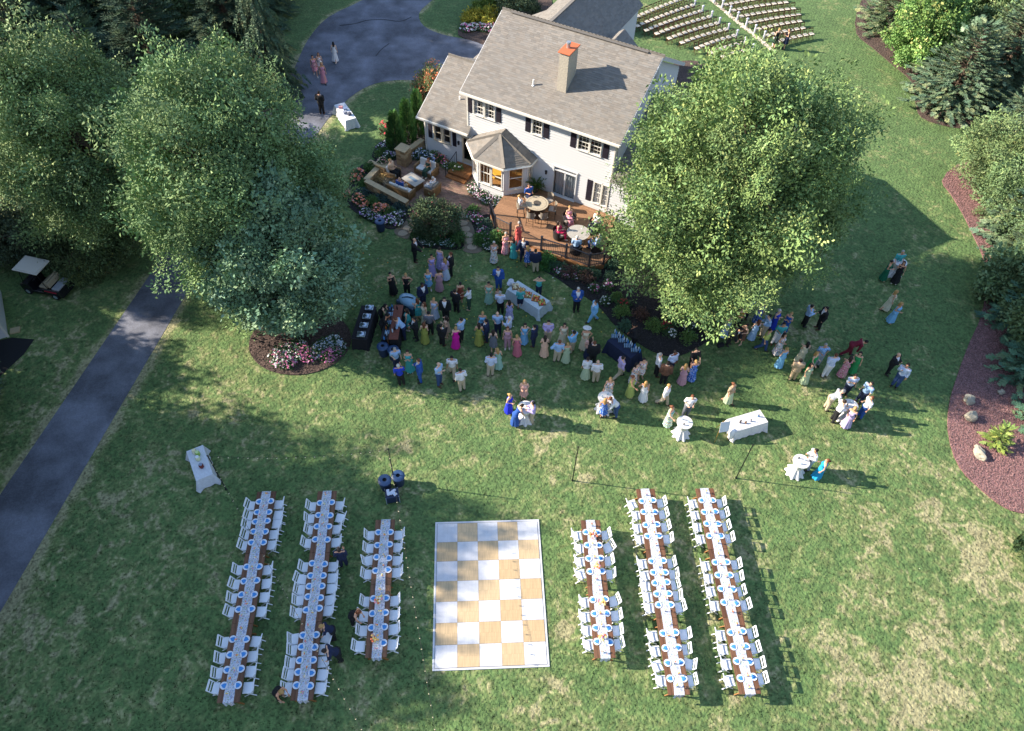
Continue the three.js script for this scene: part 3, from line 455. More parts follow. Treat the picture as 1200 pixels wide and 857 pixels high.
const jig = (c, r, a = 0.25, hue = 0.12) => { const t = 1 + rr(-a, a, r), h = rr(-hue, hue, r); return [c[0] * t * (1 + h * 1.6), c[1] * t * (1 + h * 0.4), c[2] * t * (1 - h)]; };
// broadleaf: crown of leafy boughs on limbs. shape(dir) scales the radius; lobes add uneven bulges
function broadleaf(name, label, base, { H, R, Rz = R, bottom = 2, cx = 0, cz = 0, boughs = 220, per = 70, spr = SPR.a, col = [0.07, 0.11, 0.03], alt = [0.16, 0.17, 0.05], altP = 0.12, trunk = 0.28, seed = 1, bough = 1.15, group, mat = leafMat, up = 0.0, scale = 1, peak = 0.5, sweep = 0.45 } = {}) {
  const r = rng(seed * 7919 + 3), T = thing(name, label, 'tree', base, 0, group), cy = (H + bottom) / 2, Ry = (H - bottom) / 2;
  const ends = [];
  for (let i = 0; i < boughs; i++) {
    const y = rr(-1, 1, r), a = r() * 6.2832, hr = Math.sqrt(1 - y * y), lob = 1 + 0.34 * (fbm(Math.cos(a) * 1.9 + seed * 3, y * 2.1 + Math.sin(a) * 1.9, 2) - 0.5) * 2, k = Math.pow(rr(0.3, 1, r), 0.45) * lob;
    const taper = y > 0 ? 1 - peak * 0.5 * y * y : 1 - 0.25 * y * y;
    ends.push(V(cx * (0.4 + 0.6 * (y + 1) / 2) + Math.cos(a) * hr * R * k * taper, cy + y * Ry * k, cz * (0.4 + 0.6 * (y + 1) / 2) + Math.sin(a) * hr * Rz * k * taper));
  }
  // trunk and limbs
  const fork = V(cx * 0.15, Math.min(bottom + 0.8, H * 0.3), cz * 0.15), topP = V(cx * 0.8, H * 0.8, cz * 0.8);
  const tr = part(T, 'trunk', tube([V(0, -0.1, 0), V(0.03, fork.y * 0.5, 0), fork, fork.clone().lerp(topP, 0.5).add(V(0.3, 0, 0.2)), topP], trunk, 8, 14, 0.15), barkM);
  const limbs = []; const nl = Math.min(9, Math.round(boughs / 20));
  const heads = [];
  for (let i = 0; i < nl; i++) { const a = i / nl * 6.28 + rr(-0.3, 0.3, r), hh = rr(0.45, 0.8, r) * H, e = V(cx * 0.6 + Math.cos(a) * R * 0.5, hh, cz * 0.6 + Math.sin(a) * Rz * 0.5), s = V(fork.x, mix(fork.y * 0.8, fork.y + 1.2, r()), fork.z); limbs.push(tube([s, s.clone().lerp(e, 0.45).add(V(0, H * 0.04, 0)), e], trunk * 0.42, 6, 8, 0.3)); heads.push(e); }
  for (let i = 0; i < ends.length; i += 2) { let b = topP, m = 1e9; for (const h of heads) { const d = h.distanceTo(ends[i]); if (d < m) { m = d; b = h; } } limbs.push(tube([b, b.clone().lerp(ends[i], 0.5).add(V(0, 0.25, 0)), ends[i]], 0.045 * (0.6 + R / 8), 4, 4, 0.35)); }
  part(T, 'limbs', mrg(limbs), barkM);
  // three kinds of leafy bough, each a mass of leaves along +z, set on the limb ends
  const kinds = [0, 1, 2].map((v) => {
    const pos = [], nor = [], col_ = [], idx = [], sp = spr.attributes.position, sn = spr.attributes.normal, si = spr.index, q = new THREE.Quaternion(), eu = new THREE.Euler(), p = V(0, 0, 0), c0 = V(0, 0, 0);
    for (let k = 0, made = 0; k < per * 3 && made < per * 0.62; k++) {
      const d = V(rr(-1, 1, r), rr(-1, 1, r), rr(-1, 1, r)); if (d.lengthSq() > 1) continue; made++; d.multiplyScalar(Math.pow(d.length(), -0.4));
      c0.set(d.x * 0.85, d.y * 0.7, d.z * (0.85 + sweep)).multiplyScalar(bough); q.setFromEuler(eu.set(rr(-0.9, 0.9, r), r() * 6.28, rr(-0.9, 0.9, r)));
      const s = rr(0.65, 1.35, r) * scale, c = jig(r() < altP * 0.6 ? alt : col, r, 0.18, 0.09), k0 = pos.length / 3;
      for (let i = 0; i < sp.count; i++) { p.fromBufferAttribute(sp, i).multiplyScalar(s).applyQuaternion(q).add(c0); pos.push(p.x, p.y, p.z); p.fromBufferAttribute(sn, i).applyQuaternion(q); nor.push(p.x, p.y, p.z); col_.push(...c); }
      for (let i = 0; i < si.count; i++) idx.push(k0 + si.getX(i));
    }
    const g = new THREE.BufferGeometry(); g.setAttribute('position', new THREE.Float32BufferAttribute(pos, 3)); g.setAttribute('normal', new THREE.Float32BufferAttribute(nor, 3)); g.setAttribute('color', new THREE.Float32BufferAttribute(col_, 3)); g.setIndex(idx); return prep(g);
  });
  kinds.forEach((g, v) => { const list = ends.filter((e, i) => i % 3 === v).map((e) => { const tone = rr(0.78, 1.28, r); return { p: e.clone().add(V(0, Math.max(0, bough * 0.6 - e.y), 0)), d: V(e.x, (e.y - H * 0.3) * 0.8 + up * 3, e.z).normalize(), z: r() * 6.28, s: rr(0.65, 1.25, r), c: [tone, tone, tone] }; }); scatter(T, 'crown', g, boughMat, list); });
  return T;
}
// evergreen with whorled branches
function conifer(name, label, base, { H, R, col = [0.04, 0.075, 0.04], alt = [0.09, 0.13, 0.06], seed = 1, spray = NSP.a, weep = 0, density = 1, power = 0.9, skirt = 0.3, group, sc = 1 } = {}) {
  const r = rng(seed * 104729 + 7), T = thing(name, label, 'tree', base, 0, group), list = [], br = [];
  part(T, 'trunk', tube([V(0, -0.1, 0), V(0.02, H * 0.5, 0), V(0, H * 0.97, 0)], 0.02 * H + 0.04, 7, 8, 0.1), barkM);
  const step = 0.34 / density;
  for (let y = skirt; y < H; y += step) {
    const t = (y - skirt) / (H - skirt), rad = R * Math.pow(1 - t, power) * rr(0.85, 1.12, r) + 0.12, n = Math.max(4, Math.round(6 + rad * 3.2));
    for (let i = 0; i < n; i++) {
      const a = i / n * 6.283 + rr(-0.3, 0.3, r), L = rad * rr(0.72, 1.15, r) * (1 + 0.22 * (vnoise(Math.cos(a) * 2 + seed, y * 0.9 + Math.sin(a) * 2) - 0.5)), rise = weep ? 0.25 : mix(-0.12, 0.5, t);
      const end = V(Math.cos(a) * L, y + rise * L - weep * L * 0.7, Math.sin(a) * L);
      if (L > 0.9) br.push(bar(V(0, y, 0), end, 0.03, 0.008, 3));
      const m = Math.max(1, Math.round(L / (0.34 / density)));
      for (let k = 0; k < m; k++) {
        const f = (k + 0.75 + rr(-0.2, 0.2, r)) / m; if (f < 0.22 && m > 3) continue;
        const p = V(Math.cos(a) * L * f, y + rise * L * f - weep * L * 0.7 * f * f + rr(-0.08, 0.08, r), Math.sin(a) * L * f), sd = rr(-0.75, 0.75, r);
        const d = V(Math.cos(a + sd), mix(-0.25, 0.55, t) * (1 - weep) - weep * rr(0.7, 2.2, r), Math.sin(a + sd)).normalize();
        list.push({ p, d, z: rr(-0.5, 0.5, r), s: rr(0.75, 1.2, r) * sc, c: jig(r() < 0.3 * f ? alt : col, r, 0.25, 0.1) });
      }
    }
  }
  if (br.length) part(T, 'limbs', mrg(br), barkM);
  scatter(T, 'crown', spray, leafMat, list); return T;
}
// dense upright evergreen column (arborvitae)
function columnTree(name, label, base, H, R, seed, col = [0.07, 0.19, 0.04], alt = [0.14, 0.27, 0.06], group) {
  const r = rng(seed), T = thing(name, label, 'tree', base, 0, group), list = [];
  part(T, 'trunk', tube([V(0, -0.1, 0), V(0, H * 0.4, 0), V(0, H * 0.9, 0)], 0.05, 6, 5, 0.2), barkM);
  const n = Math.round(900 * H / 3.3 * R / 0.55);
  for (let i = 0; i < n; i++) { const t = Math.pow(r(), 0.8), a = r() * 6.283, prof = Math.min(1, 0.72 + t * 1.2) * Math.pow(1 - t, 0.62) * 1.25, k = rr(0.55, 1, r); list.push({ p: V(Math.cos(a) * R * prof * k, 0.05 + t * (H - 0.3), Math.sin(a) * R * prof * k), d: V(Math.cos(a) * 0.55, rr(0.7, 1.5, r), Math.sin(a) * 0.55).normalize(), z: a + rr(-0.6, 0.6, r), s: rr(0.55, 0.95, r), c: jig(r() < 0.25 ? alt : col, r, 0.25, 0.08) }); }
  scatter(T, 'crown', NSP.v, leafMat, list); return T;
}
const shrubCache = {};
// low bush: merged leaves on a dome; blossoms on its surface
function bush(name, label, p, { R = 0.35, H = 0.45, col = [0.05, 0.11, 0.035], flower = null, nf = 26, fs = 0.05, seed = 1, category = 'shrub', group, spr = SPR.s, n = 46, flower2 = null, tall = 0 } = {}) {
  const r = rng(seed * 31 + 5), T = thing(name, label, category, p, r() * 6.28, group), L = [], F = [];
  for (let i = 0; i < n; i++) { const y = r(), a = r() * 6.283, k = rr(0.5, 1, r), hr = Math.sqrt(Math.max(0.05, 1 - y * y)); L.push({ p: V(Math.cos(a) * hr * R * k, 0.04 + y * H * k * 0.9, Math.sin(a) * hr * R * k), q: [rr(-0.8, 0.8, r), a, rr(-0.8, 0.8, r)], s: rr(0.8, 1.3, r) * (R / 0.35) ** 0.4, c: jig(col, r, 0.3, 0.12) }); }
  part(T, 'stem', mrg([bar(V(0, -0.02, 0), V(0.02, H * 0.6, 0.01), 0.012), bar(V(0, 0, 0), V(0.1, H * 0.5, 0.06), 0.01), bar(V(0, 0, 0), V(-0.09, H * 0.55, -0.05), 0.01)]), barkM);
  scatter(T, 'foliage', spr, leafMat, L);
  if (flower) { const g = []; for (let i = 0; i < nf; i++) { const y = rr(0.15, 1, r), a = r() * 6.283, hr = Math.sqrt(1 - y * y) * 1.05; F.push({ p: V(Math.cos(a) * hr * R, 0.08 + y * H * 1.02 + tall * r(), Math.sin(a) * hr * R), q: [rr(-0.6, 0.6, r), a, rr(-0.6, 0.6, r)], s: fs * rr(0.7, 1.3, r), c: jig(flower2 && r() < 0.45 ? flower2 : flower, r, 0.15, 0.05) }); } scatter(T, 'blossoms', petalG, petalM, F); }
  return T;
}
const petalM = new THREE.MeshStandardMaterial({ color: 0xffffff, roughness: 0.7, side: THREE.DoubleSide });
const petalG = (() => { const g = []; for (let i = 0; i < 5; i++) { const q = new THREE.CircleGeometry(0.55, 5).rotateX(-PI / 2 + 0.35).translate(0, 0, 0.6).rotateY(i * 1.2566); g.push(q); } return mrg(g); })();

// the four big broadleaf trees
broadleaf('shade_tree', 'huge dense maple casting shade over the bar guests beside the drive', gnd(310, 338), { H: 14.5, R: 4.3, Rz: 4.7, bottom: 0.8, boughs: 210, per: 120, col: [0.145, 0.235, 0.085], alt: [0.3, 0.39, 0.16], altP: 0.22, trunk: 0.42, seed: 11, bough: 1.3 });
broadleaf('shade_tree', 'tall olive green maple behind the golf cart', gnd(150, 288), { H: 12.8, R: 3.9, Rz: 4.2, bottom: 0.8, boughs: 180, per: 110, col: [0.14, 0.22, 0.083], alt: [0.28, 0.36, 0.15], altP: 0.2, trunk: 0.36, seed: 23, bough: 1.2 });
broadleaf('shade_tree', 'bushy blue green tree growing from the petunia mulch ring', gnd(357, 390), { H: 9.4, R: 3.2, Rz: 2.8, bottom: 1.1, boughs: 130, per: 85, col: [0.15, 0.255, 0.14], alt: [0.28, 0.38, 0.22], altP: 0.2, trunk: 0.2, seed: 31, bough: 0.85, spr: SPR.b });
broadleaf('shade_tree', 'huge spreading ash hiding the corner of the house and deck', gnd(806, 354), { H: 13.9, R: 5.25, Rz: 5.2, bottom: 1.7, boughs: 250, per: 125, col: [0.15, 0.235, 0.075], alt: [0.3, 0.38, 0.14], altP: 0.22, trunk: 0.45, seed: 43, bough: 1.25, up: 0.2, cx: 0.5, peak: 0.9, sweep: 0.85 });
// evergreens behind them
conifer('spruce_tree', 'dark spruce in the far corner beside the pale shrub', gnd(95, 190), { H: 14, R: 3.6, seed: 3, col: [0.041, 0.081, 0.047], alt: [0.068, 0.121, 0.061], spray: NSP.a });
conifer('spruce_tree', 'dark spruce directly behind the huge dense maple', gnd(215, 165), { H: 12.5, R: 3.9, seed: 4, col: [0.041, 0.088, 0.050], alt: [0.081, 0.135, 0.068] });
conifer('spruce_tree', 'slim dark spruce between the two tall maples', gnd(165, 215), { H: 11.5, R: 2.7, seed: 14, col: [0.041, 0.084, 0.047], alt: [0.074, 0.121, 0.061] });
conifer('weeping_spruce', 'weeping spruce with hanging branches beside the asphalt turning area', gnd(322, 112), { H: 9.0, R: 2.3, seed: 5, col: [0.061, 0.115, 0.061], alt: [0.135, 0.189, 0.095], spray: NSP.w, weep: 0.85, power: 0.6 });
conifer('spruce_tree', 'broad dark spruce behind the weeping spruce', gnd(285, 95), { H: 11, R: 3.6, seed: 6, col: [0.038, 0.081, 0.047] });
conifer('spruce_tree', 'pale green young spruce at the far edge of the lot', gnd(30, 105), { H: 9, R: 2.8, seed: 7, col: [0.081, 0.135, 0.054], alt: [0.162, 0.216, 0.081] });
// trees on the red mulch bank and beyond, on the sunny side
const pineC = { col: [0.13, 0.21, 0.12], alt: [0.27, 0.34, 0.19] };
conifer('pine_tree', 'round blue green pine standing in front of the far evergreens', gnd(1108, 124), { H: 6.4, R: 3.3, seed: 21, spray: NSP.b, density: 1.25, power: 0.62, ...pineC });
conifer('pine_tree', 'tall blue green pine behind the round pine', gnd(1160, 112), { H: 9.2, R: 3.6, seed: 22, spray: NSP.b, density: 1.2, power: 0.7, ...pineC });
conifer('pine_tree', 'dark pine at the far corner of the evergreen row', gnd(1235, 90), { H: 9, R: 3.4, seed: 25, spray: NSP.b, power: 0.7, col: [0.082, 0.146, 0.109], alt: [0.182, 0.255, 0.163] });
conifer('pine_tree', 'low grey green pine at the aisle end of the evergreen row', gnd(1040, 36), { H: 4.6, R: 3.0, seed: 26, spray: NSP.b, density: 1.2, power: 0.55, col: [0.146, 0.219, 0.109], alt: [0.311, 0.347, 0.182] });
conifer('pine_tree', 'grey green pine leaning over the dead bronze shrub', gnd(1195, 165), { H: 6.2, R: 2.6, seed: 27, spray: NSP.b, density: 1.2, power: 0.65, ...pineC });
broadleaf('understory_tree', 'light green broadleaf between the two far pines', gnd(1072, 80), { H: 6.0, R: 2.9, bottom: 0.3, boughs: 90, per: 55, col: [0.182, 0.311, 0.082], alt: [0.401, 0.437, 0.146], spr: SPR.c, trunk: 0.14, seed: 52, bough: 0.8 });
broadleaf('understory_tree', 'tall light green broadleaf behind the far pines', gnd(1120, 38), { H: 8.5, R: 3.2, bottom: 0.5, boughs: 110, per: 55, col: [0.163, 0.274, 0.092], alt: [0.365, 0.401, 0.146], spr: SPR.c, trunk: 0.16, seed: 53, bough: 0.95 });
broadleaf('understory_tree', 'yellowing low cherry arching over the bend in the lawn', gnd(1172, 225), { H: 5.2, R: 3.9, Rz: 3.0, bottom: 0.2, boughs: 130, per: 60, col: [0.15, 0.225, 0.085], alt: [0.28, 0.32, 0.13], altP: 0.3, trunk: 0.14, seed: 54, bough: 0.85, spr: SPR.t });
conifer('pine_tree', 'dense pine on the narrow neck of the red mulch', gnd(1186, 282), { H: 4.6, R: 2.2, seed: 28, spray: NSP.b, density: 1.3, power: 0.55, ...pineC });
conifer('pine_tree', 'sunlit pine above the dark yew on red mulch', gnd(1198, 322), { H: 4.2, R: 2.2, seed: 29, spray: NSP.b, density: 1.25, power: 0.6, col: [0.163, 0.238, 0.128], alt: [0.328, 0.383, 0.201] });
conifer('yew_tree', 'dark spreading yew shaded on the red mulch', gnd(1196, 385), { H: 3.2, R: 1.9, seed: 30, spray: NSP.b, density: 1.4, power: 0.5, col: [0.088, 0.190, 0.115], alt: [0.179, 0.307, 0.153] });
conifer('yew_tree', 'dark yew overhanging the widest part of red mulch', gnd(1206, 440), { H: 3.0, R: 1.9, seed: 34, spray: NSP.b, density: 1.4, power: 0.5, col: [0.102, 0.217, 0.129], alt: [0.204, 0.333, 0.179] });
conifer('yew_tree', 'clipped yew at the picture edge above the leaning boulder', gnd(1222, 500), { H: 2.4, R: 1.3, seed: 35, spray: NSP.b, density: 1.4, power: 0.5, col: [0.102, 0.217, 0.129] });
conifer('dwarf_conifer', 'small bright yellow green conifer between the boulders', gnd(1163, 521), { H: 1.45, R: 0.42, seed: 36, spray: NSP.v, sc: 0.7, density: 2.4, power: 0.75, col: [0.203, 0.284, 0.061], alt: [0.351, 0.405, 0.108] });
columnTree('arborvitae', 'lone green arborvitae at the tip of the red mulch', gnd(1204, 650), 3.6, 0.75, 610, [0.06, 0.12, 0.05], [0.12, 0.18, 0.07]);
// three columns at the house corner
[[465, 177, 3.1], [479, 168, 3.4], [491, 160, 3.6]].forEach(([x, y, h], i) => columnTree('arborvitae', ['slim bright arborvitae nearest the stone pillar', 'slim bright arborvitae, middle one of three', 'slim bright arborvitae nearest the red crape myrtle'][i], gnd(x, y), h, 0.55, 600 + i, undefined, undefined, 'arborvitae at the house corner'));
broadleaf('crape_myrtle', 'crape myrtle with reddish orange leaves behind the kitchen wing', gnd(511, 131), { H: 3.3, R: 1.35, bottom: 0.3, boughs: 46, per: 42, col: [0.135, 0.176, 0.068], alt: [0.540, 0.176, 0.081], altP: 0.5, trunk: 0.06, seed: 61, bough: 0.5, spr: SPR.s, scale: 1.3 });
broadleaf('crape_myrtle', 'bronze red shrub beside the ceremony chairs', gnd(716, 33), { H: 1.9, R: 1.0, bottom: 0.15, boughs: 30, per: 40, col: [0.176, 0.189, 0.068], alt: [0.459, 0.189, 0.108], altP: 0.45, trunk: 0.05, seed: 62, bough: 0.42, spr: SPR.s, scale: 1.2 });
broadleaf('garden_tree', 'round dark green tree peeping over the main roof ridge', gnd(606, 20), { H: 4.6, R: 2.2, bottom: 0.3, boughs: 70, per: 50, col: [0.068, 0.115, 0.061], alt: [0.162, 0.203, 0.108], trunk: 0.1, seed: 63, bough: 0.7, spr: SPR.t });
broadleaf('understory_tree', 'leafy shrub between the drive and the golf cart', gnd(112, 318), { H: 2.0, R: 2.2, Rz: 1.3, bottom: 0.1, boughs: 60, per: 45, col: [0.081, 0.121, 0.041], alt: [0.203, 0.230, 0.068], trunk: 0.06, seed: 64, bough: 0.5, spr: SPR.t });
broadleaf('understory_tree', 'dark undergrowth tree behind the golf cart roof', gnd(40, 300), { H: 3.6, R: 3.2, Rz: 1.8, bottom: 0.1, boughs: 80, per: 50, col: [0.054, 0.081, 0.041], alt: [0.135, 0.162, 0.068], trunk: 0.1, seed: 65, bough: 0.8, spr: SPR.t });
broadleaf('understory_tree', 'young leafy tree beside the white shed', gnd(-38, 470), { H: 4.4, R: 2.2, bottom: 0.3, boughs: 70, per: 50, col: [0.074, 0.121, 0.068], alt: [0.176, 0.216, 0.108], trunk: 0.1, seed: 66, bough: 0.7, spr: SPR.t });
// fuller green border along the sunny edge
[[1180, 258, 4.4, 2.3, 'rounded green shrub tree above the narrow red mulch neck'], [1185, 352, 3.0, 1.7, 'rounded green shrub between the pine and dark yew'], [1212, 300, 5.0, 2.4, 'leafy green tree behind the narrow mulch neck'], [1155, 70, 7.5, 3.2, 'leafy green tree in the far evergreen row'], [1205, 35, 8.5, 3.4, 'leafy green tree at the far corner'], [1222, 410, 4.2, 2.3, 'leafy green tree behind the yews']].forEach(([x, y, H, R, l], i) => broadleaf('understory_tree', l, gnd(x, y), { H, R, bottom: 0.2, boughs: Math.round(60 + R * 18), per: 55, col: [0.14, 0.22, 0.09], alt: [0.26, 0.34, 0.15], altP: 0.2, trunk: 0.12, seed: 120 + i, bough: 0.75, spr: i % 2 ? SPR.c : SPR.t }));
// more spruces closing the far corner
[[60, 62, 13, 3.3, 'second dark spruce along the far boundary'], [150, 48, 12, 3.3, 'third dark spruce along the far boundary'], [235, 38, 12, 3.4, 'fourth dark spruce along the far boundary'], [300, 20, 10, 3.0, 'last dark spruce before the turning area lawn'], [-40, 150, 14, 3.8, 'dark spruce beyond the pale young spruce'], [20, 5, 13, 3.6, 'farthest dark spruce of the boundary row']].forEach(([x, y, H, R, l], i) => conifer('spruce_tree', l, gnd(x, y), { H, R, seed: 80 + i, col: [0.04, 0.085, 0.045], alt: [0.08, 0.13, 0.06] }));
// tall trees outside the frame whose shade lies over the drive and the shaded tables
[[-29.5, -17.6, 13.4, 'level with the drinks table'], [-29, -12, 12.7, 'level with the house ends of the rows'], [-29, -5.6, 12.5, 'level with the far ends of the rows'], [-30, 1, 16, 'at the foot of the drive'], [-38.5, -14.8, 16.5, 'in the second line near the shed'], [-38, -8.5, 17, 'in the second line behind the rows'], [-38, 3, 16, 'in the second line at the drive foot']].forEach(([x, z, H, l], i) => broadleaf('shade_tree', 'tall shade tree beyond the drive ' + l, V(x, 0, z), { H, R: 5.2, Rz: 4.6, bottom: 0.6, boughs: 210, per: 70, col: [0.09, 0.14, 0.045], alt: [0.2, 0.21, 0.08], trunk: 0.35, seed: 70 + i, bough: 1.4, spr: SPR.c, group: 'shade trees beyond the drive' }));
[[-24, -66, 13, 4.6, 'tall tree behind the turning area'], [-28, -57, 13.5, 4.8, 'tall tree behind the boundary spruces'], [-33, -24.5, 7.3, 3.4, 'small tree hidden behind the white shed'], [-37, -31, 9, 3.6, 'small tree beyond the golf cart']].forEach(([x, z, H, R, l], i) => broadleaf('boundary_tree', l, V(x, 0, z), { H, R, bottom: 0.6, boughs: i > 1 ? 90 : 170, per: 70, col: [0.08, 0.13, 0.05], alt: [0.18, 0.2, 0.08], trunk: 0.3, seed: 95 + i, bough: i > 1 ? 1.0 : 1.3, spr: SPR.c }));

// ---------------------------------------------------------------- deck, patio, paths, stone walls
const DK = 0.45;
const deckTex = tex(256, 256, (u, v, o) => { const k = 0.82 + 0.18 * tn(u, v, 16, 3); o[0] = k; o[1] = k * 0.99; o[2] = k * 0.98; }, {});
const deckWood = M(0xa27c5e, { roughness: 0.75, map: deckTex }), railM = M(0x23262f, { roughness: 0.45 });
const deckLine = px([[592, 236], [575, 251], [580, 268], [598, 277], [634, 293], [662.7, 302], [690, 312.5], [707, 309.5], [716, 300]], DK);
{
  const deck = thing('deck', 'raised timber deck with black railing beside the sliding door', 'deck', [0, 0, 0]);
  const wallA = HW(-1.48, DK, 0.02), wallB = HW(4.6, DK, 0.1), P = [HW(-2.58, DK, 1.83), ...deckLine.slice(1), HW(5.2, DK, 3.2), wallB, wallA, HW(-1.48, DK, 0.77)];
  part(deck, 'platform', slab(P, DK - 0.03, 0.12), M(0x6b4a35));
  // boards run along the house front, cut to the outline
  const ux = V(Math.cos(27 * DEG), 0, Math.sin(27 * DEG)), nx = V(-ux.z, 0, ux.x), O = HW(0, 0, 0), bw = 0.145, boards = [];
  for (let k = 0; k < 60; k++) {
    const off = -0.1 + k * bw + bw / 2, hits = [];
    for (let i = 0, j = P.length - 1; i < P.length; j = i++) { const a = P[j].clone().sub(O), b = P[i].clone().sub(O), av = a.dot(nx), bv = b.dot(nx); if ((av > off) !== (bv > off)) { const t = (off - av) / (bv - av); hits.push(mix(a.dot(ux), b.dot(ux), t)); } }
    hits.sort((p, q) => p - q);
    for (let h = 0; h + 1 < hits.length; h += 2) { const L = hits[h + 1] - hits[h]; if (L < 0.1) continue; const c = O.clone().addScaledVector(ux, (hits[h] + hits[h + 1]) / 2).addScaledVector(nx, off), t = rr(0.85, 1.1); boards.push(tint(muv(box(L, 0.03, bw - 0.008, c.x, DK - 0.012, c.z, -27 * DEG)), t, t * 0.99, t * 0.97)); }
  }
  const dm = deckWood.clone(); dm.vertexColors = true; part(deck, 'boards', mrg(boards), dm, 'stuff');
  const fas = []; for (let i = 1; i < deckLine.length - 1; i++) { const a = deckLine[i].clone().setY(0.2), b = deckLine[i + 1].clone().setY(0.2); const d = b.clone().sub(a), g = new THREE.BoxGeometry(d.length() + 0.02, 0.42, 0.04).rotateY(-Math.atan2(d.z, d.x)).translate((a.x + b.x) / 2, 0.2, (a.z + b.z) / 2); fas.push(muv(g)); }
  part(deck, 'fascia', mrg(fas), wood(0xb27c4c));
  const rails = [[1, 2], [2, 3], [4, 5], [5, 6], [6, 7], [7, 8]];
  const posts = new Set();
  for (const [i, j] of rails) {
    const a = deckLine[i], b = deckLine[j]; posts.add(i); posts.add(j);
    const run = part(deck, 'railing', mrg([plankBar(a.clone().setY(DK + 0.92), b.clone().setY(DK + 0.92), 0.07, 0.05), plankBar(a.clone().setY(DK + 0.1), b.clone().setY(DK + 0.1), 0.04, 0.04)]), railM), bl = [], n = Math.round(a.distanceTo(b) / 0.11);
    for (let k = 1; k < n; k++) { const p = a.clone().lerp(b, k / n); bl.push(box(0.02, 0.8, 0.02, p.x, DK + 0.51, p.z)); }
    part(run, 'balusters', mrg(bl), railM, 'stuff');
  }
  for (const i of posts) part(deck, 'railing_post', mrg([box(0.1, 1.08, 0.1, deckLine[i].x, DK + 0.52, deckLine[i].z, -27 * DEG), box(0.13, 0.03, 0.13, deckLine[i].x, DK + 1.07, deckLine[i].z, -27 * DEG)]), railM);
  // wide steps down to the lawn between the two railings
  const a = deckLine[3], b = deckLine[4], d = b.clone().sub(a), L = d.length() - 0.1, out = V(-d.z, 0, d.x).normalize(); if (out.z < 0) out.negate();
  for (let k = 0; k < 2; k++) { const c = a.clone().lerp(b, 0.5).addScaledVector(out, 0.16 + k * 0.3); part(deck, 'step', muv(rbox(L, 0.05, 0.3, c.x, 0.3 - k * 0.15, c.z, 0.01, -Math.atan2(d.z, d.x))), deckWood); part(deck, 'riser', muv(box(L, 0.3 - k * 0.15, 0.03, c.x - out.x * 0.13, (0.28 - k * 0.15) / 2, c.z - out.z * 0.13, -Math.atan2(d.z, d.x))), wood(0x9a6a42)); }
}
// brick paver patio
const patioP = smooth(px([[456, 193], [474, 181], [496, 172], [520, 182], [545, 196], [560, 205], [575, 225], [592, 238], [576, 251], [566, 259], [546, 247], [534, 243], [512, 242], [497, 250], [484, 249], [474, 240], [436, 216], [446, 203]]), 3);
{
  const pv = tex(512, 512, (u, v, o) => { const row = Math.floor(v * 20), cu = (u * 10 + (row % 2) * 0.5), ci = Math.floor(cu) % 10, k = 0.8 + 0.4 * hsh(ci * 7 + 3, row * 13) + 0.15 * (tn(u, v, 32, 2) - 0.5); o[0] = 0.6 * k; o[1] = 0.46 * k; o[2] = 0.385 * k; }, { rep: [0.5, 0.5] });
  const pt = solo('patio', slab(patioP, 0.03, 0.06), new THREE.MeshStandardMaterial({ map: pv, color: 0xf2e8e0, roughness: 0.9 }), 'brown brick paver patio between house and stone walls', 'patio', null, 'structure');
  // individual pavers proud of the bedding, laid in running bond along the house
  const O = HW(0, 0, 0), ux = V(Math.cos(27 * DEG), 0, Math.sin(27 * DEG)), nx = V(-ux.z, 0, ux.x), L = 0.3, W = 0.15, bricks = [];
  for (let r = -20; r < 60; r++) for (let c = -48; c < 6; c++) { const u = (c + (r % 2) * 0.5) * L, v = r * W, p = O.clone().addScaledVector(ux, u).addScaledVector(nx, v); if (!inPoly(p.x, p.z, patioP)) continue; const t = rr(0.75, 1.2); bricks.push(tint(box(L - 0.012, 0.016, W - 0.012, p.x, 0.034 + rr(0, 0.004), p.z, -27 * DEG), 0.33 * t, 0.2 * t * rr(0.95, 1.08), 0.145 * t)); }
  part(pt, 'pavers', mrg(bricks), M(0xffffff, { vertexColors: true, roughness: 0.9, map: speckle }), 'stuff');
}
{ // stepping stone paths: gravel strip and round stones
  const gravel = M(0x9a8a75, { roughness: 1, map: grainTex(64, 0.55, 1, 3, 256, [1, 1]) }), stoneM = M(0xb5a48c, { roughness: 0.9, map: speckle });
  const p1 = solo('path', slab(smooth(px([[534, 246], [547, 246], [556, 271], [566, 293], [557, 297], [543, 294], [541, 270]]), 4), 0.02, 0.05), gravel, 'stepping stone path from the patio past the shrub bed', 'path', null, 'structure');
  const p2 = solo('path', slab(smooth(px([[484, 249], [497, 251], [489, 266], [478, 280], [465, 276], [462, 270], [474, 261]]), 4), 0.02, 0.05), gravel, 'short stepping stone path beside the stone wall', 'path', null, 'structure');
  const st = (par, x, y, a) => { const c = gnd(x, y), P = []; for (let i = 0; i < 14; i++) { const t = i / 14 * 6.283, r = 1 + 0.06 * Math.sin(3 * t + x); P.push(V(c.x + Math.cos(t) * 0.3 * r, 0, c.z + Math.sin(t) * 0.26 * r)); } part(par, 'stepping_stone', slab(P, 0.055, 0.05), stoneM); };
  for (const [x, y] of [[540.5, 254], [542.5, 262], [545.5, 269], [548, 276], [550, 283], [553, 290]]) st(p1, x, y);
  for (const [x, y] of [[484.5, 260], [478, 268], [472, 274], [491, 253]]) st(p2, x, y);
}
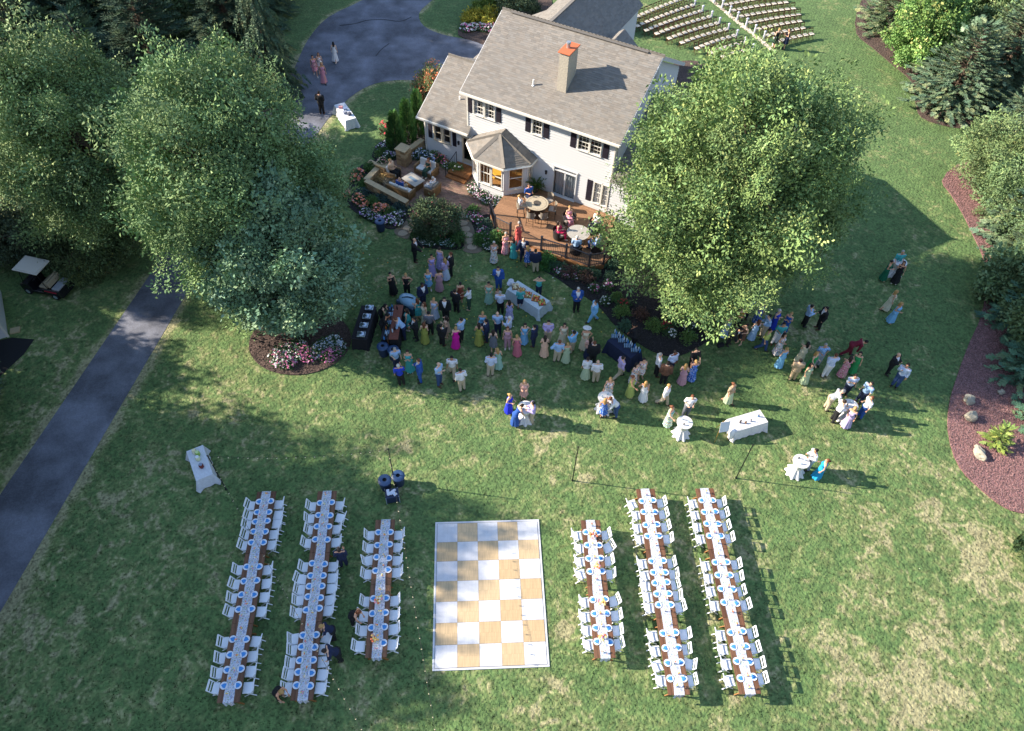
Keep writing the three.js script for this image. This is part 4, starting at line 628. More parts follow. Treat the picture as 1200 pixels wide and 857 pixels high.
// stone seat walls and pillars, block by block
const stoneVar = [0xc2a47a, 0xb3956d, 0xcdb289, 0xa98b66, 0xd2ba94].map((c) => M(c, { roughness: 0.95, map: speckle, bumpMap: bumpNoise, bumpScale: 0.008 })), capM = M(0xc4b08c, { roughness: 0.9, map: speckle });
const blockG = [rbox(0.38, 0.14, 0.3, 0, 0, 0, 0.02), rbox(0.3, 0.14, 0.32, 0, 0, 0, 0.02), rbox(0.46, 0.14, 0.29, 0, 0, 0, 0.025)];
const blockW = [0.38, 0.3, 0.46];
function stoneWall(label, a, b, h) {
  const d = b.clone().sub(a), L = d.length(), ry = -Math.atan2(d.z, d.x), T = thing('stone_wall', label, 'wall', a, ry);
  for (let y = 0.07; y < h - 0.05; y += 0.145) { let x = rr(-0.15, 0); while (x < L - 0.05) { const k = Math.floor(rand() * 3), w = blockW[k], o = part(T, 'stone_block', blockG[k], pick(stoneVar)); const x0 = Math.max(0, x), x1 = Math.min(L, x + w); o.position.set((x0 + x1) / 2, y, rr(-0.012, 0.012)); o.scale.x = (x1 - x0 - 0.008) / w; x += w; } }
  const n = Math.round(L / 0.75); for (let i = 0; i < n; i++) { const o = part(T, 'cap_stone', rbox(L / n - 0.012, 0.07, 0.4, 0, 0, 0, 0.015), capM); o.position.set((i + 0.5) * L / n, h, 0); }
  return T;
}
function stonePillar(label, c, h, w, ry) {
  const T = thing('stone_pillar', label, 'pillar', c, ry);
  for (let y = 0.07, r = 0; y < h - 0.05; y += 0.145, r++) for (const [sx, sz, t] of [[-1, -1, 0], [1, -1, 1], [1, 1, 0], [-1, 1, 1]]) { const o = part(T, 'stone_block', box(w / 2 - 0.006, 0.138, w / 2 - 0.006), pick(stoneVar)); o.position.set(sx * w / 4 + rr(-0.006, 0.006), y, sz * w / 4 + rr(-0.006, 0.006)); }
  part(T, 'cap_stone', rbox(w + 0.12, 0.08, w + 0.12, 0, h + 0.02, 0, 0.02), capM); return T;
}
stoneWall('low stone seat wall behind the patio sofa', gnd(430, 220), gnd(478, 245.5), 0.6);
stoneWall('short stone seat wall joining the flower topped pillar', gnd(430, 219.5), gnd(446, 203), 0.6);
stonePillar('square stone pillar with a pot of flowers on it', gnd(450, 203.5), 0.85, 0.75, -27 * DEG);
stonePillar('tall square stone pillar next to the arborvitae', gnd(474, 192), 1.25, 0.72, -27 * DEG);
stoneWall('stone wall running from the tall pillar to the house', gnd(479, 186.5), gnd(496, 174), 0.75);
stoneWall('inner stone kerb of the grass planter', gnd(447, 211.5), gnd(459, 222), 0.3);
{ // garden step slabs at the wall end, kitchen landing
  const s1 = gnd(437, 193), s2 = gnd(446, 196.5);
  solo('stone_step', muv(rbox(0.75, 0.14, 0.42, s1.x, 0.08, s1.z, 0.02, -35 * DEG)), capM, 'grey stone step slab on the lawn side of the pillar', 'step');
  solo('stone_step', muv(rbox(0.75, 0.2, 0.42, s2.x, 0.11, s2.z, 0.02, -35 * DEG)), capM, 'grey stone step slab against the flower topped pillar', 'step');
  const L = thing('door_landing', 'small wooden landing with black handrail outside the kitchen door', 'landing', HW(-6.35, 0, 0.9), -27 * DEG);
  for (let i = 0; i < 9; i++) part(L, 'board', muv(box(1.5, 0.03, 0.135, 0, 0.3, -0.72 + i * 0.145)), wood(0xb5763f));
  part(L, 'base', muv(box(1.46, 0.28, 1.28, 0, 0.14, -0.14)), wood(0x8e5c34));
  part(L, 'step', muv(rbox(1.5, 0.15, 0.32, 0, 0.08, 0.68, 0.01)), wood(0xb5763f));
  part(L, 'handrail', mrg([bar(V(-0.72, 0.3, -0.6), V(-0.72, 1.2, -0.6), 0.025), bar(V(-0.72, 0.05, 0.8), V(-0.72, 0.85, 0.8), 0.025), bar(V(-0.72, 1.2, -0.6), V(-0.72, 0.85, 0.8), 0.025), ...[0.2, 0.4, 0.6, 0.8].map((t) => bar(V(-0.72, 0.3, mix(-0.6, 0.8, t)), V(-0.72, mix(1.2, 0.85, t), mix(-0.6, 0.8, t)), 0.01))]), railM);
}
// ---------------------------------------------------------------- patio and deck furniture
const wicker = M(0x4a3d33, { roughness: 0.85, map: woodTex }), teak = wood(0xa9855a), cushion = cloth(0xe6e2da), greyCush = cloth(0x9a938b), darkWick = M(0x2b2524, { roughness: 0.8, map: woodTex });
function sofa(name, label, p, ry, w, frame, cush, nb) {
  const T = thing(name, label, 'sofa', p, ry);
  part(T, 'base', muv(rbox(w, 0.26, 0.78, 0, 0.2, 0, 0.03)), frame); for (const s of [-1, 1]) part(T, 'armrest', muv(rbox(0.12, 0.5, 0.78, s * (w / 2 - 0.06), 0.38, 0, 0.03)), frame);
  part(T, 'backrest', muv(rbox(w, 0.62, 0.12, 0, 0.5, -0.36, 0.03, 0, -0.12)), frame);
  for (let i = 0; i < nb; i++) { const cw = (w - 0.26) / nb, x = -w / 2 + 0.13 + cw * (i + 0.5); part(T, 'seat_cushion', rbox(cw - 0.02, 0.15, 0.62, x, 0.41, 0.05, 0.05), cush); part(T, 'back_cushion', rbox(cw - 0.02, 0.5, 0.16, x, 0.7, -0.24, 0.06, 0, -0.18), cush); }
  for (const sx of [-1, 1]) for (const sz of [-1, 1]) part(T, 'leg', box(0.06, 0.1, 0.06, sx * (w / 2 - 0.06), 0.05, sz * 0.33), frame);
  return T;
}
const PY = 0.045;
sofa('patio_sofa', 'teak loveseat with cream cushions backed by the seat wall', gnd(471, 229).setY(PY), 152 * DEG, 1.7, teak, cushion, 2);
sofa('patio_sofa', 'cream cushioned loveseat on the house side of the fire table', gnd(500, 204).setY(PY), -20 * DEG - 8 * DEG, 1.5, teak, cushion, 2);
sofa('patio_armchair', 'cream cushioned armchair beside the flower topped pillar', gnd(461, 209).setY(PY), 68 * DEG, 0.9, teak, cushion, 1);
sofa('patio_armchair', 'grey cushioned armchair with its back to the stepping stones', gnd(507, 228).setY(PY), -118 * DEG, 0.9, teak, greyCush, 1);
{ const T = thing('fire_table', 'rectangular teak fire table with grey top', 'fire table', gnd(485, 219).setY(PY), -40 * DEG); part(T, 'base', muv(rbox(1.1, 0.5, 0.75, 0, 0.26, 0, 0.02)), teak); const t = part(T, 'top', muv(rbox(1.3, 0.06, 0.92, 0, 0.55, 0, 0.015)), M(0xbdb6aa, { roughness: 0.7, map: speckle })); part(t, 'burner', muv(box(0.7, 0.03, 0.22, 0, 0.585, 0)), M(0x6f8291, { roughness: 0.3 })); part(T, 'panel', mrg([box(0.9, 0.38, 0.02, 0, 0.26, 0.38), box(0.02, 0.38, 0.6, 0.555, 0.26, 0)]), wood(0x9a7448)); }
const roundTop = (n, l, p, r, h, mTop) => { const T = thing(n, l, 'table', p); const t = part(T, 'top', mrg([cyl(r - 0.02, r, 0.05, 0, h - 0.05, 0, 36)]), mTop); const rg = new THREE.RingGeometry(r * 0.8, r * 0.84, 36).rotateX(-PI / 2).translate(0, h + 0.004, 0), hub = new THREE.CylinderGeometry(r * 0.3, r * 0.3, 0.03, 24).translate(0, h + 0.018, 0); part(t, 'inlay', rg, M(0x8b7d6c)); part(t, 'fire_bowl', hub, M(0x4c4640, { roughness: 0.6 })); part(T, 'pedestal', mrg([cyl(r * 0.6, r * 0.5, h - 0.06, 0, 0, 0, 20)]), wicker); return T; };
roundTop('bar_table', 'tall round tile top table on the deck by the bay', gnd(629.3, 238, DK + 0.95).setY(DK), 0.72, 0.95, M(0xc3b59c, { roughness: 0.6, map: speckle }));
{ const c = gnd(677.8, 272.5, DK + 0.7).setY(DK), T = thing('round_table', 'low round stone top table among the dark wicker chairs', 'table', c); part(T, 'top', mrg([cyl(0.66, 0.7, 0.05, 0, 0.65, 0, 36)]), M(0xb9b4ab, { roughness: 0.5, map: speckle })); part(T, 'pedestal', mrg([cyl(0.32, 0.3, 0.65, 0, 0, 0, 16)]), darkWick);
  for (const [dx, dz, k] of [[0.02, 0.45, 0], [0.2, -0.35, 1], [-0.35, -0.1, 2]]) { const g = thing('drinking_glass', ['clear glass near the blue shirted guest on stone table', 'clear glass at the house side of the stone table', 'clear glass facing the pink dressed guests on stone table'][k], 'glass', [c.x + dx, DK + 0.7, c.z + dz]); part(g, 'bowl', new THREE.CylinderGeometry(0.04, 0.035, 0.12, 12, 1, true).translate(0, 0.065, 0), glass); part(g, 'base', cyl(0.035, 0.035, 0.01), M(0xdddddd, { roughness: 0.2 })); } }
function barChair(label, p, ry) { const T = thing('bar_chair', label, 'chair', p, ry, 'tall chairs round the bar table'); part(T, 'seat', muv(rbox(0.48, 0.08, 0.46, 0, 0.66, 0, 0.03)), greyCush); const b = new THREE.CylinderGeometry(0.28, 0.27, 0.42, 14, 1, true, PI * 0.6, PI * 0.8).translate(0, 0.92, 0); part(T, 'backrest', b, M(0xa39887, { roughness: 0.9, side: THREE.DoubleSide, map: woodTex })); for (const sx of [-1, 1]) for (const sz of [-1, 1]) part(T, 'leg', bar(V(sx * 0.24, 0, sz * 0.22), V(sx * 0.2, 0.64, sz * 0.18), 0.018), wicker); part(T, 'footrest', mrg([bar(V(-0.22, 0.25, 0.2), V(0.22, 0.25, 0.2), 0.012), bar(V(-0.22, 0.25, -0.2), V(0.22, 0.25, -0.2), 0.012)]), wicker); return T; }
const btc = gnd(629.3, 238, DK + 0.95).setY(DK);
[['tall woven chair with its back to the railing steps', 160], ['tall woven chair facing the bay from the deck middle', 205], ['tall woven chair next to the low round table side', 262], ['tall woven chair nearest the sliding door', 310], ['tall woven chair under the guest in white by the bay', 95], ['tall woven chair under the guest in blue by the bay', 30]].forEach(([l, a]) => { const t = (a) * DEG, d = V(Math.sin(t + PI) * 1.0, 0, Math.cos(t + PI) * 1.0); barChair(l, btc.clone().add(d), t); });
function clubChair(label, p, ry) { const T = thing('wicker_chair', label, 'chair', p, ry, 'dark wicker chairs on the deck'); const sh = new THREE.CylinderGeometry(0.42, 0.36, 0.62, 18, 1, true, PI * 0.42, PI * 1.16).translate(0, 0.36, 0); part(T, 'shell', mrg([sh]), M(0x2b2524, { roughness: 0.8, map: woodTex, side: THREE.DoubleSide })); part(T, 'rim', new THREE.TorusGeometry(0.42, 0.03, 6, 18, PI * 1.16).rotateX(PI / 2).rotateY(-PI * 0.42 + PI / 2 + PI * 0.0).translate(0, 0.67, 0), darkWick); part(T, 'seat', cyl(0.36, 0.36, 0.14, 0, 0.3, 0, 16), greyCush); part(T, 'base', cyl(0.3, 0.32, 0.3, 0, 0, 0, 14), darkWick); return T; }
const lowC = gnd(677.8, 272.5, DK + 0.7).setY(DK), clubSeats = [];
[['dark wicker chair under the pink dressed guest by the house', gnd(667, 256, DK + 0.4)], ['dark wicker chair under the guest in hot pink trousers', gnd(655.5, 273, DK + 0.4)], ['dark wicker chair backed against the railing, blue shirted guest', gnd(675, 290, DK + 0.4)], ['dark wicker chair at the railing corner, grey haired guest', gnd(699, 288, DK + 0.4)], ['dark wicker chair under the overhanging branches', gnd(698, 264, DK + 0.4)]].forEach(([l, p]) => { p.setY(DK); const ry = Math.atan2(lowC.x - p.x, lowC.z - p.z); clubSeats.push([p, ry]); clubChair(l, p, ry); });
{ // potted fern in the corner by the bay, planter pot on the pillar
  const p = HW(-1.0, DK, 0.45), T = thing('potted_fern', 'fern in a dark pot in the corner of the bay', 'plant', p); part(T, 'pot', mrg([cyl(0.17, 0.22, 0.4, 0, 0, 0, 14)]), M(0x3c3a3e)); const L = []; const r = rng(8); for (let i = 0; i < 46; i++) { const a = r() * 6.28, e = rr(0.2, 1.2, r); L.push({ p: V(0, 0.42, 0), d: V(Math.cos(a) * Math.cos(e), Math.sin(e), Math.sin(a) * Math.cos(e)), s: rr(0.7, 1.1, r), c: jig([0.08, 0.15, 0.03], r) }); } scatter(T, 'fronds', NSP.w, leafMat, L);
  const q = gnd(450, 203.5); bush('potted_flowers', 'mixed flowers overflowing the pot on the square pillar', V(q.x, 0.9, q.z), { R: 0.28, H: 0.3, flower: [0.75, 0.3, 0.32], flower2: [0.7, 0.62, 0.4], nf: 30, seed: 300, category: 'plant' });
}
// ---------------------------------------------------------------- flower beds
const FL = { white: [0.8, 0.8, 0.78], pink: [0.75, 0.2, 0.42], coral: [0.85, 0.25, 0.12], lilac: [0.5, 0.3, 0.62], red: [0.62, 0.03, 0.06], yellow: [0.8, 0.6, 0.08], mag: [0.65, 0.08, 0.35] };
const BED_TXT = { A: 'in the bed outside the stone wall', B: 'in the bed between the stepping stone paths', C: 'in the bed beside the deck steps', D: 'in the bed by the arborvitae', K: 'along the kitchen wall', Y: 'along the foot of the bay', M: 'in the black mulch by the deck', R: 'on the petunia mulch ring', T: 'in the corner bed by the turning area' };
let bseed = 400;
const bushes = (bedKey, kind, list, opt) => list.forEach(([x, y, s = 1], i) => bush('flowering_plant', kind + ' ' + BED_TXT[bedKey], gnd(x, y, 0.05), { ...opt, R: (opt.R ?? 0.35) * s, H: (opt.H ?? 0.4) * s, seed: bseed++, category: 'plant', group: kind + ' ' + BED_TXT[bedKey] }));
bushes('A', 'orange coral begonia clump', [[420, 206], [416, 211, 0.8], [420, 236], [426, 241, 0.8], [444, 247], [450, 246, 0.8], [406, 229, 0.7]], { flower: FL.coral, flower2: [0.8, 0.35, 0.3], nf: 40, R: 0.42, H: 0.42, fs: 0.065 });
bushes('A', 'white and lilac petunia mound', [[428, 251], [434, 254, 0.9], [455, 259], [462, 256], [469, 252, 0.8], [466, 262, 0.8], [441, 256, 0.8]], { flower: FL.white, flower2: FL.lilac, nf: 44, R: 0.4, H: 0.26 });
bushes('A', 'round green clipped shrub', [[431, 214, 0.8], [434, 200], [426, 219, 0.7], [437, 239], [457, 250, 0.7]], { col: [0.07, 0.15, 0.03], R: 0.42, H: 0.5, n: 70 });
bushes('A', 'blue green catmint', [[449, 235], [470, 245], [425, 228, 0.8]], { col: [0.045, 0.09, 0.075], R: 0.5, H: 0.4, n: 70 });
bushes('B', 'white alyssum drift', [[491, 283], [498, 284], [505, 285], [520, 285], [527, 286]], { flower: FL.white, flower2: [0.5, 0.75, 0.75], nf: 34, R: 0.32, H: 0.16, fs: 0.045 });
bushes('B', 'round green clipped shrub', [[488, 278, 0.8], [511, 281], [537, 284, 1.3], [529, 254, 1.2]], { col: [0.055, 0.13, 0.03], R: 0.4, H: 0.5, n: 80 });
bushes('B', 'mixed marigold clump', [[522, 277], [500, 276, 0.8], [529, 264]], { flower: FL.coral, flower2: FL.yellow, nf: 20, R: 0.3, H: 0.22 });
broadleaf('crape_myrtle', 'dark bushy crape myrtle with pink tips between the stone paths', gnd(508, 272, 0.05), { H: 2.1, R: 1.35, bottom: 0.1, boughs: 55, per: 46, col: [0.07, 0.11, 0.045], alt: [0.26, 0.09, 0.1], altP: 0.1, trunk: 0.05, seed: 91, bough: 0.42, spr: SPR.s, scale: 1.3 });
bushes('C', 'pink and white petunia mound', [[554, 254], [560, 259], [566, 272], [569, 279, 0.9]], { flower: FL.white, flower2: FL.pink, nf: 40, R: 0.38, H: 0.28 });
bushes('C', 'round green clipped shrub', [[554, 250, 0.9], [562, 283], [582, 284, 1.4]], { col: [0.06, 0.15, 0.03], R: 0.42, H: 0.55, n: 80 });
bushes('C', 'blue green catmint', [[571, 265], [574, 276]], { col: [0.05, 0.1, 0.07], R: 0.45, H: 0.4, n: 70 });
bushes('C', 'low white alyssum', [[572, 290], [578, 291]], { flower: FL.white, nf: 26, R: 0.3, H: 0.15 });
bushes('D', 'white phlox clump', [[447, 175], [452, 172], [455, 184], [460, 183, 0.8]], { flower: FL.white, flower2: FL.lilac, nf: 34, R: 0.35, H: 0.35 });
bushes('D', 'green hosta clump', [[445, 181], [452, 179, 0.8]], { col: [0.09, 0.17, 0.04], R: 0.36, H: 0.3 });
bushes('D', 'tall red canna', [[451, 160]], { flower: FL.red, nf: 16, R: 0.3, H: 0.9, fs: 0.08, tall: 0.3 });
bushes('K', 'white and blue petunia mound', [[488, 184], [493, 182], [497, 185], [502, 188], [507, 189, 0.9]], { flower: FL.white, flower2: [0.35, 0.42, 0.7], nf: 40, R: 0.4, H: 0.42 });
bushes('K', 'coral geranium', [[512, 187, 0.9], [518, 190], [521, 193, 0.8]], { flower: FL.coral, flower2: FL.pink, nf: 26, R: 0.36, H: 0.45 });
bushes('K', 'variegated green shrub', [[510, 184], [524, 196, 0.8], [530, 199], [537, 202]], { col: [0.12, 0.2, 0.05], flower: FL.white, nf: 10, R: 0.36, H: 0.5 });
bushes('Y', 'white and pink impatiens mound', [[554, 221], [557, 226], [562, 230], [567, 233], [573, 236], [579, 238], [585, 239]], { flower: FL.white, flower2: [0.72, 0.42, 0.55], nf: 44, R: 0.4, H: 0.3 });
bushes('M', 'silver green perennial', [[645, 312], [652, 314, 0.8], [660, 317], [676, 319, 0.8], [690, 321], [697, 323, 0.8], [680, 316, 0.6], [716, 312], [714, 327, 0.9], [733, 384, 0.9]], { col: [0.06, 0.13, 0.07], R: 0.4, H: 0.36, n: 60 });
bushes('M', 'pink and white vinca', [[655, 319], [664, 323, 0.8], [677, 325], [696, 339], [713, 337], [714, 331, 0.7]], { flower: FL.white, flower2: FL.pink, nf: 24, R: 0.3, H: 0.24 });
bushes('M', 'burgundy barberry', [[667, 322, 1.2], [686, 327, 1.2], [751, 372]], { col: [0.1, 0.055, 0.04], R: 0.45, H: 0.42, n: 60 });
bushes('M', 'round lime green shrub', [[722, 350, 0.7], [728, 368], [766, 384, 1.1], [788, 378], [806, 398, 1], [832, 388]], { col: [0.11, 0.2, 0.045], R: 0.42, H: 0.42, n: 70 });
bushes('M', 'white annual tuft', [[710, 354], [785, 391], [808, 385]], { flower: FL.white, nf: 22, R: 0.34, H: 0.2 });
bushes('M', 'red annual tuft', [[730, 357], [781, 383]], { flower: FL.red, nf: 28, R: 0.34, H: 0.26 });
bush('clipped_shrub', 'bright green round boxwood at the deck railing corner', gnd(639, 311, 0.05), { R: 0.55, H: 0.95, col: [0.05, 0.16, 0.03], n: 150, seed: 350 });
bushes('R', 'white and pink petunia drift', [[326, 419], [333, 415], [341, 412], [346, 418], [336, 423], [330, 425, 0.9], [350, 409]], { flower: FL.white, flower2: FL.pink, nf: 60, R: 0.5, H: 0.3 });
bushes('R', 'magenta pink petunia drift', [[357, 415], [362, 419], [385, 419], [391, 415], [338, 428, 0.8]], { flower: FL.pink, flower2: [0.8, 0.35, 0.5], nf: 60, R: 0.45, H: 0.3 });
bushes('R', 'white petunia drift', [[377, 410], [384, 406], [391, 403], [372, 414, 0.9], [396, 408, 0.9]], { flower: FL.white, flower2: [0.6, 0.68, 0.85], nf: 60, R: 0.48, H: 0.3 });
bushes('T', 'white and pink begonia row', [[545, 34], [549, 36], [555, 34], [561, 33], [567, 35], [572, 36], [576, 33]], { flower: FL.white, flower2: FL.pink, nf: 40, R: 0.42, H: 0.4, fs: 0.07 });
bushes('T', 'golden yellow rounded shrub', [[553, 25, 1.1], [573, 25, 1.3]], { col: [0.36, 0.34, 0.04], R: 0.7, H: 0.9, n: 130, spr: SPR.t });
bushes('T', 'lime green rounded shrub', [[564, 17, 1.2], [575, 12, 1]], { col: [0.16, 0.24, 0.04], R: 0.7, H: 0.95, n: 130, spr: SPR.t });
bush('ornamental_grass', 'tan ornamental grass inside the stone wall planter', gnd(449, 213), { R: 0.45, H: 0.7, col: [0.3, 0.22, 0.09], n: 60, seed: 351, category: 'plant' });
bush('ornamental_grass', 'pinkish dry grass clump behind the loveseat', gnd(456, 219), { R: 0.4, H: 0.55, col: [0.24, 0.19, 0.12], n: 50, seed: 352, category: 'plant' });
// boulders on the red mulch
[['pale pointed boulder standing beside the dwarf conifer', 1135, 470, 0.7, 0.42, 0.45, 0.4], ['pale rounded boulder below the pointed one', 1136, 491, 0.62, 0.5, 0.5, 0.1], ['long pale boulder lying at the lawn edge of red mulch', 1147, 533, 0.5, 0.42, 0.85, 0.15], ['small pale rock near the clipped yews', 1172, 461, 0.32, 0.24, 0.3, 0.5]].forEach(([l, x, y, w, h, d, ry], i) => {
  const g = new THREE.IcosahedronGeometry(0.5, 2), p = g.attributes.position; for (let k = 0; k < p.count; k++) { const v = V(p.getX(k), p.getY(k), p.getZ(k)), n = 1 + 1.3 * (fbm(v.x * 2.6 + i * 9 + v.y * 1.3, v.y * 2 + v.z * 3.2 + i, 2) - 0.5); p.setXYZ(k, v.x * n * w, Math.max(-0.3, v.y * n) * h, v.z * n * d); } g.computeVertexNormals();
  const o = solo('boulder', muv(g), M(0xb9b19d, { roughness: 0.95, map: speckle, bumpMap: bumpNoise, bumpScale: 0.02, flatShading: true }), l, 'boulder'); const c = gnd(x, y); o.position.set(c.x, 0.05 + h * 0.28, c.z); o.rotation.y = ry;
});
{ const o = thing('bronze_shrub', 'dead bronze shrub between the far pines', 'shrub', gnd(1148, 112), 0); const L = [], r = rng(71); for (let i = 0; i < 240; i++) { const a = r() * 6.28, k = r(); L.push({ p: V(Math.cos(a) * k * 1.4, rr(0.2, 1.3, r), Math.sin(a) * k * 1), d: V(Math.cos(a), 0.4, Math.sin(a)).normalize(), s: 0.9, c: jig([0.38, 0.2, 0.06], r) }); } part(o, 'stem', bar(V(0, 0, 0), V(0, 1, 0), 0.03), barkM); scatter(o, 'foliage', NSP.b, leafMat, L); }

// ---------------------------------------------------------------- dance floor
const ROW = 4.1 * DEG;                                                // the floor and the table rows share one direction
{
  const c = V(-0.58, 0, -12.6), D = thing('dance_floor', 'chequered white and tan dance floor laid on the lawn', 'dance floor', c, 4.43 * DEG), S = 0.9144;
  part(D, 'underlay', box(5 * S + 0.04, 0.03, 7 * S + 0.04, 0, 0.017, 0), M(0x8f8f93));
  for (const [w, d, x, z] of [[5 * S + 0.2, 0.08, 0, -3.5 * S - 0.06], [5 * S + 0.2, 0.08, 0, 3.5 * S + 0.06], [0.08, 7 * S + 0.04, -2.5 * S - 0.06, 0], [0.08, 7 * S + 0.04, 2.5 * S + 0.06, 0]]) part(D, 'edge_trim', rbox(w, 0.04, d, x, 0.02, z, 0.012), M(0xcfcfd2, { roughness: 0.5 }));
  const vinyl = tex(256, 256, (u, v, o) => { const k = 0.9 + 0.1 * tn(u, v, 6, 4) - ((u * 6) % 1 < 0.03 ? 0.07 : 0) - (tn(u, v, 40, 2) > 0.78 ? 0.06 : 0); o[0] = k; o[1] = k; o[2] = k; }), oak = tex(256, 256, (u, v, o) => { const k = 0.82 + 0.18 * tn((u * 0.9) % 1, v * 0.06, 32, 3) - ((v * 6) % 1 < 0.03 ? 0.1 : 0); o[0] = k; o[1] = k; o[2] = k; });
  const mW = [0xd9d9dc, 0xd4d4d8, 0xdcdcde].map((k) => M(k, { roughness: 0.45, map: vinyl })), mT = [0xd2b78e, 0xceb288, 0xd5bb93].map((k) => M(k, { roughness: 0.5, map: oak })), g = rbox(S - 0.008, 0.02, S - 0.008, 0, 0, 0, 0.004), n = g.attributes.position; muv(g, 1);
  for (let r = 0; r < 7; r++) for (let q = 0; q < 5; q++) { const p = part(D, 'floor_panel', g, pick((r + q) % 2 ? mT : mW)); p.position.set((q - 2) * S, 0.043 + rr(0, 0.0015), (r - 3) * S); }
}
// ---------------------------------------------------------------- dining rows
const resin = M(0xf0f2f6, { roughness: 0.4 }), tWood = [0x7a5238, 0x84593d, 0x6f4930, 0x8a6144].map((c) => M(c, { roughness: 0.6, map: woodTex })), legWood = wood(0xa9702f);
const chairProto = (() => {
  const T = thing('folding_chair', '', 'chair');
  part(T, 'seat', mrg([rbox(0.43, 0.035, 0.4, 0, 0.44, 0.02, 0.012), rbox(0.36, 0.02, 0.33, 0, 0.462, 0.02, 0.008)]), resin);
  part(T, 'back_frame', mrg([plankBar(V(-0.2, 0.3, -0.08), V(-0.21, 0.8, -0.27), 0.035, 0.03), plankBar(V(0.2, 0.3, -0.08), V(0.21, 0.8, -0.27), 0.035, 0.03)]), resin);
  part(T, 'backrest', mrg([rbox(0.45, 0.1, 0.028, 0, 0.77, -0.262, 0.01, 0, -0.36), rbox(0.4, 0.05, 0.022, 0, 0.61, -0.2, 0.008, 0, -0.36)]), resin);
  for (const s of [-1, 1]) { part(T, 'leg', plankBar(V(s * 0.2, 0, 0.22), V(s * 0.2, 0.42, -0.12), 0.03, 0.028), resin); part(T, 'leg', plankBar(V(s * 0.175, 0, -0.24), V(s * 0.175, 0.43, 0.16), 0.03, 0.028), resin); }
  part(T, 'stretcher', mrg([bar(V(-0.18, 0.14, -0.11), V(0.18, 0.14, -0.11), 0.012)]), resin);
  return T;
})();
let chairUsed = false;
function placeChair(p, ry, label, group) { const c = chairUsed ? copyOf(chairProto, label, p, ry) : chairProto; chairUsed = true; c.position.copy(p); c.rotation.y = ry; c.userData.label = label; c.userData.group = group; return c; }
const napkinM = cloth(0x4f9ae0), plateM = M(0xe4e6ea, { roughness: 0.25 });
const plateG = new THREE.LatheGeometry([[0, 0.012], [0.09, 0.012], [0.1, 0.016], [0.145, 0.026], [0.15, 0.024], [0.1, 0.006], [0, 0]].map(([a, b]) => new THREE.Vector2(a, b)), 22);
const napG = (() => { const s = new THREE.Shape([[-0.085, -0.07], [0.085, -0.07], [0.07, 0.02], [0, 0.1], [-0.07, 0.02]].map((q) => new THREE.Vector2(...q))); const g = new THREE.ExtrudeGeometry(s, { depth: 0.012, bevelEnabled: true, bevelSize: 0.006, bevelThickness: 0.005, bevelSegments: 1 }).rotateX(-PI / 2).translate(0, 0.022, 0); const f = box(0.05, 0.02, 0.1, 0, 0.04, 0); return mrg([prep(g), f]); })();
const rows = [
  ['A', [312.7, 576], [267, 824], [[5, 5], [4, 4], [4, 4]], 'outer shaded row'],
  ['B', [383.6, 575.5], [353.3, 821], [[4, 4], [5, 5], [5, 5]], 'middle shaded row'],
  ['C', [451.5, 609], [440.4, 771], [[4, 4], [3, 4]], 'short shaded row'],
  ['D', [691.9, 609.7], [709.3, 771.7], [[4, 4], [4, 4]], 'short sunlit row'],
  ['E', [756.3, 573], [796.2, 814.8], [[4, 4], [5, 5], [4, 4]], 'middle sunlit row'],
  ['F', [825.5, 572.4], [879.5, 813.8], [[4, 4], [4, 4], [4, 4]], 'outer sunlit row'],
];
const runnerTex = tex(512, 512, (u, v, o) => { const k = 0.9 + 0.1 * tn(u, v, 16, 3), w = tn(u, v, 22, 2), b = tn((u + 0.37) % 1, v, 30, 2); o[0] = k; o[1] = k; o[2] = k; if (w > 0.62) { o[0] *= 0.78; o[1] *= 0.85; o[2] *= 0.95; } if (b > 0.68) { o[0] *= 0.95; o[1] *= 0.78; o[2] *= 0.72; } if (tn(u, (v + 0.6) % 1, 26, 2) > 0.68) { o[0] *= 0.75; o[1] *= 0.85; o[2] *= 0.7; } }, { rep: [1.2, 1.2] });
const runnerM = M(0xd6d9e2, { roughness: 0.95, map: runnerTex, side: THREE.DoubleSide });
const ends = (n, i) => n === 3 ? ['house end', 'middle', 'far end'][i] : ['house end', 'far end'][i];
const vaseM = M(0xdfe6ea, { roughness: 0.1 });
let vs = 0;
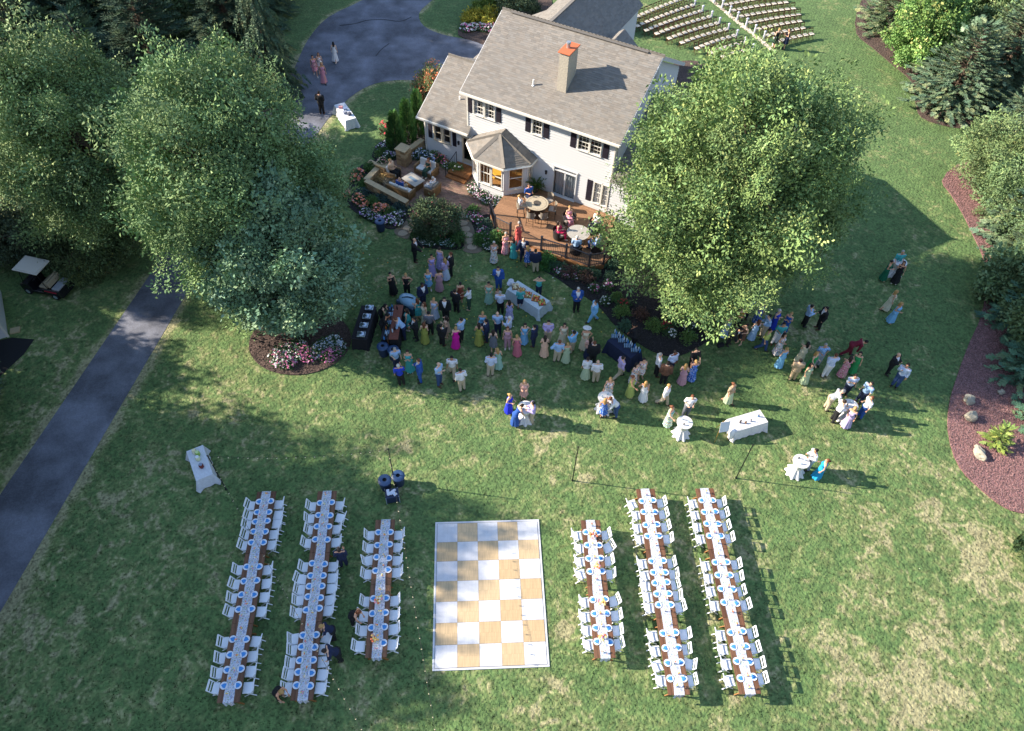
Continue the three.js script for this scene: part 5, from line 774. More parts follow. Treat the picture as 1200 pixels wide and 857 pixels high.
for (const [key, a, b, tabs, rowTxt] of rows) {
  const A = gnd(...a, 0.76), B = gnd(...b, 0.76), dir = B.clone().sub(A), L = dir.length(), n = tabs.length, TL = L / n; dir.normalize();
  const ry = Math.atan2(dir.x, dir.z), side = V(dir.z, 0, -dir.x);       // side points to +x
  tabs.forEach(([nl, nr], i) => {
    const c = A.clone().addScaledVector(dir, TL * (i + 0.5)).setY(0), where = `${ends(n, i)} of ${rowTxt}`;
    const T = thing('farm_table', `brown plank farm table at the ${where}`, 'table', c, ry, 'farm tables set for dinner');
    for (let k = 0; k < 5; k++) { const o = part(T, 'plank', muv(rbox(0.17, 0.04, TL - 0.012, 0, 0, 0, 0.006)), pick(tWood)); o.position.set((k - 2) * 0.174, 0.74 + rr(0, 0.002), 0); }
    part(T, 'apron', muv(mrg([box(0.7, 0.09, 0.03, 0, 0.67, -TL / 2 + 0.3), box(0.7, 0.09, 0.03, 0, 0.67, TL / 2 - 0.3), box(0.04, 0.08, TL - 0.5, 0, 0.675, 0)])), legWood);
    for (const s of [-1, 1]) for (const q of [-1, 1]) part(T, 'leg', plankBar(V(q * 0.4, 0, s * (TL / 2 - 0.16)), V(-q * 0.3, 0.72, s * (TL / 2 - 0.24)), 0.07, 0.04).translate(0, 0, q * 0.022), legWood);
    const seats = (m, s) => { const sp = m === 5 ? 0.49 : 0.6; for (let k = 0; k < m; k++) { const along = (k - (m - 1) / 2) * sp - (m === 3 ? 0.3 : 0) + rr(-0.03, 0.03), sTxt = (s > 0) === (key < 'D') ? 'dance floor side' : 'outward side';
      const crook = rand() < 0.12 ? rr(-0.3, 0.3) : 0, p = c.clone().addScaledVector(dir, along).addScaledVector(side, s * (0.435 + 0.14 + Math.abs(crook) * 0.3 + rr(-0.04, 0.06)));
      placeChair(p, ry - s * PI / 2 + rr(-0.1, 0.1) + crook, `white folding chair on ${sTxt}, ${where}`, `white folding chairs, ${where}`);
      const q = c.clone().addScaledVector(dir, along + rr(-0.02, 0.02)).addScaledVector(side, s * 0.27).setY(0.7625);
      const P = thing('dinner_plate', `white plate with blue napkin on the ${sTxt}, ${where}`, 'plate', q, ry - s * PI / 2, `place settings, ${where}`); part(P, 'plate', plateG, plateM); const N = part(P, 'napkin', napG, napkinM); N.rotation.y = rr(-0.4, 0.4);
    } };
    seats(nl, -1); seats(nr, 1);
    // bud vases down the runner
    const nv = 6, showy = (key === 'C' && i === 1) || key === 'D';
    for (let k = 0; k < nv; k++) {
      const q = c.clone().addScaledVector(dir, (k - (nv - 1) / 2) * TL / nv + rr(-0.08, 0.08)).addScaledVector(side, rr(-0.08, 0.08)).setY(0.768), r = rng(900 + vs++), big = showy && (k === 1 || k === 4);
      const Vz = thing('bud_vase', big ? `vase of orange and cream flowers on the ${where}` : `small bud vase of garden flowers on the ${where}`, 'vase', q, r() * 6.28, `flowers on the ${where}`);
      part(Vz, 'bottle', new THREE.LatheGeometry([[0, 0], [0.03, 0], [0.032, 0.06], [0.014, 0.09], [0.014, 0.13], [0.018, 0.135]].map((z) => new THREE.Vector2(...z)), 10), vaseM);
      const fl = [], lv = [], nb = big ? 16 : 4; for (let j = 0; j < nb; j++) { const w = big ? 0.15 : 0.05, x = rr(-w, w, r), z = rr(-w, w, r), y = rr(0.15, big ? 0.3 : 0.24, r), col = pick([[0.8, 0.2, 0.08], [0.85, 0.5, 0.15], [0.8, 0.75, 0.6], [0.75, 0.3, 0.35], [0.8, 0.65, 0.2]], r); fl.push(tint(new THREE.IcosahedronGeometry(big ? 0.05 : 0.03, 1).scale(1, 0.7, 1).translate(x, y, z), ...col)); lv.push(bar(V(0, 0.1, 0), V(x, y, z), 0.003, 0.003, 3)); }
      part(Vz, 'blossoms', mrg(fl), M(0xffffff, { vertexColors: true, roughness: 0.8 })); part(Vz, 'stems', mrg(lv), M(0x4d6b35));
    }
  });
  // one gauzy runner per row, hanging over both ends
  const R = [], nS = Math.round(L / 0.12); const pos = [], idx = [], uv = [];
  const prof = [[-0.34, 0.34], [-0.18, 0.02], [-0.01, 0]];
  const line = []; for (let k = 0; k <= 3; k++) line.push([-0.015, 0.45 + 0.1 * k]); for (let k = 0; k <= nS; k++) line.push([k / nS * L, 0.764]); for (let k = 3; k >= 0; k--) line.push([L + 0.015, 0.45 + 0.1 * k]);
  line.forEach(([s, y], k) => { const sw = 0.05 * (fbm(s * 0.7 + key.charCodeAt(0) * 7, 3, 2) - 0.5) * 2, w = 0.19 + 0.025 * vnoise(s * 3, 9); for (let j = 0; j <= 6; j++) { const t = j / 6 - 0.5, p = A.clone().addScaledVector(dir, s + (y < 0.75 ? (s < 0 ? -1 : 1) * (0.764 - y) * 0.12 * Math.sin(j * 2) : 0)).addScaledVector(side, sw + t * 2 * w); pos.push(p.x, y + (y > 0.76 ? 0.004 * vnoise(s * 9, j * 2) : 0), p.z); uv.push(s, t * 0.4); } });
  for (let k = 0; k < line.length - 1; k++) for (let j = 0; j < 6; j++) { const q = k * 7 + j; idx.push(q, q + 7, q + 1, q + 1, q + 7, q + 8); }
  const g = new THREE.BufferGeometry(); g.setAttribute('position', new THREE.Float32BufferAttribute(pos, 3)); g.setAttribute('uv', new THREE.Float32BufferAttribute(uv, 2)); g.setIndex(idx); g.computeVertexNormals();
  solo('table_runner', g, runnerM, `pale gauze table runner along the ${rowTxt}`, 'runner', 'table runners');
}
placeChair(gnd(423, 762), 92 * DEG, 'white folding chair pulled out sideways from the short shaded row', 'pulled out chair');
// ---------------------------------------------------------------- draped tables
function drapeSkirt(w, d, h, flare = 0.07, seed = 1, low = 0.02) {
  const r = rng(seed), loop = [], m = 0.035, n = 1; const per = 2 * (w + d);
  const P = (s) => { s = ((s % per) + per) % per; if (s < w) return [-w / 2 + s, d / 2, 0, 1]; s -= w; if (s < d) return [w / 2, d / 2 - s, 1, 0]; s -= d; if (s < w) return [w / 2 - s, -d / 2, 0, -1]; s -= w; return [-w / 2, -d / 2 + s, -1, 0]; };
  const N = Math.round(per / m), pos = [], idx = [], uv = [], rowsN = 5;
  for (let j = 0; j <= rowsN; j++) { const t = j / rowsN; for (let i = 0; i <= N; i++) { const s = i / N * per, [x, z, nx, nz] = P(s), cx = clamp((Math.abs(x) - (w / 2 - 0.12)) / 0.12), cz = clamp((Math.abs(z) - (d / 2 - 0.12)) / 0.12), corner = cx * cz, fold = (0.5 + 0.5 * Math.sin(s * 17 + 2 * vnoise(s * 2, seed))) * 0.035 + 0.03 * vnoise(s * 4, seed + 5), o = t * (flare * (0.4 + corner * 0.9) + fold); pos.push(x + (nx + Math.sign(x) * corner * 0.6) * o, h - t * (h - low - corner * -0.0) + 0.02 * t * vnoise(s * 3, seed + 9), z + (nz + Math.sign(z) * corner * 0.6) * o); uv.push(s, t * h); } }
  for (let j = 0; j < rowsN; j++) for (let i = 0; i < N; i++) { const k = j * (N + 1) + i; idx.push(k, k + N + 1, k + 1, k + 1, k + N + 1, k + N + 2); }
  const g = new THREE.BufferGeometry(); g.setAttribute('position', new THREE.Float32BufferAttribute(pos, 3)); g.setAttribute('uv', new THREE.Float32BufferAttribute(uv, 2)); g.setIndex(idx); g.computeVertexNormals();
  return mrg([g, box(w, 0.012, d, 0, h, 0)]);
}
function drapedTable(label, clothLabel, a, b, width, h, col, seed, low = 0.03) {   // a, b: centre of the two short top edges
  const c = a.clone().lerp(b, 0.5), d = b.clone().sub(a), w = Math.hypot(d.x, d.z), ry = -Math.atan2(d.z, d.x);
  const T = thing('folding_table', label, 'table', [c.x, 0, c.z], ry); part(T, 'tabletop', box(w - 0.06, 0.04, width - 0.06, 0, h - 0.035, 0), M(0x9a9a96)); for (const sx of [-1, 1]) for (const sz of [-1, 1]) part(T, 'leg', bar(V(sx * (w / 2 - 0.15), 0, sz * (width / 2 - 0.1)), V(sx * (w / 2 - 0.15), h - 0.05, sz * (width / 2 - 0.1)), 0.015), M(0x777777));
  const o = solo('tablecloth', drapeSkirt(w, width, h, 0.08, seed, low), M(col, { roughness: 0.95, side: THREE.DoubleSide, map: clothTex }), clothLabel, 'tablecloth'); o.position.set(c.x, 0, c.z); o.rotation.y = ry;
  o.updateMatrixWorld(true); return (x, z) => o.localToWorld(V(x, h + 0.008, z));
}
const lm = (p, q) => [(p[0] + q[0]) / 2, (p[1] + q[1]) / 2];
const H7 = 0.76;
{ // drinks table in the shade
  const at = drapedTable('folding table under the white cloth beside the shaded pole', 'white cloth on the drinks table in the shade', gnd(228, 525.4, H7), gnd(239.5, 559.8, H7), 0.78, H7, 0xdfe3ea, 5);
  const J = (n, l, x, z, col, o) => { const T = thing(n, l, 'jar', at(x, z)); part(T, 'jar', new THREE.LatheGeometry([[0, 0], [0.1, 0], [0.11, 0.05], [0.11, 0.2], [0.08, 0.24]].map((q) => new THREE.Vector2(...q)), 16), M(col, { roughness: 0.15 })); part(T, 'lid', cyl(0.085, 0.08, 0.03, 0, 0.24, 0, 14), M(o)); return T; };
  J('drink_dispenser', 'pale drink dispenser at the house end of the drinks table', -0.62, 0.05, 0xe6e2c4, 0xe9dfb0); J('drink_dispenser', 'lime filled drink dispenser on the drinks table', -0.45, -0.06, 0x9ec45c, 0xcfe0a0); J('drink_dispenser', 'clear drink dispenser of pale lemonade', -0.18, 0.0, 0xdfe6b8, 0xe8ecf0); J('drink_dispenser', 'dark red tea dispenser with grey lid', 0.3, -0.04, 0x6d2418, 0x8a93a8);
}
{ // sunny table with easel sign
  const at = drapedTable('folding table under the white cloth beside the easel', 'white cloth on the table beside the easel', gnd(857.4, 498.7, H7), gnd(895.4, 487.5, H7), 0.8, H7, 0xe6e4e4, 6);
  for (const [x, z, l, c, k] of [[-0.45, 0.0, 'dark bottle on the table beside the easel', 0x2d2a33, 1], [-0.2, 0.1, 'amber jar on the table beside the easel', 0xc98a4a, 0], [0.62, -0.05, 'blue card holder on the table beside the easel', 0x4f78a8, 0], [0.1, 0.08, 'pile of small grey boxes on the table by the easel', 0x9a9aa4, 0]]) { const T = thing(k ? 'bottle' : 'table_jar', l, k ? 'bottle' : 'jar', at(x, z)); part(T, 'body', cyl(0.045, 0.045, k ? 0.2 : 0.12, 0, 0, 0, 12), M(c, { roughness: 0.3 })); part(T, 'lid', cyl(0.03, 0.02, 0.07, 0, k ? 0.2 : 0.12, 0, 10), M(0x555555)); }
  const rib = at(-1.0, 0.28); const s = solo('cloth_swag', new THREE.SphereGeometry(0.2, 12, 8).scale(1, 2.2, 0.75).translate(0, 0.42, 0), M(0xe8e6e6, { roughness: 0.95 }), 'bunched white cloth end hanging from the easel table', 'cloth'); s.position.set(rib.x, 0, rib.z); s.rotation.y = 0.6;
  const E = thing('easel', 'gold easel holding a blank white board by the table', 'easel', gnd(842, 516), 12 * DEG), gold = M(0xb7904a, { metalness: 0.6, roughness: 0.4 });
  for (const [p, q] of [[V(-0.25, 0, 0.1), V(-0.05, 1.45, -0.2)], [V(0.45, 0, 0.1), V(0.2, 1.45, -0.2)], [V(0.1, 0, -0.7), V(0.08, 1.4, -0.22)]]) part(E, 'leg', bar(p, q, 0.014), gold); part(E, 'crossbar', bar(V(-0.2, 0.72, 0.0), V(0.36, 0.72, 0.0), 0.012), gold);
  solo('sign_board', (() => { const g = rbox(0.5, 0.66, 0.015, 0, 0.33, 0, 0.004, 0, 0); g.rotateX(-0.26).rotateY(12 * DEG); const c = gnd(842, 516); return g.translate(c.x + 0.09, 0.74, c.z - 0.01); })(), M(0xd8dce6, { roughness: 0.5 }), 'plain white board resting on the gold easel', 'sign');
}
{ // gift table beside the drive
  const at = drapedTable('folding table under the lace cloth beside the drive', 'white lace cloth on the table beside the drive', gnd(397.5, 121.5, H7), gnd(411, 140, H7), 0.78, H7, 0xe4e6ea, 7);
  for (const [x, z, l, c] of [[-0.5, 0.1, 'pink flower basket on the drive table', 0xc98f92], [-0.15, -0.1, 'blue gift box on the drive table', 0x6f82a0], [0.25, 0.08, 'grey gift box stack on the drive table', 0x8d93a2], [0.55, -0.12, 'dark framed photo lying on the drive table', 0x4d4f5c]]) { const T = thing('gift_box', l, 'box', at(x, z), 0.4 + x); part(T, 'box', rbox(0.26, 0.14, 0.2, 0, 0.07, 0, 0.01), M(c)); part(T, 'lid', rbox(0.28, 0.03, 0.22, 0, 0.15, 0, 0.008), M(c, { roughness: 0.5 })); }
}
{ // grazing table
  const at = drapedTable('folding table under the pale blue cloth loaded with food', 'pale blue cloth on the food table among the guests', gnd(600.5, 334, H7), gnd(638, 358, H7), 0.95, H7, 0xc9d6de, 8);
  const fc = [[0.62, 0.05, 0.04], [0.8, 0.55, 0.12], [0.75, 0.62, 0.4], [0.45, 0.26, 0.12], [0.2, 0.35, 0.08], [0.8, 0.72, 0.5], [0.55, 0.2, 0.08]], r = rng(61);
  [['wooden board of bread and crackers', -0.95], ['wooden board of cheese and grapes', -0.5], ['wooden board of mixed fruit', 0.0], ['wooden board of strawberries and melon', 0.5], ['wooden board of tomatoes and peppers', 0.95]].forEach(([l, x], i) => { const T = thing('food_board', l + ' on the pale blue cloth', 'food', at(x, rr(-0.1, 0.1, r)), rr(-0.3, 0.3, r)); part(T, 'board', muv(rbox(0.42, 0.025, 0.5, 0, 0.014, 0, 0.01)), wood(0xa9794a)); const b = []; for (let k = 0; k < 46; k++) b.push(tint(new THREE.IcosahedronGeometry(rr(0.025, 0.05, r), 1).translate(rr(-0.18, 0.18, r), rr(0.04, 0.08, r), rr(-0.22, 0.22, r)), ...pick(i > 2 ? [fc[0], fc[0], fc[1], fc[4]] : i < 1 ? [fc[3], fc[2], fc[5]] : fc, r))); part(T, 'food', mrg(b), M(0xffffff, { vertexColors: true, roughness: 0.6 }), 'stuff'); });
  const T = thing('serving_tray', 'silver tiered serving tray at the end of the food table', 'tray', at(-1.3, 0.0)); part(T, 'tray', cyl(0.22, 0.24, 0.03, 0, 0, 0, 18), M(0xb9bcc2, { metalness: 0.7, roughness: 0.3 })); part(T, 'upper_tray', cyl(0.15, 0.16, 0.02, 0, 0.25, 0, 16), M(0xb9bcc2, { metalness: 0.7, roughness: 0.3 })); part(T, 'stem', cyl(0.012, 0.012, 0.3, 0, 0, 0, 6), M(0x888888));
}
const glasswareM = M(0x93b3d0, { roughness: 0.08, metalness: 0.1 });
function bottleRow(at, list, where) { list.forEach(([x, z, c, h], i) => { const T = thing('bottle', `${['dark', 'clear', 'amber', 'blue', 'green', 'pale'][c]} bottle standing on ${where}`, 'bottle', at(x, z), 0, `bottles on ${where}`); part(T, 'body', mrg([cyl(0.04, 0.04, h, 0, 0, 0, 10), cyl(0.04, 0.015, 0.06, 0, h, 0, 10), cyl(0.015, 0.015, 0.07, 0, h + 0.06, 0, 8)]), M([0x1c1f24, 0xb9ccd8, 0x9a5b1f, 0x3f7fc0, 0x2d5a3a, 0xcfd6da][c], { roughness: 0.12 })); part(T, 'cap', cyl(0.017, 0.017, 0.025, 0, h + 0.13, 0, 8), M(0x333333)); }); }
function cupStack(at, x, z, n, where) { const T = thing('cup_tray', `tray of clear plastic cups on ${where}`, 'cups', at(x, z), 0, `cup trays on ${where}`); part(T, 'tray', rbox(0.4, 0.025, 0.3, 0, 0.013, 0, 0.01), M(0x2a3140, { roughness: 0.4 })); for (let i = 0; i < n; i++) part(T, 'cup', cyl(0.024, 0.03, 0.09, -0.14 + (i % 4) * 0.09, 0.026, -0.09 + Math.floor(i / 4) * 0.09, 10), glasswareM); }
{ // bar at the mulch bed: navy cloth
  const at = drapedTable('folding table under the navy cloth at the mulch edge', 'navy cloth on the bar at the black mulch edge', gnd(718, 394.5, 0.98), gnd(745.5, 415.5, 0.98), 0.85, 0.98, 0x1f2a48, 9);
  bottleRow(at, Array.from({ length: 14 }, (_, i) => [-0.95 + i * 0.14, -0.3 + 0.06 * (i % 2), (i * 2 + 1) % 6, 0.2]), 'the navy bar'); for (let i = 0; i < 4; i++) cupStack(at, -0.75 + i * 0.45, -0.05 - 0.05 * (i % 2), 12, 'the navy bar');
}
{ // serving bar and back bar under the small tree
  const mk = (label, a, b, w, h, top, plank) => { const c = a.clone().lerp(b, 0.5), d = b.clone().sub(a), L = Math.hypot(d.x, d.z), ry = -Math.atan2(d.z, d.x), T = thing('bar_counter', label, 'bar', [c.x, 0, c.z], ry); part(T, 'counter_top', muv(rbox(L, 0.05, w, 0, h, 0, 0.01)), top); part(T, 'skirt', drapeSkirt(L - 0.1, w - 0.06, h - 0.03, 0.04, 12, 0.02), M(0x15151a, { roughness: 0.95, side: THREE.DoubleSide })); if (plank) for (let i = 0; i < 5; i++) part(T, 'front_plank', muv(box(L / 5 - 0.015, h - 0.1, 0.03, -L / 2 + (i + 0.5) * L / 5, (h - 0.05) / 2, w / 2 + 0.06)), tWood[i % 4]); T.updateMatrixWorld(true); return (x, z) => T.localToWorld(V(x, h + 0.027, z)); };
  const at = mk('reddish timber serving bar crowded by guests under the tree', gnd(467.5, 357.5, 1.08), gnd(460.8, 398, 1.08), 0.5, 1.08, wood(0x8f4f3c), true);
  bottleRow(at, [[-0.9, 0.05, 0, 0.2], [0.6, 0.0, 0, 0.18], [0.75, 0.1, 1, 0.18]], 'the reddish timber bar');
  const at2 = mk('black skirted prep table behind the reddish bar', gnd(460, 360, 0.9), gnd(452.5, 398, 0.9), 0.6, 0.9, M(0x24262e), false);
  bottleRow(at2, [[-1.1, 0, 3, 0.2], [-0.95, 0.1, 3, 0.18], [-0.8, -0.1, 1, 0.2], [-0.2, 0.1, 5, 0.2], [0.3, 0, 4, 0.2], [0.5, 0.1, 2, 0.2], [0.9, 0, 1, 0.2], [1.2, 0.1, 3, 0.16]], 'the prep table'); for (const x of [-0.55, 0.05, 0.75]) cupStack(at2, x, -0.05, 12, 'the prep table');
  const at3 = mk('black draped buffet beside the small tree', gnd(432.5, 359, 0.9), gnd(420.5, 398, 0.9), 0.85, 0.9, M(0x1b1b22), false);
  [-1.0, -0.35, 0.3, 0.95].forEach((x, i) => { const T = thing('chafing_dish', ['silver chafing dish at the house end of the buffet', 'silver chafing dish holding salad greens on the buffet', 'silver chafing dish next to the last on the buffet', 'silver chafing dish at the lawn end of the buffet'][i], 'dish', at3(x, -0.08)); part(T, 'pan', rbox(0.46, 0.1, 0.36, 0, 0.1, 0, 0.02), M(0xaebccc, { metalness: 0.8, roughness: 0.25 })); part(T, 'lid', new THREE.SphereGeometry(0.2, 14, 6, 0, 6.283, 0, PI / 2).scale(1, 0.5, 0.8).translate(0, 0.15, 0), M(0xa7b6c8, { metalness: 0.85, roughness: 0.2 })); part(T, 'stand', mrg([box(0.4, 0.05, 0.3, 0, 0.025, 0)]), M(0x222222)); });
}
{ // ice tub with a glossy dome, bins, crate
  const c = gnd(480, 362), T = thing('ice_chest', 'large glossy blue grey ice chest behind the reddish bar', 'ice chest', c, -0.6); part(T, 'body', rbox(1.25, 0.62, 0.85, 0, 0.36, 0, 0.08), M(0x3b4f63, { roughness: 0.3 })); part(T, 'lid', new THREE.SphereGeometry(0.5, 22, 10, 0, 6.283, 0, PI / 2).scale(1.28, 0.62, 0.86).translate(0, 0.67, 0), M(0x8fb0c4, { roughness: 0.15 })); part(T, 'handle', tube([V(-0.3, 0.9, 0.2), V(0, 1.02, 0.05), V(0.3, 0.98, -0.1)], 0.03, 6, 8), M(0x1b2530)); for (const s of [-1, 1]) part(T, 'wheel', new THREE.CylinderGeometry(0.09, 0.09, 0.06, 12).rotateX(PI / 2).translate(s * 0.45, 0.09, 0.4), M(0x222222));
  const bin = (l, x, y, open) => { const B = thing('waste_bin', l, 'bin', gnd(x, y)); part(B, 'body', new THREE.LatheGeometry([[0, 0.02], [0.23, 0.02], [0.25, 0.1], [0.29, 0.72]].map((q) => new THREE.Vector2(...q)), 22), M(0x23324f, { roughness: 0.5, side: THREE.DoubleSide })); part(B, 'lid', new THREE.LatheGeometry([[0.1, 0.78], [0.2, 0.8], [0.31, 0.76], [0.32, 0.7]].map((q) => new THREE.Vector2(...q)), 22), M(0x2d466b, { roughness: 0.4, side: THREE.DoubleSide })); part(B, 'liner', new THREE.CylinderGeometry(0.12, 0.12, 0.02, 14).translate(0, 0.7, 0), M(0x0c0d12)); };
  bin('navy waste bin touching the end of the reddish bar', 450, 416); bin('navy waste bin beside the light blue shirted guest', 462, 420); bin('navy waste bin on the drinks side of the string light pole', 452.5, 572); bin('navy waste bin with open lid behind the crate', 468, 567); bin('navy waste bin in the flower bed corner', 446.5, 270);
  const K = thing('supply_crate', 'navy folding cart heaped with white linens below the bins', 'crate', gnd(460.5, 585), 0.25); part(K, 'tub', rbox(0.62, 0.5, 0.5, 0, 0.33, 0, 0.03), M(0x1e2c49, { roughness: 0.6 })); for (const sx of [-1, 1]) for (const sz of [-1, 1]) part(K, 'leg', bar(V(sx * 0.3, 0, sz * 0.24), V(sx * 0.3, 0.6, sz * 0.24), 0.012), M(0x9fb0c0)); const l = [], r = rng(9); for (let i = 0; i < 9; i++) l.push(rbox(rr(0.1, 0.24, r), 0.06, rr(0.1, 0.2, r), rr(-0.18, 0.18, r), 0.6 + rr(0, 0.06, r), rr(-0.14, 0.14, r), 0.02, rr(0, 3, r))); part(K, 'linens', mrg(l), cloth(0xcfd9ea));
  const b = thing('handbag', 'black handbag left on the grass near the ash tree', 'bag', gnd(844, 406), 0.4); part(b, 'body', rbox(0.4, 0.2, 0.24, 0, 0.11, 0, 0.05), M(0x14151a)); part(b, 'strap', new THREE.TorusGeometry(0.14, 0.012, 5, 14, PI).translate(0, 0.2, 0), M(0x14151a));
}
// ---------------------------------------------------------------- cocktail tables
const cockM = M(0xe6e4e2, { roughness: 0.9, side: THREE.DoubleSide, map: clothTex });
function cocktail(label, p) {
  const T = thing('cocktail_table', label, 'table', p); part(T, 'stand', mrg([cyl(0.04, 0.04, 1.04, 0, 0, 0, 8), cyl(0.26, 0.2, 0.03, 0, 0, 0, 16)]), M(0x444444)); part(T, 'tabletop', cyl(0.38, 0.38, 0.03, 0, 1.03, 0, 26), M(0x8a8a86));
  const pos = [], idx = [], N = 44, prof = [[0.0, 1.072], [0.395, 1.07], [0.4, 1.05], [0.35, 0.9], [0.22, 0.62], [0.17, 0.52], [0.23, 0.4], [0.34, 0.2], [0.44, 0.03]];
  prof.forEach(([r, y], j) => { for (let i = 0; i <= N; i++) { const a = i / N * 6.28318, f = j > 2 ? 1 + (j > 5 ? 0.16 : 0.05) * Math.sin(a * 9 + p.x) : 1; pos.push(Math.cos(a) * r * f, y, Math.sin(a) * r * f); } });
  for (let j = 0; j < prof.length - 1; j++) for (let i = 0; i < N; i++) { const k = j * (N + 1) + i; idx.push(k, k + 1, k + N + 1, k + 1, k + N + 2, k + N + 1); }
  const g = new THREE.BufferGeometry(); g.setAttribute('position', new THREE.Float32BufferAttribute(pos, 3)); g.setIndex(idx); g.computeVertexNormals(); part(T, 'cover', g, cockM);
  part(T, 'sash', new THREE.TorusGeometry(0.175, 0.025, 6, 20).rotateX(PI / 2).translate(0, 0.52, 0), cockM); return T;
}
const cockSpots = [['tied white cocktail table ringed by the cobalt dressed guest', 615, 491.5], ['tied white cocktail table below the green dressed guest', 707, 480], ['tied white cocktail table beside the teal striped dress', 797.5, 509], ['tied white cocktail table ringed by six guests', 987.5, 489], ['tied white cocktail table beside the turquoise dress', 931, 554], ['tied white cocktail table between the guests by the far shade', 1046.5, 322]];
cockSpots.forEach(([l, x, y], i) => { const p = gnd(x, y); cocktail(l, p); for (let k = 0; k < 3; k++) { const a = k * 2.1 + i, g = thing('drinking_glass', 'clear drink glass on the ' + l.replace('tied ', ''), 'glass', [p.x + Math.cos(a) * 0.18, 1.075, p.z + Math.sin(a) * 0.18], 0, 'glasses on the ' + l.replace('tied ', '')); part(g, 'bowl', cyl(0.03, 0.036, 0.12, 0, 0, 0, 10), M(k ? 0x9ab0bd : 0x35302e, { roughness: 0.1 })); part(g, 'base', cyl(0.035, 0.035, 0.008, 0, 0, 0, 10), glasswareM); } });
// ---------------------------------------------------------------- string light poles and strings
const poleM = M(0x14151a, { roughness: 0.5 }), bulbM = M(0xf4e6c0, { roughness: 0.25 });
const poles = { L: [[265, 574], 'black string light pole beside the drinks table'], M: [[462.5, 566], 'black string light pole among the navy bins'], N: [[670.8, 563.5], 'black string light pole on the open sunny lawn'], R: [[862.5, 560.7], 'black string light pole below the easel table'] }, tops = {};
for (const [k, [[x, y], l]] of Object.entries(poles)) { const p = gnd(x, y), T = thing('light_pole', l, 'pole', p); part(T, 'pole', mrg([cyl(0.028, 0.024, 3.0, 0, 0, 0, 8)]), poleM); part(T, 'ground_stake', mrg([cyl(0.05, 0.04, 0.12, 0, 0, 0, 8)]), poleM); part(T, 'hook', new THREE.TorusGeometry(0.05, 0.01, 5, 12).translate(0, 3.0, 0), poleM); tops[k] = p.clone().setY(2.98); }
function stringLight(label, a, b, sag) { const T = thing('string_light', label, 'string light', [0, 0, 0], 0, 'string lights over the lawn'), L = a.distanceTo(b), n = Math.round(L / 0.42), at = (t) => a.clone().lerp(b, t).add(V(0, -sag * 4 * t * (1 - t), 0)), P = []; for (let i = 0; i <= 16; i++) P.push(at(i / 16)); part(T, 'wire', tube(P, 0.006, 4, 40), M(0x2b2c2b)); const g = [], s = []; for (let i = 1; i < n; i++) { const q = at(i / n); g.push(new THREE.SphereGeometry(0.027, 7, 6).translate(q.x, q.y - 0.07, q.z)); s.push(cyl(0.014, 0.014, 0.04, q.x, q.y - 0.045, q.z, 5)); } part(T, 'bulbs', mrg(g), bulbM, 'stuff'); part(T, 'sockets', mrg(s), M(0x222222), 'stuff'); }
stringLight('string of bulbs from the drinks table pole to the bin pole', tops.L, tops.M, 0.35);
stringLight('string of bulbs running past the dance floor edge from the bin pole', tops.M, gnd(522, 930, 2.9), 0.45);
stringLight('string of bulbs crossing the shaded rows from the drinks table pole', tops.L, gnd(452, 905, 2.9), 0.3);
// ---------------------------------------------------------------- ceremony chairs
const fruit = M(0x4a2a17, { roughness: 0.5 }), pad = cloth(0xe6d9c4);
const cer = (() => { const T = thing('ceremony_chair', '', 'chair'); part(T, 'seat', mrg([rbox(0.42, 0.03, 0.4, 0, 0.42, 0.02, 0.01)]), fruit); part(T, 'cushion', rbox(0.4, 0.05, 0.38, 0, 0.46, 0.02, 0.02), pad); part(T, 'backrest', mrg([plankBar(V(-0.2, 0.3, -0.08), V(-0.21, 0.84, -0.27), 0.035, 0.03), plankBar(V(0.2, 0.3, -0.08), V(0.21, 0.84, -0.27), 0.035, 0.03), rbox(0.45, 0.09, 0.028, 0, 0.8, -0.262, 0.01, 0, -0.36), rbox(0.4, 0.04, 0.022, 0, 0.62, -0.2, 0.008, 0, -0.36)]), fruit); for (const s of [-1, 1]) { part(T, 'leg', plankBar(V(s * 0.2, 0, 0.22), V(s * 0.2, 0.42, -0.12), 0.03, 0.028), fruit); part(T, 'leg', plankBar(V(s * 0.175, 0, -0.24), V(s * 0.175, 0.43, 0.16), 0.03, 0.028), fruit); } return T; })();
let cerUsed = false;
const leftRows = [[736.5, 23.5, 803, -3], [747, 30, 811, 6], [757.5, 35, 820, 13], [770, 39, 830.5, 19.5], [784.5, 44.5, 839.5, 27], [799.5, 49.5, 850, 34], [817, 56, 860, 41.5], [833, 61.5, 869.5, 50], [848, 66, 878, 58]];
const rightRows = [[842, -1.5, 905, -12], [851, 5, 914, -5], [860, 11.7, 921, 2.3], [869, 18.7, 929.7, 9.6], [879.5, 26, 936, 17], [889.4, 33.5, 937, 24.5], [900, 41, 941, 32.7], [911, 48.4, 951, 39.4]];
const swagM = cloth(0xd5d5e4);
const ord = (i) => ['front', 'second', 'third', 'fourth', 'fifth', 'sixth', 'seventh', 'eighth', 'ninth', 'tenth'][i];
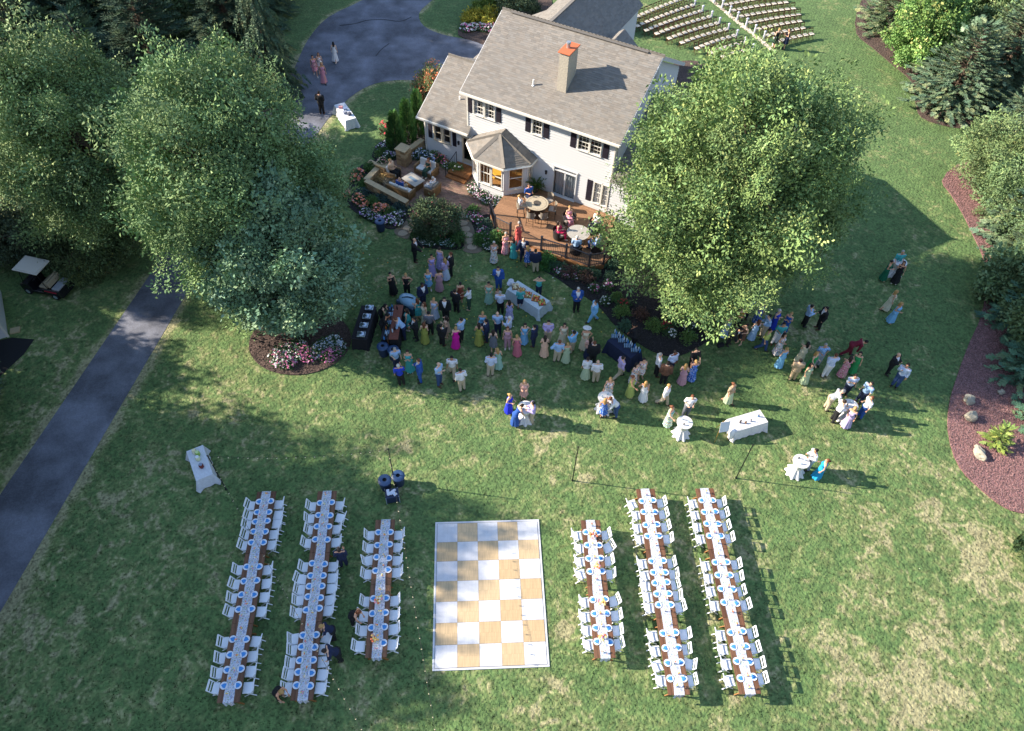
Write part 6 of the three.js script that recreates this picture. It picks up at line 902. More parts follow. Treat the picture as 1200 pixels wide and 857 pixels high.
const doBlock = (list, txt, flip) => list.forEach(([x0, y0, x1, y1], ri) => {
  const a = gnd(x0, y0, 0.46), b = gnd(x1, y1, 0.46), d = b.clone().sub(a), L = d.length(), n = Math.round(L / 0.56) + 1; d.normalize(); const out = V(-d.z, 0, d.x); if (out.z < 0) out.negate();
  for (let i = 0; i < n; i++) { const t = i / (n - 1), bow = 0.5 * (flip ? (1 - t) * t : t * (1 - t)), p = a.clone().lerp(b, t).addScaledVector(out, -bow * 0.8).setY(0), label = `brown ceremony chair with cream pad in the ${ord(list.length - 1 - ri)} row, ${txt}`; const ry = Math.atan2(out.x, out.z) + rr(-0.05, 0.05) + (flip ? -1 : 1) * (t - 0.5) * 0.2; const c = cerUsed ? copyOf(cer, label, p, ry) : cer; cerUsed = true; c.position.copy(p); c.rotation.y = ry; c.userData.label = label; c.userData.group = `ceremony chairs, ${txt}`; }
  const p = (flip ? a : b).clone().addScaledVector(d, flip ? -0.35 : 0.35).setY(0), S = thing('aisle_swag', `lilac cloth swag at the aisle end of the ${ord(list.length - 1 - ri)} row, ${txt}`, 'decoration', p, rr(0, 1), 'aisle swags'); part(S, 'cloth', new THREE.SphereGeometry(0.09, 8, 8).scale(1, 4.2, 1).translate(0, 0.42, 0), swagM); part(S, 'bow', new THREE.SphereGeometry(0.11, 8, 6).scale(1.2, 0.8, 1).translate(0, 0.8, 0), swagM);
});
doBlock(leftRows, 'house side block', false); doBlock(rightRows, 'evergreen side block', true);
{ // petals along the aisle
  const g = new THREE.CircleGeometry(0.05, 5).rotateX(-PI / 2), N = 1500, im = new THREE.InstancedMesh(g, M(0xe9dcc6, { roughness: 0.9, side: THREE.DoubleSide }), N), r = rng(50), a = gnd(826, -6), b = gnd(906, 60); for (let i = 0; i < N; i++) { const t = r(), w = (r() + r() + r() - 1.5) * 0.28; dum.position.copy(a).lerp(b, t).add(V(w, 0.03 + r() * 0.02, w * 0.4)); dum.rotation.set(rr(-0.4, 0.4, r), r() * 6, rr(-0.4, 0.4, r)); dum.scale.setScalar(rr(0.6, 1.4, r)); dum.updateMatrix(); im.setMatrixAt(i, dum.matrix); } im.name = 'petals'; shade(im); scene.add(im); tag(im, 'cream flower petals strewn along the ceremony aisle', 'petals', null, 'stuff');
}
{ // fallen leaves on the shaded lawn
  const g = new THREE.CircleGeometry(0.035, 5).rotateX(-PI / 2), N = 160, im = new THREE.InstancedMesh(g, new THREE.MeshStandardMaterial({ color: 0xffffff, side: THREE.DoubleSide }), N), r = rng(51); for (let i = 0; i < N; i++) { const p = gnd(rr(400, 720, r), rr(270, 400, r)); dum.position.set(p.x, 0.035, p.z); dum.rotation.set(rr(-0.3, 0.3, r), r() * 6, rr(-0.3, 0.3, r)); dum.scale.setScalar(rr(0.6, 1.6, r)); dum.updateMatrix(); im.setMatrixAt(i, dum.matrix); im.setColorAt(i, dcol.setRGB(...pick([[0.6, 0.45, 0.06], [0.45, 0.4, 0.08], [0.5, 0.24, 0.06], [0.7, 0.68, 0.55]], r))); } im.name = 'fallen_leaves'; shade(im); scene.add(im); tag(im, 'scattered yellow fallen leaves on the shaded lawn', 'leaves', null, 'stuff');
}
// ---------------------------------------------------------------- golf cart, shed
{
  const f = gnd(38, 343), b = gnd(69.5, 350), d = f.clone().sub(b), ry = Math.atan2(d.x, d.z), perp = V(d.z, 0, -d.x).normalize(); if (perp.z > 0) perp.negate();
  const c = f.clone().lerp(b, 0.5).addScaledVector(perp, 0.45), T = thing('golf_cart', 'black golf cart with pale roof and tan bench seats', 'golf cart', c, ry), bk = M(0x15161c, { roughness: 0.25 }), tan = M(0x9c8f78, { roughness: 0.7 });
  const sh = new THREE.Shape(); [[1.25, 0.3], [1.25, 0.62], [1.0, 0.78], [0.72, 0.8], [0.62, 0.34], [-0.1, 0.34], [-0.15, 0.62], [-1.2, 0.66], [-1.3, 0.3], [-1.0, 0.26], [0.9, 0.26]].forEach(([z, y], i) => (i ? sh.lineTo(z, y) : sh.moveTo(z, y)));
  part(T, 'body', prep(new THREE.ExtrudeGeometry(sh, { depth: 1.04, bevelEnabled: true, bevelSize: 0.04, bevelThickness: 0.04, bevelSegments: 2 }).translate(0, 0, -0.52).rotateY(-PI / 2)), bk);
  part(T, 'stripe', mrg([box(0.02, 0.06, 0.75, 0.575, 0.56, -0.65), box(0.02, 0.06, 0.75, -0.575, 0.56, -0.65)]), M(0xb0233a));
  part(T, 'seat', mrg([rbox(1.0, 0.14, 0.5, 0, 0.74, -0.22, 0.05)]), tan); part(T, 'backrest', mrg([rbox(1.0, 0.42, 0.12, 0, 1.0, -0.5, 0.05, 0, -0.15)]), tan);
  part(T, 'rear_seat', mrg([rbox(1.0, 0.13, 0.46, 0, 0.74, -0.98, 0.05)]), M(0x8d9096)); part(T, 'rear_backrest', mrg([rbox(1.0, 0.36, 0.1, 0, 0.98, -0.66, 0.05, 0, 0.1)]), tan);
  part(T, 'roof', mrg([rbox(1.2, 0.07, 1.55, 0, 1.86, 0.3, 0.03), rbox(1.02, 0.03, 1.36, 0, 1.905, 0.3, 0.012)]), M(0xb9b4a9, { roughness: 0.6 }));
  for (const sx of [-1, 1]) { part(T, 'roof_post', bar(V(sx * 0.52, 0.78, 0.95), V(sx * 0.52, 1.84, 0.72), 0.018), bk); part(T, 'roof_post', bar(V(sx * 0.52, 0.66, -0.55), V(sx * 0.52, 1.84, -0.35), 0.018), bk); for (const z of [0.92, -0.82]) { const w = part(T, 'wheel', new THREE.CylinderGeometry(0.23, 0.23, 0.2, 18).rotateZ(PI / 2).translate(sx * 0.5, 0.23, z), M(0x101114, { roughness: 0.9 })); part(w, 'rim', new THREE.CylinderGeometry(0.13, 0.13, 0.21, 14).rotateZ(PI / 2).translate(sx * 0.502, 0.23, z), M(0xb4c4d6, { metalness: 0.6, roughness: 0.3 })); } part(T, 'headlight', new THREE.SphereGeometry(0.07, 10, 6).scale(1.3, 0.8, 0.5).translate(sx * 0.38, 0.58, 1.3), M(0xcfd6dc, { roughness: 0.1 })); }
  part(T, 'windscreen', new THREE.PlaneGeometry(1.0, 0.85).rotateX(-0.22).translate(0, 1.36, 0.82), glass); part(T, 'steering_wheel', new THREE.TorusGeometry(0.16, 0.016, 6, 18).rotateX(-1.0).translate(0.26, 1.02, 0.38), bk); part(T, 'steering_column', bar(V(0.26, 0.6, 0.62), V(0.26, 1.02, 0.38), 0.02), bk); part(T, 'floor', box(0.98, 0.03, 0.75, 0, 0.34, 0.28), M(0x222222));
  // shed at the picture edge with an asphalt pad
  const a = gnd(15.5, 393), S = thing('shed', 'white shed with dark roof standing at the edge beyond the drive', 'shed', a.clone().add(V(-0.25, 0, 0.1)), 30 * DEG), W = 3.2, Dp = 3.6;
  const boards = (w, h) => { const g = []; for (let y = 0; y < h; y += 0.12) g.push(box(w, 0.118, 0.02 + 0.0, 0, y + 0.06, 0, 0, 0.06)); return g; };
  part(S, 'wall', mrg([box(W, 2.2, 0.1, -W / 2, 1.1, -0.05), ...boards(W, 2.15).map((g) => g.translate(-W / 2, 0, 0.012))]), white); part(S, 'wall', mrg([box(Dp, 2.2, 0.1, 0, 1.1, 0), ...boards(Dp, 2.15).map((g) => g.translate(0, 0, 0.062))]).rotateY(PI / 2).translate(-0.05, 0, -Dp / 2 - 0.1), white);
  part(S, 'corner_board', box(0.1, 2.2, 0.1, 0.02, 1.1, 0.03), trimW); part(S, 'wall', box(W, 2.2, 0.1, -W / 2, 1.1, -Dp - 0.1), white);
  roofPlane(S, V(-W - 0.2, 2.2, 0.25), V(0.25, 2.2, 0.25), V(0.25, 3.3, -Dp / 2), V(-W - 0.2, 3.3, -Dp / 2)); roofPlane(S, V(0.25, 2.2, -Dp - 0.3), V(-W - 0.2, 2.2, -Dp - 0.3), V(-W - 0.2, 3.3, -Dp / 2), V(0.25, 3.3, -Dp / 2));
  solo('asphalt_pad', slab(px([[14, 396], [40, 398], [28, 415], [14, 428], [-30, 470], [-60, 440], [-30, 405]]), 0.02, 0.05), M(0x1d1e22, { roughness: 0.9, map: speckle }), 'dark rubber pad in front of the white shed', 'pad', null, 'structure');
  solo('stone_step', rbox(0.5, 0.1, 0.4, gnd(18, 388).x, 0.05, gnd(18, 388).z, 0.02, 0.4), capM, 'grey paving slab at the shed corner', 'step');
}

// ---------------------------------------------------------------- people: one continuous body each, clothes and hair as children
const _a = V(0, 0, 0);
function seg(x, y, z, a, b, ra, rb) { const bx = b[0] - a[0], by = b[1] - a[1], bz = b[2] - a[2], px_ = x - a[0], py = y - a[1], pz = z - a[2]; let t = (px_ * bx + py * by + pz * bz) / (bx * bx + by * by + bz * bz + 1e-9); t = t < 0 ? 0 : t > 1 ? 1 : t; const dx = px_ - bx * t, dy = py - by * t, dz = pz - bz * t; return Math.sqrt(dx * dx + dy * dy + dz * dz) - (ra + (rb - ra) * t); }
const smin = (a, b, k) => { const h = Math.max(k - Math.abs(a - b), 0) / k; return Math.min(a, b) - h * h * k * 0.25; };
// naive surface nets
function nets(f, mn, mx, h) {
  const nx = Math.ceil((mx[0] - mn[0]) / h) + 1, ny = Math.ceil((mx[1] - mn[1]) / h) + 1, nz = Math.ceil((mx[2] - mn[2]) / h) + 1, S = nx * ny, val = new Float32Array(S * nz);
  for (let k = 0; k < nz; k++) for (let j = 0; j < ny; j++) for (let i = 0; i < nx; i++) val[k * S + j * nx + i] = f(mn[0] + i * h, mn[1] + j * h, mn[2] + k * h);
  const id = new Int32Array(S * nz).fill(-1), pos = [], idx = [];
  for (let k = 0; k < nz - 1; k++) for (let j = 0; j < ny - 1; j++) for (let i = 0; i < nx - 1; i++) {
    const o = k * S + j * nx + i; let m = 0; for (let c = 0; c < 8; c++) if (val[o + (c & 1) + (c >> 1 & 1) * nx + (c >> 2) * S] < 0) m |= 1 << c; if (m === 0 || m === 255) continue;
    let sx = 0, sy = 0, sz = 0, n = 0;
    for (let c = 0; c < 8; c++) for (let ax = 0; ax < 3; ax++) { const e = c | 1 << ax; if (e === c || (m >> c & 1) === (m >> e & 1)) continue; const v0 = val[o + (c & 1) + (c >> 1 & 1) * nx + (c >> 2) * S], v1 = val[o + (e & 1) + (e >> 1 & 1) * nx + (e >> 2) * S], t = v0 / (v0 - v1); sx += (c & 1) + (ax === 0 ? t : 0); sy += (c >> 1 & 1) + (ax === 1 ? t : 0); sz += (c >> 2) + (ax === 2 ? t : 0); n++; }
    id[o] = pos.length / 3; pos.push(mn[0] + (i + sx / n) * h, mn[1] + (j + sy / n) * h, mn[2] + (k + sz / n) * h);
  }
  const q = (a, b, c, d, fl) => { if (a < 0 || b < 0 || c < 0 || d < 0) return; if (fl) idx.push(a, b, c, a, c, d); else idx.push(a, c, b, a, d, c); };
  for (let k = 1; k < nz - 1; k++) for (let j = 1; j < ny - 1; j++) for (let i = 1; i < nx - 1; i++) {
    const o = k * S + j * nx + i, s = val[o] < 0;
    if (s !== val[o + 1] < 0) q(id[o - nx - S], id[o - S], id[o], id[o - nx], s); if (s !== val[o + nx] < 0) q(id[o - 1 - S], id[o - 1], id[o], id[o - S], s); if (s !== val[o + S] < 0) q(id[o - 1 - nx], id[o - nx], id[o], id[o - 1], s);
  }
  const g = new THREE.BufferGeometry(); g.setAttribute('position', new THREE.Float32BufferAttribute(pos, 3)); g.setIndex(idx); g.computeVertexNormals();
  const uv = new Float32Array(pos.length / 3 * 2); for (let i = 0; i < pos.length / 3; i++) { uv[2 * i] = Math.atan2(pos[3 * i], pos[3 * i + 2]) * 0.3; uv[2 * i + 1] = pos[3 * i + 1]; } g.setAttribute('uv', new THREE.BufferAttribute(uv, 2));
  return g;
}
// poses: [elbowL, wristL, elbowR, wristR], legs [kneeL, ankleL, kneeR, ankleR], lean
const ARM = { d: [[0.25, 1.17, -0.03], [0.27, 0.92, 0.05]], b: [[0.25, 1.18, -0.04], [0.13, 1.2, 0.23]], h: [[0.37, 1.2, -0.08], [0.18, 1.04, 0.06]], p: [[0.24, 1.2, 0.05], [0.1, 1.42, 0.26]], o: [[0.28, 1.22, 0.08], [0.36, 1.16, 0.32]], r: [[0.38, 1.52, 0.1], [0.17, 1.66, 0.06]], f: [[0.23, 1.25, 0.18], [0.18, 1.08, 0.42]], x: [[0.25, 1.18, 0.02], [-0.06, 1.2, 0.21]] };
const POSES = { drink: ['d', 'b'], both: ['b', 'b'], down: ['d', 'd'], hip: ['h', 'b'], phone: ['d', 'p'], talk: ['b', 'o'], cross: ['x', 'x'], raise: ['r', 'r'], walk: ['d', 'd', 'walk'], reach: ['f', 'f', 'stand', 0.55], bend: ['f', 'f', 'walk', 0.95], sit: ['b', 'b', 'sit', -0.12], carry: ['f', 'f'] };
const LEGS = { stand: [[0.1, 0.5, 0.02], [0.11, 0.09, -0.02], [-0.1, 0.5, 0.03], [-0.11, 0.09, 0.02]], walk: [[0.1, 0.52, 0.14], [0.09, 0.1, 0.24], [-0.1, 0.5, -0.04], [-0.1, 0.13, -0.32]], sit: [[0.12, 0.5, 0.44], [0.12, 0.09, 0.42], [-0.12, 0.5, 0.44], [-0.13, 0.09, 0.46]] };
function skeleton(sex, pose) {
  const [la, ra, lg = 'stand', lean = 0] = POSES[pose], w = sex === 'f' ? 0.16 : 0.19, sit = lg === 'sit', hy = sit ? 0.52 : 0.93, dy = hy - 0.93, cs = Math.cos(lean), sn = Math.sin(lean);
  const up = ([x, y, z]) => { const Y = y + dy - hy, Z = z; return [x, hy + Y * cs - Z * sn, Y * sn + Z * cs]; }, ws = w / 0.19, mir = ([x, y, z]) => [-x, y, z], A = ([x, y, z]) => up([x * (0.55 + 0.45 * ws), y, z]);
  const L = LEGS[lg], k = sex === 'f' ? 0.9 : 1;
  return { sex, lean, hy, up, k, inv: (x, y, z) => { const Y = y - hy; return [x, hy + Y * cs + z * sn - dy, -Y * sn + z * cs]; }, hipL: [0.085, hy, 0], hipR: [-0.085, hy, 0], kneeL: L[0], ankL: L[1], kneeR: L[2], ankR: L[3], waist: up([0, 1.08, 0]), chest: up([0, 1.29, 0.01]), shL: up([w, 1.42, 0]), shR: up([-w, 1.42, 0]), neck: up([0, 1.47, 0]), neckT: up([0, 1.56, 0.015]), elL: A(ARM[la][0]), wrL: A(ARM[la][1]), elR: A(mir(ARM[ra][0])), wrR: A(mir(ARM[ra][1])), head: up([0, 1.645, 0.02]), dy, sit };
}
function torsoD(s, x, y, z) { const k = s.k; let d = seg(x, y, z, [s.hipL[0], s.hy, 0], [s.hipR[0], s.hy, 0], 0.105, 0.105); d = smin(d, seg(x, y, z, [0, s.hy, 0], s.waist, 0.12 * k, 0.105 * k), 0.06); d = smin(d, seg(x, y, z, s.waist, s.chest, 0.105 * k, 0.135 * k), 0.06); d = smin(d, seg(x, y, z, s.shL, s.shR, 0.066 * k, 0.066 * k), 0.07); if (s.sex === 'f') { const c = s.up([0.065, 1.27, 0.095]), e = s.up([-0.065, 1.27, 0.095]); d = smin(d, Math.min(seg(x, y, z, c, c, 0.06, 0.06), seg(x, y, z, e, e, 0.06, 0.06)), 0.04); } return d; }
const armsD = (s, x, y, z, fore = 1) => { const k = s.k; let d = Math.min(seg(x, y, z, s.shL, s.elL, 0.05 * k, 0.04 * k), seg(x, y, z, s.shR, s.elR, 0.05 * k, 0.04 * k)); if (fore) d = smin(d, Math.min(seg(x, y, z, s.elL, s.wrL, 0.04 * k, 0.027 * k), seg(x, y, z, s.elR, s.wrR, 0.04 * k, 0.027 * k)), 0.02); return d; };
const legsD = (s, x, y, z) => { const k = s.k; return Math.min(smin(seg(x, y, z, s.hipL, s.kneeL, 0.088 * k, 0.058 * k), seg(x, y, z, s.kneeL, s.ankL, 0.058 * k, 0.036 * k), 0.03), smin(seg(x, y, z, s.hipR, s.kneeR, 0.088 * k, 0.058 * k), seg(x, y, z, s.kneeR, s.ankR, 0.058 * k, 0.036 * k), 0.03)); };
const feetD = (s, x, y, z) => { const t = (a) => [a[0] * 1.12, Math.max(0.035, a[1] - 0.055), a[2] + 0.15], h = (a) => [a[0], Math.max(0.04, a[1] - 0.045), a[2] - 0.02]; return Math.min(seg(x, y, z, h(s.ankL), t(s.ankL), 0.042, 0.034), seg(x, y, z, h(s.ankR), t(s.ankR), 0.042, 0.034)); };
const bodyD = (s, x, y, z) => { let d = smin(torsoD(s, x, y, z), armsD(s, x, y, z), 0.05); d = smin(d, legsD(s, x, y, z), 0.05); d = smin(d, feetD(s, x, y, z), 0.03); return smin(d, seg(x, y, z, s.neck, s.neckT, 0.056 * s.k, 0.05 * s.k), 0.04); };
function headD(x, y, z) { // own axes, origin at the head centre, face to +z
  const e = (cx, cy, cz, rx, ry, rz) => { const a = (x - cx) / rx, b = (y - cy) / ry, c = (z - cz) / rz, l = Math.sqrt(a * a + b * b + c * c); return (l - 1) * Math.min(rx, ry, rz); };
  let d = smin(e(0, 0.02, -0.01, 0.078, 0.1, 0.097), e(0, -0.05, 0.025, 0.058, 0.075, 0.068), 0.03); d = smin(d, seg(x, y, z, [0, 0.005, 0.085], [0, -0.025, 0.105], 0.009, 0.014), 0.012); d = smin(d, Math.min(e(0.08, -0.01, -0.01, 0.014, 0.032, 0.022), e(-0.08, -0.01, -0.01, 0.014, 0.032, 0.022)), 0.008); d = smin(d, seg(x, y, z, [-0.02, -0.062, 0.083], [0.02, -0.062, 0.083], 0.009, 0.009), 0.008); d = smin(d, seg(x, y, z, [0, -0.07, 0], [0, -0.13, -0.015], 0.05, 0.05), 0.03);
  const eye = Math.min(Math.hypot(x - 0.032, y - 0.008, z - 0.088), Math.hypot(x + 0.032, y - 0.008, z - 0.088)) - 0.013; return Math.max(d, -eye);
}
function hand(s, side) { // palm and five fingers along the forearm
  const w = s['wr' + side], e = s['el' + side], d = V(w[0] - e[0], w[1] - e[1], w[2] - e[2]).normalize(), W = V(...w), sg = side === 'L' ? 1 : -1; let lat = V(0, 0, 1).addScaledVector(d, -d.z); if (lat.lengthSq() < 0.1) lat = V(-sg, 0.3, 0).addScaledVector(d, sg * d.x - 0.3 * d.y); lat.normalize(); const nrm = d.clone().cross(lat).normalize().multiplyScalar(sg), g = [bar(W.clone().addScaledVector(d, -0.02), W.clone().addScaledVector(d, 0.085), 0.026, 0.036, 6)];
  for (let i = 0; i < 4; i++) { const b = W.clone().addScaledVector(d, 0.07).addScaledVector(lat, (i - 1.5) * -0.02), L = [0.036, 0.042, 0.04, 0.03][i], m = b.clone().addScaledVector(d, L).addScaledVector(nrm, 0.006), t = m.clone().addScaledVector(d, L * 0.75).addScaledVector(nrm, 0.022); g.push(bar(b, m, 0.0095, 0.009, 5), bar(m, t, 0.009, 0.0065, 5)); }
  const b = W.clone().addScaledVector(d, 0.02).addScaledVector(lat, 0.028), m = b.clone().addScaledVector(d, 0.03).addScaledVector(lat, 0.028), t = m.clone().addScaledVector(d, 0.03).addScaledVector(nrm, 0.014).addScaledVector(lat, 0.006); g.push(bar(b, m, 0.012, 0.01, 5), bar(m, t, 0.01, 0.007, 5)); return mrg(g);
}
const headG = {}; const GC = {};
const memo = (k, f) => GC[k] ??= f();
const bounds = (s) => { const m = 0.22, l = [s.hipL, s.kneeL, s.kneeR, s.ankL, s.ankR, s.elL, s.elR, s.wrL, s.wrR, s.shL, s.shR, s.head, s.waist]; const mn = [1e9, 1e9, 1e9], mx = [-1e9, -1e9, -1e9]; for (const p of l) for (let i = 0; i < 3; i++) { mn[i] = Math.min(mn[i], p[i] - m); mx[i] = Math.max(mx[i], p[i] + m); } mx[2] += 0.12; mn[1] = -0.03; mx[1] = Math.max(s.neckT[1], s.wrL[1], s.wrR[1]) + 0.1; return [mn, mx]; };
function headColored() { return memo('head', () => { const g = nets(headD, [-0.12, -0.16, -0.14], [0.12, 0.15, 0.14], 0.017), p = g.attributes.position, c = new Float32Array(p.count * 3); for (let i = 0; i < p.count; i++) { const x = p.getX(i), y = p.getY(i), z = p.getZ(i), ed = Math.min(Math.hypot(x - 0.032, y - 0.008), Math.hypot(x + 0.032, y - 0.008)), bd = Math.abs(y - 0.034) < 0.008 && Math.abs(Math.abs(x) - 0.034) < 0.022; let k = [1, 1, 1]; if (z > 0.05 && ed < 0.014) k = [0.12, 0.1, 0.1]; else if (z > 0.05 && bd) k = [0.4, 0.32, 0.28]; else if (z > 0.06 && Math.abs(y + 0.062) < 0.011 && Math.abs(x) < 0.026) k = [0.8, 0.45, 0.45]; c.set(k, i * 3); } g.setAttribute('color', new THREE.BufferAttribute(c, 3)); return g; }); }
function bodyG(sex, pose) { return memo('body' + sex + pose, () => { const s = skeleton(sex, pose), [mn, mx] = bounds(s), b = nets((x, y, z) => bodyD(s, x, y, z), mn, mx, 0.036), h = headColored().clone().rotateX(s.lean * 0.5).translate(...s.head); return mrg([b, h, hand(s, 'L'), hand(s, 'R')]); }); }
const sk = {}; const S_ = (sex, pose) => sk[sex + pose] ??= skeleton(sex, pose);
const garments = {
  shirt: (s, x, y, z, o) => { const [, Y, Z] = s.inv(x, y, z), full = o !== 'short' && o !== 'none'; let d = torsoD(s, x, y, z); if (o !== 'none') { d = smin(d, armsD(s, x, y, z, full), 0.05); if (!full) { const L = Math.hypot(x - s.elL[0], y - s.elL[1], z - s.elL[2]), R = Math.hypot(x - s.elR[0], y - s.elR[1], z - s.elR[2]); d = Math.max(d, 0.08 - Math.min(L, R)); } } d -= 0.03; return Math.max(d, 0.95 - Y, Y - (o === 'none' ? 1.4 : 1.475)); },
  jacket: (s, x, y, z) => { const [X, Y, Z] = s.inv(x, y, z); let d = smin(torsoD(s, x, y, z), armsD(s, x, y, z, 1) - 0.004, 0.05) - 0.056; d = Math.max(d, 0.8 - Y, Y - 1.49); const v = Z > 0 ? Math.max(Math.abs(X) - (0.015 + (Y - 1.1) * 0.28), 1.1 - Y) : 1; return Math.max(d, -v); },
  trousers: (s, x, y, z) => { let d = smin(seg(x, y, z, [0.06, s.hy, 0], [-0.06, s.hy, 0], 0.125, 0.125), legsD(s, x, y, z) - 0.006, 0.05) - 0.028; const [, Y] = s.inv(x, y, z); return Math.max(d, Y - 1.05, 0.075 - y); },
  shorts: (s, x, y, z) => { let d = smin(seg(x, y, z, [0.06, s.hy, 0], [-0.06, s.hy, 0], 0.125, 0.125), legsD(s, x, y, z) - 0.015, 0.04) - 0.02; const [, Y] = s.inv(x, y, z); return Math.max(d, Y - 1.05, 0.45 - y); },
  dress: (s, x, y, z, o) => { const hem = o === 'knee' ? 0.5 : 0.1, [, Y] = s.inv(x, y, z); let top = Math.max(torsoD(s, x, y, z) - 0.028, Y - 1.39); if (s.sit) { const sk_ = Math.max(Math.min(seg(x, y, z, [0.06, s.hy + 0.01, 0], [0.07, 0.53, 0.44], 0.14, 0.11), seg(x, y, z, [-0.06, s.hy + 0.01, 0], [-0.07, 0.53, 0.44], 0.14, 0.11), seg(x, y, z, [0.06, 0.5, 0.46], [0.09, hem + 0.1, 0.46], 0.1, 0.13), seg(x, y, z, [-0.06, 0.5, 0.46], [-0.09, hem + 0.1, 0.46], 0.1, 0.13)), hem - y); return smin(top, sk_, 0.05); } const t = clamp((1.06 - y) / (1.06 - hem)), a = Math.atan2(x, z), R = 0.125 + (o === 'knee' ? 0.11 : 0.14) * Math.pow(t, 0.8) + 0.022 * t * Math.sin(a * 9) + 0.014 * t * Math.sin(a * 4 + 1); const sway = s.lean * 0; const skirt = Math.max((Math.hypot(x, z * 1.08 - sway) - R) * 0.85, y - 1.08, hem - y); return smin(top, skirt, 0.06); },
  skirt: (s, x, y, z) => { const t = clamp((1.06 - y) / 0.94), a = Math.atan2(x, z), R = 0.13 + 0.15 * Math.pow(t, 0.8) + 0.022 * t * Math.sin(a * 9); return Math.max((Math.hypot(x, z * 1.08) - R) * 0.85, y - 1.06, 0.12 - y); },
  vest: (s, x, y, z) => { const [X, Y, Z] = s.inv(x, y, z), v = Z > 0 ? Math.max(Math.abs(X) - (Y - 1.15) * 0.3, 1.15 - Y) : 1; return Math.max(torsoD(s, x, y, z) - 0.05, 0.92 - Y, Y - 1.45, -v, Math.abs(X) - 0.19); },
  shoes: (s, x, y, z) => Math.max(feetD(s, x, y, z) - 0.012, y - 0.1),
};
function garmentG(kind, sex, pose, opt) { return memo(['g', kind, sex, pose, opt].join(), () => { const s = S_(sex, pose), [mn, mx] = bounds(s); let a = [...mn], b = [...mx]; if (kind === 'dress' || kind === 'skirt') { a[0] = Math.min(a[0], -0.45); b[0] = Math.max(b[0], 0.45); a[2] = Math.min(a[2], -0.45); b[2] = Math.max(b[2], 0.45 + (s.sit ? 0.25 : 0)); } const f = garments[kind], g = nets((x, y, z) => f(s, x, y, z, opt), a, b, kind === 'shoes' ? 0.028 : 0.036); return g; }); }
function hairG(type) { return memo('hair' + type, () => nets((x, y, z) => {
  const a = x / 0.09, b = (y - 0.03) / 0.108, c = (z + 0.022) / 0.106; let d = (Math.sqrt(a * a + b * b + c * c) - 1) * 0.09; const face = Math.max(z - 0.048 + Math.max(0, y - 0.05) * -0.9, y - 0.075); d = Math.max(d, -Math.max(0.03 - z, y - 0.068) > 0 ? -1 : -1); d = Math.max(d, Math.min(z - (y > 0.06 ? 0.1 : 0.035), 1)); if (type === 'short' || type === 'bun' || type === 'grey') d = Math.max(d, -0.06 - y - z * 0.3); if (type === 'bald') { d += 0.004; d = Math.max(d, y - 0.035, z - 0.02, -0.055 - y); }
  if (type === 'bun') d = smin(d, Math.hypot(x, y - 0.03, z + 0.135) - 0.045, 0.02);
  if (type === 'long') { d = smin(d, Math.max(seg(x, y, z, [0, 0.0, -0.06], [0, -0.26, -0.085], 0.085, 0.07) + 0.01 * Math.sin(x * 120), z - 0.0), 0.03); d = smin(d, Math.min(seg(x, y, z, [0.07, 0, -0.01], [0.085, -0.2, 0.0], 0.024, 0.03), seg(x, y, z, [-0.07, 0, -0.01], [-0.085, -0.2, 0.0], 0.024, 0.03)), 0.02); }
  return d; }, [-0.15, -0.36, -0.22], [0.15, 0.17, 0.13], 0.022)); }
const HAIR = { b: 0x2a1c14, k: 0x15110f, y: 0xb08a52, g: 0x9c9892, r: 0x6b3d22, w: 0xc9c4bb }, SKIN = [0xd9a888, 0xcf9a7a, 0xe0b394, 0xb67f5e, 0x7a4f38];
const COL = { black: 0x17181c, navy: 0x1c2848, blue: 0x2a58a8, royal: 0x1f3fc4, cobalt: 0x1b2fd0, light: 0xa6c8ec, sky: 0x86c4f0, pale: 0xcddaf0, white: 0xf0f0f2, cream: 0xeadfc0, beige: 0xcdb093, tan: 0xb9a183, khaki: 0xc6b79c, lavender: 0xb8aae2, lilac: 0xc2b0dc, pink: 0xd894a6, rose: 0xc9707f, blush: 0xe0b0a2, coral: 0xe2615c, hotpink: 0xd3245f, magenta: 0xe0189f, peach: 0xf0c2a4, teal: 0x46b0ae, mint: 0x9fc9b6, sage: 0xb6c8a4, olive: 0x9fa34c, green: 0x2f9a55, emerald: 0x0f6b4c, forest: 0x2c4a3c, mustard: 0xc08a1a, maroon: 0x7d1f33, grey: 0x70747d, silver: 0xaab3bd, denim: 0x35507f, brown: 0x6b4a38, rust: 0x9a4a38, dusty: 0xc79aa6, turq: 0x1d9fd6, lime: 0xbfc96c };
const floralTex = (base, dots, n = 90, seed = 1) => { const cv = document.createElement('canvas'); cv.width = cv.height = 256; const c = cv.getContext('2d'), r = rng(seed); c.fillStyle = base; c.fillRect(0, 0, 256, 256); for (let i = 0; i < n; i++) { c.fillStyle = pick(dots, r); c.beginPath(); c.ellipse(r() * 256, r() * 256, rr(5, 13, r), rr(4, 10, r), r() * 3, 0, 7); c.fill(); } const t = new THREE.CanvasTexture(cv); t.colorSpace = THREE.SRGBColorSpace; t.wrapS = t.wrapT = THREE.RepeatWrapping; t.repeat.set(1, 1.4); return t; };
const stripeTex = (() => { const cv = document.createElement('canvas'); cv.width = 8; cv.height = 256; const c = cv.getContext('2d'); ['#2fa39a', '#e8e6dc', '#1d7f86', '#e6d7b4', '#35b3a4', '#f0efe8', '#1d7f86', '#e8b8a0'].forEach((k, i) => { c.fillStyle = k; c.fillRect(0, i * 32, 8, 32); }); const t = new THREE.CanvasTexture(cv); t.colorSpace = THREE.SRGBColorSpace; t.wrapS = t.wrapT = THREE.RepeatWrapping; t.repeat.set(1, 2.2); return t; })();
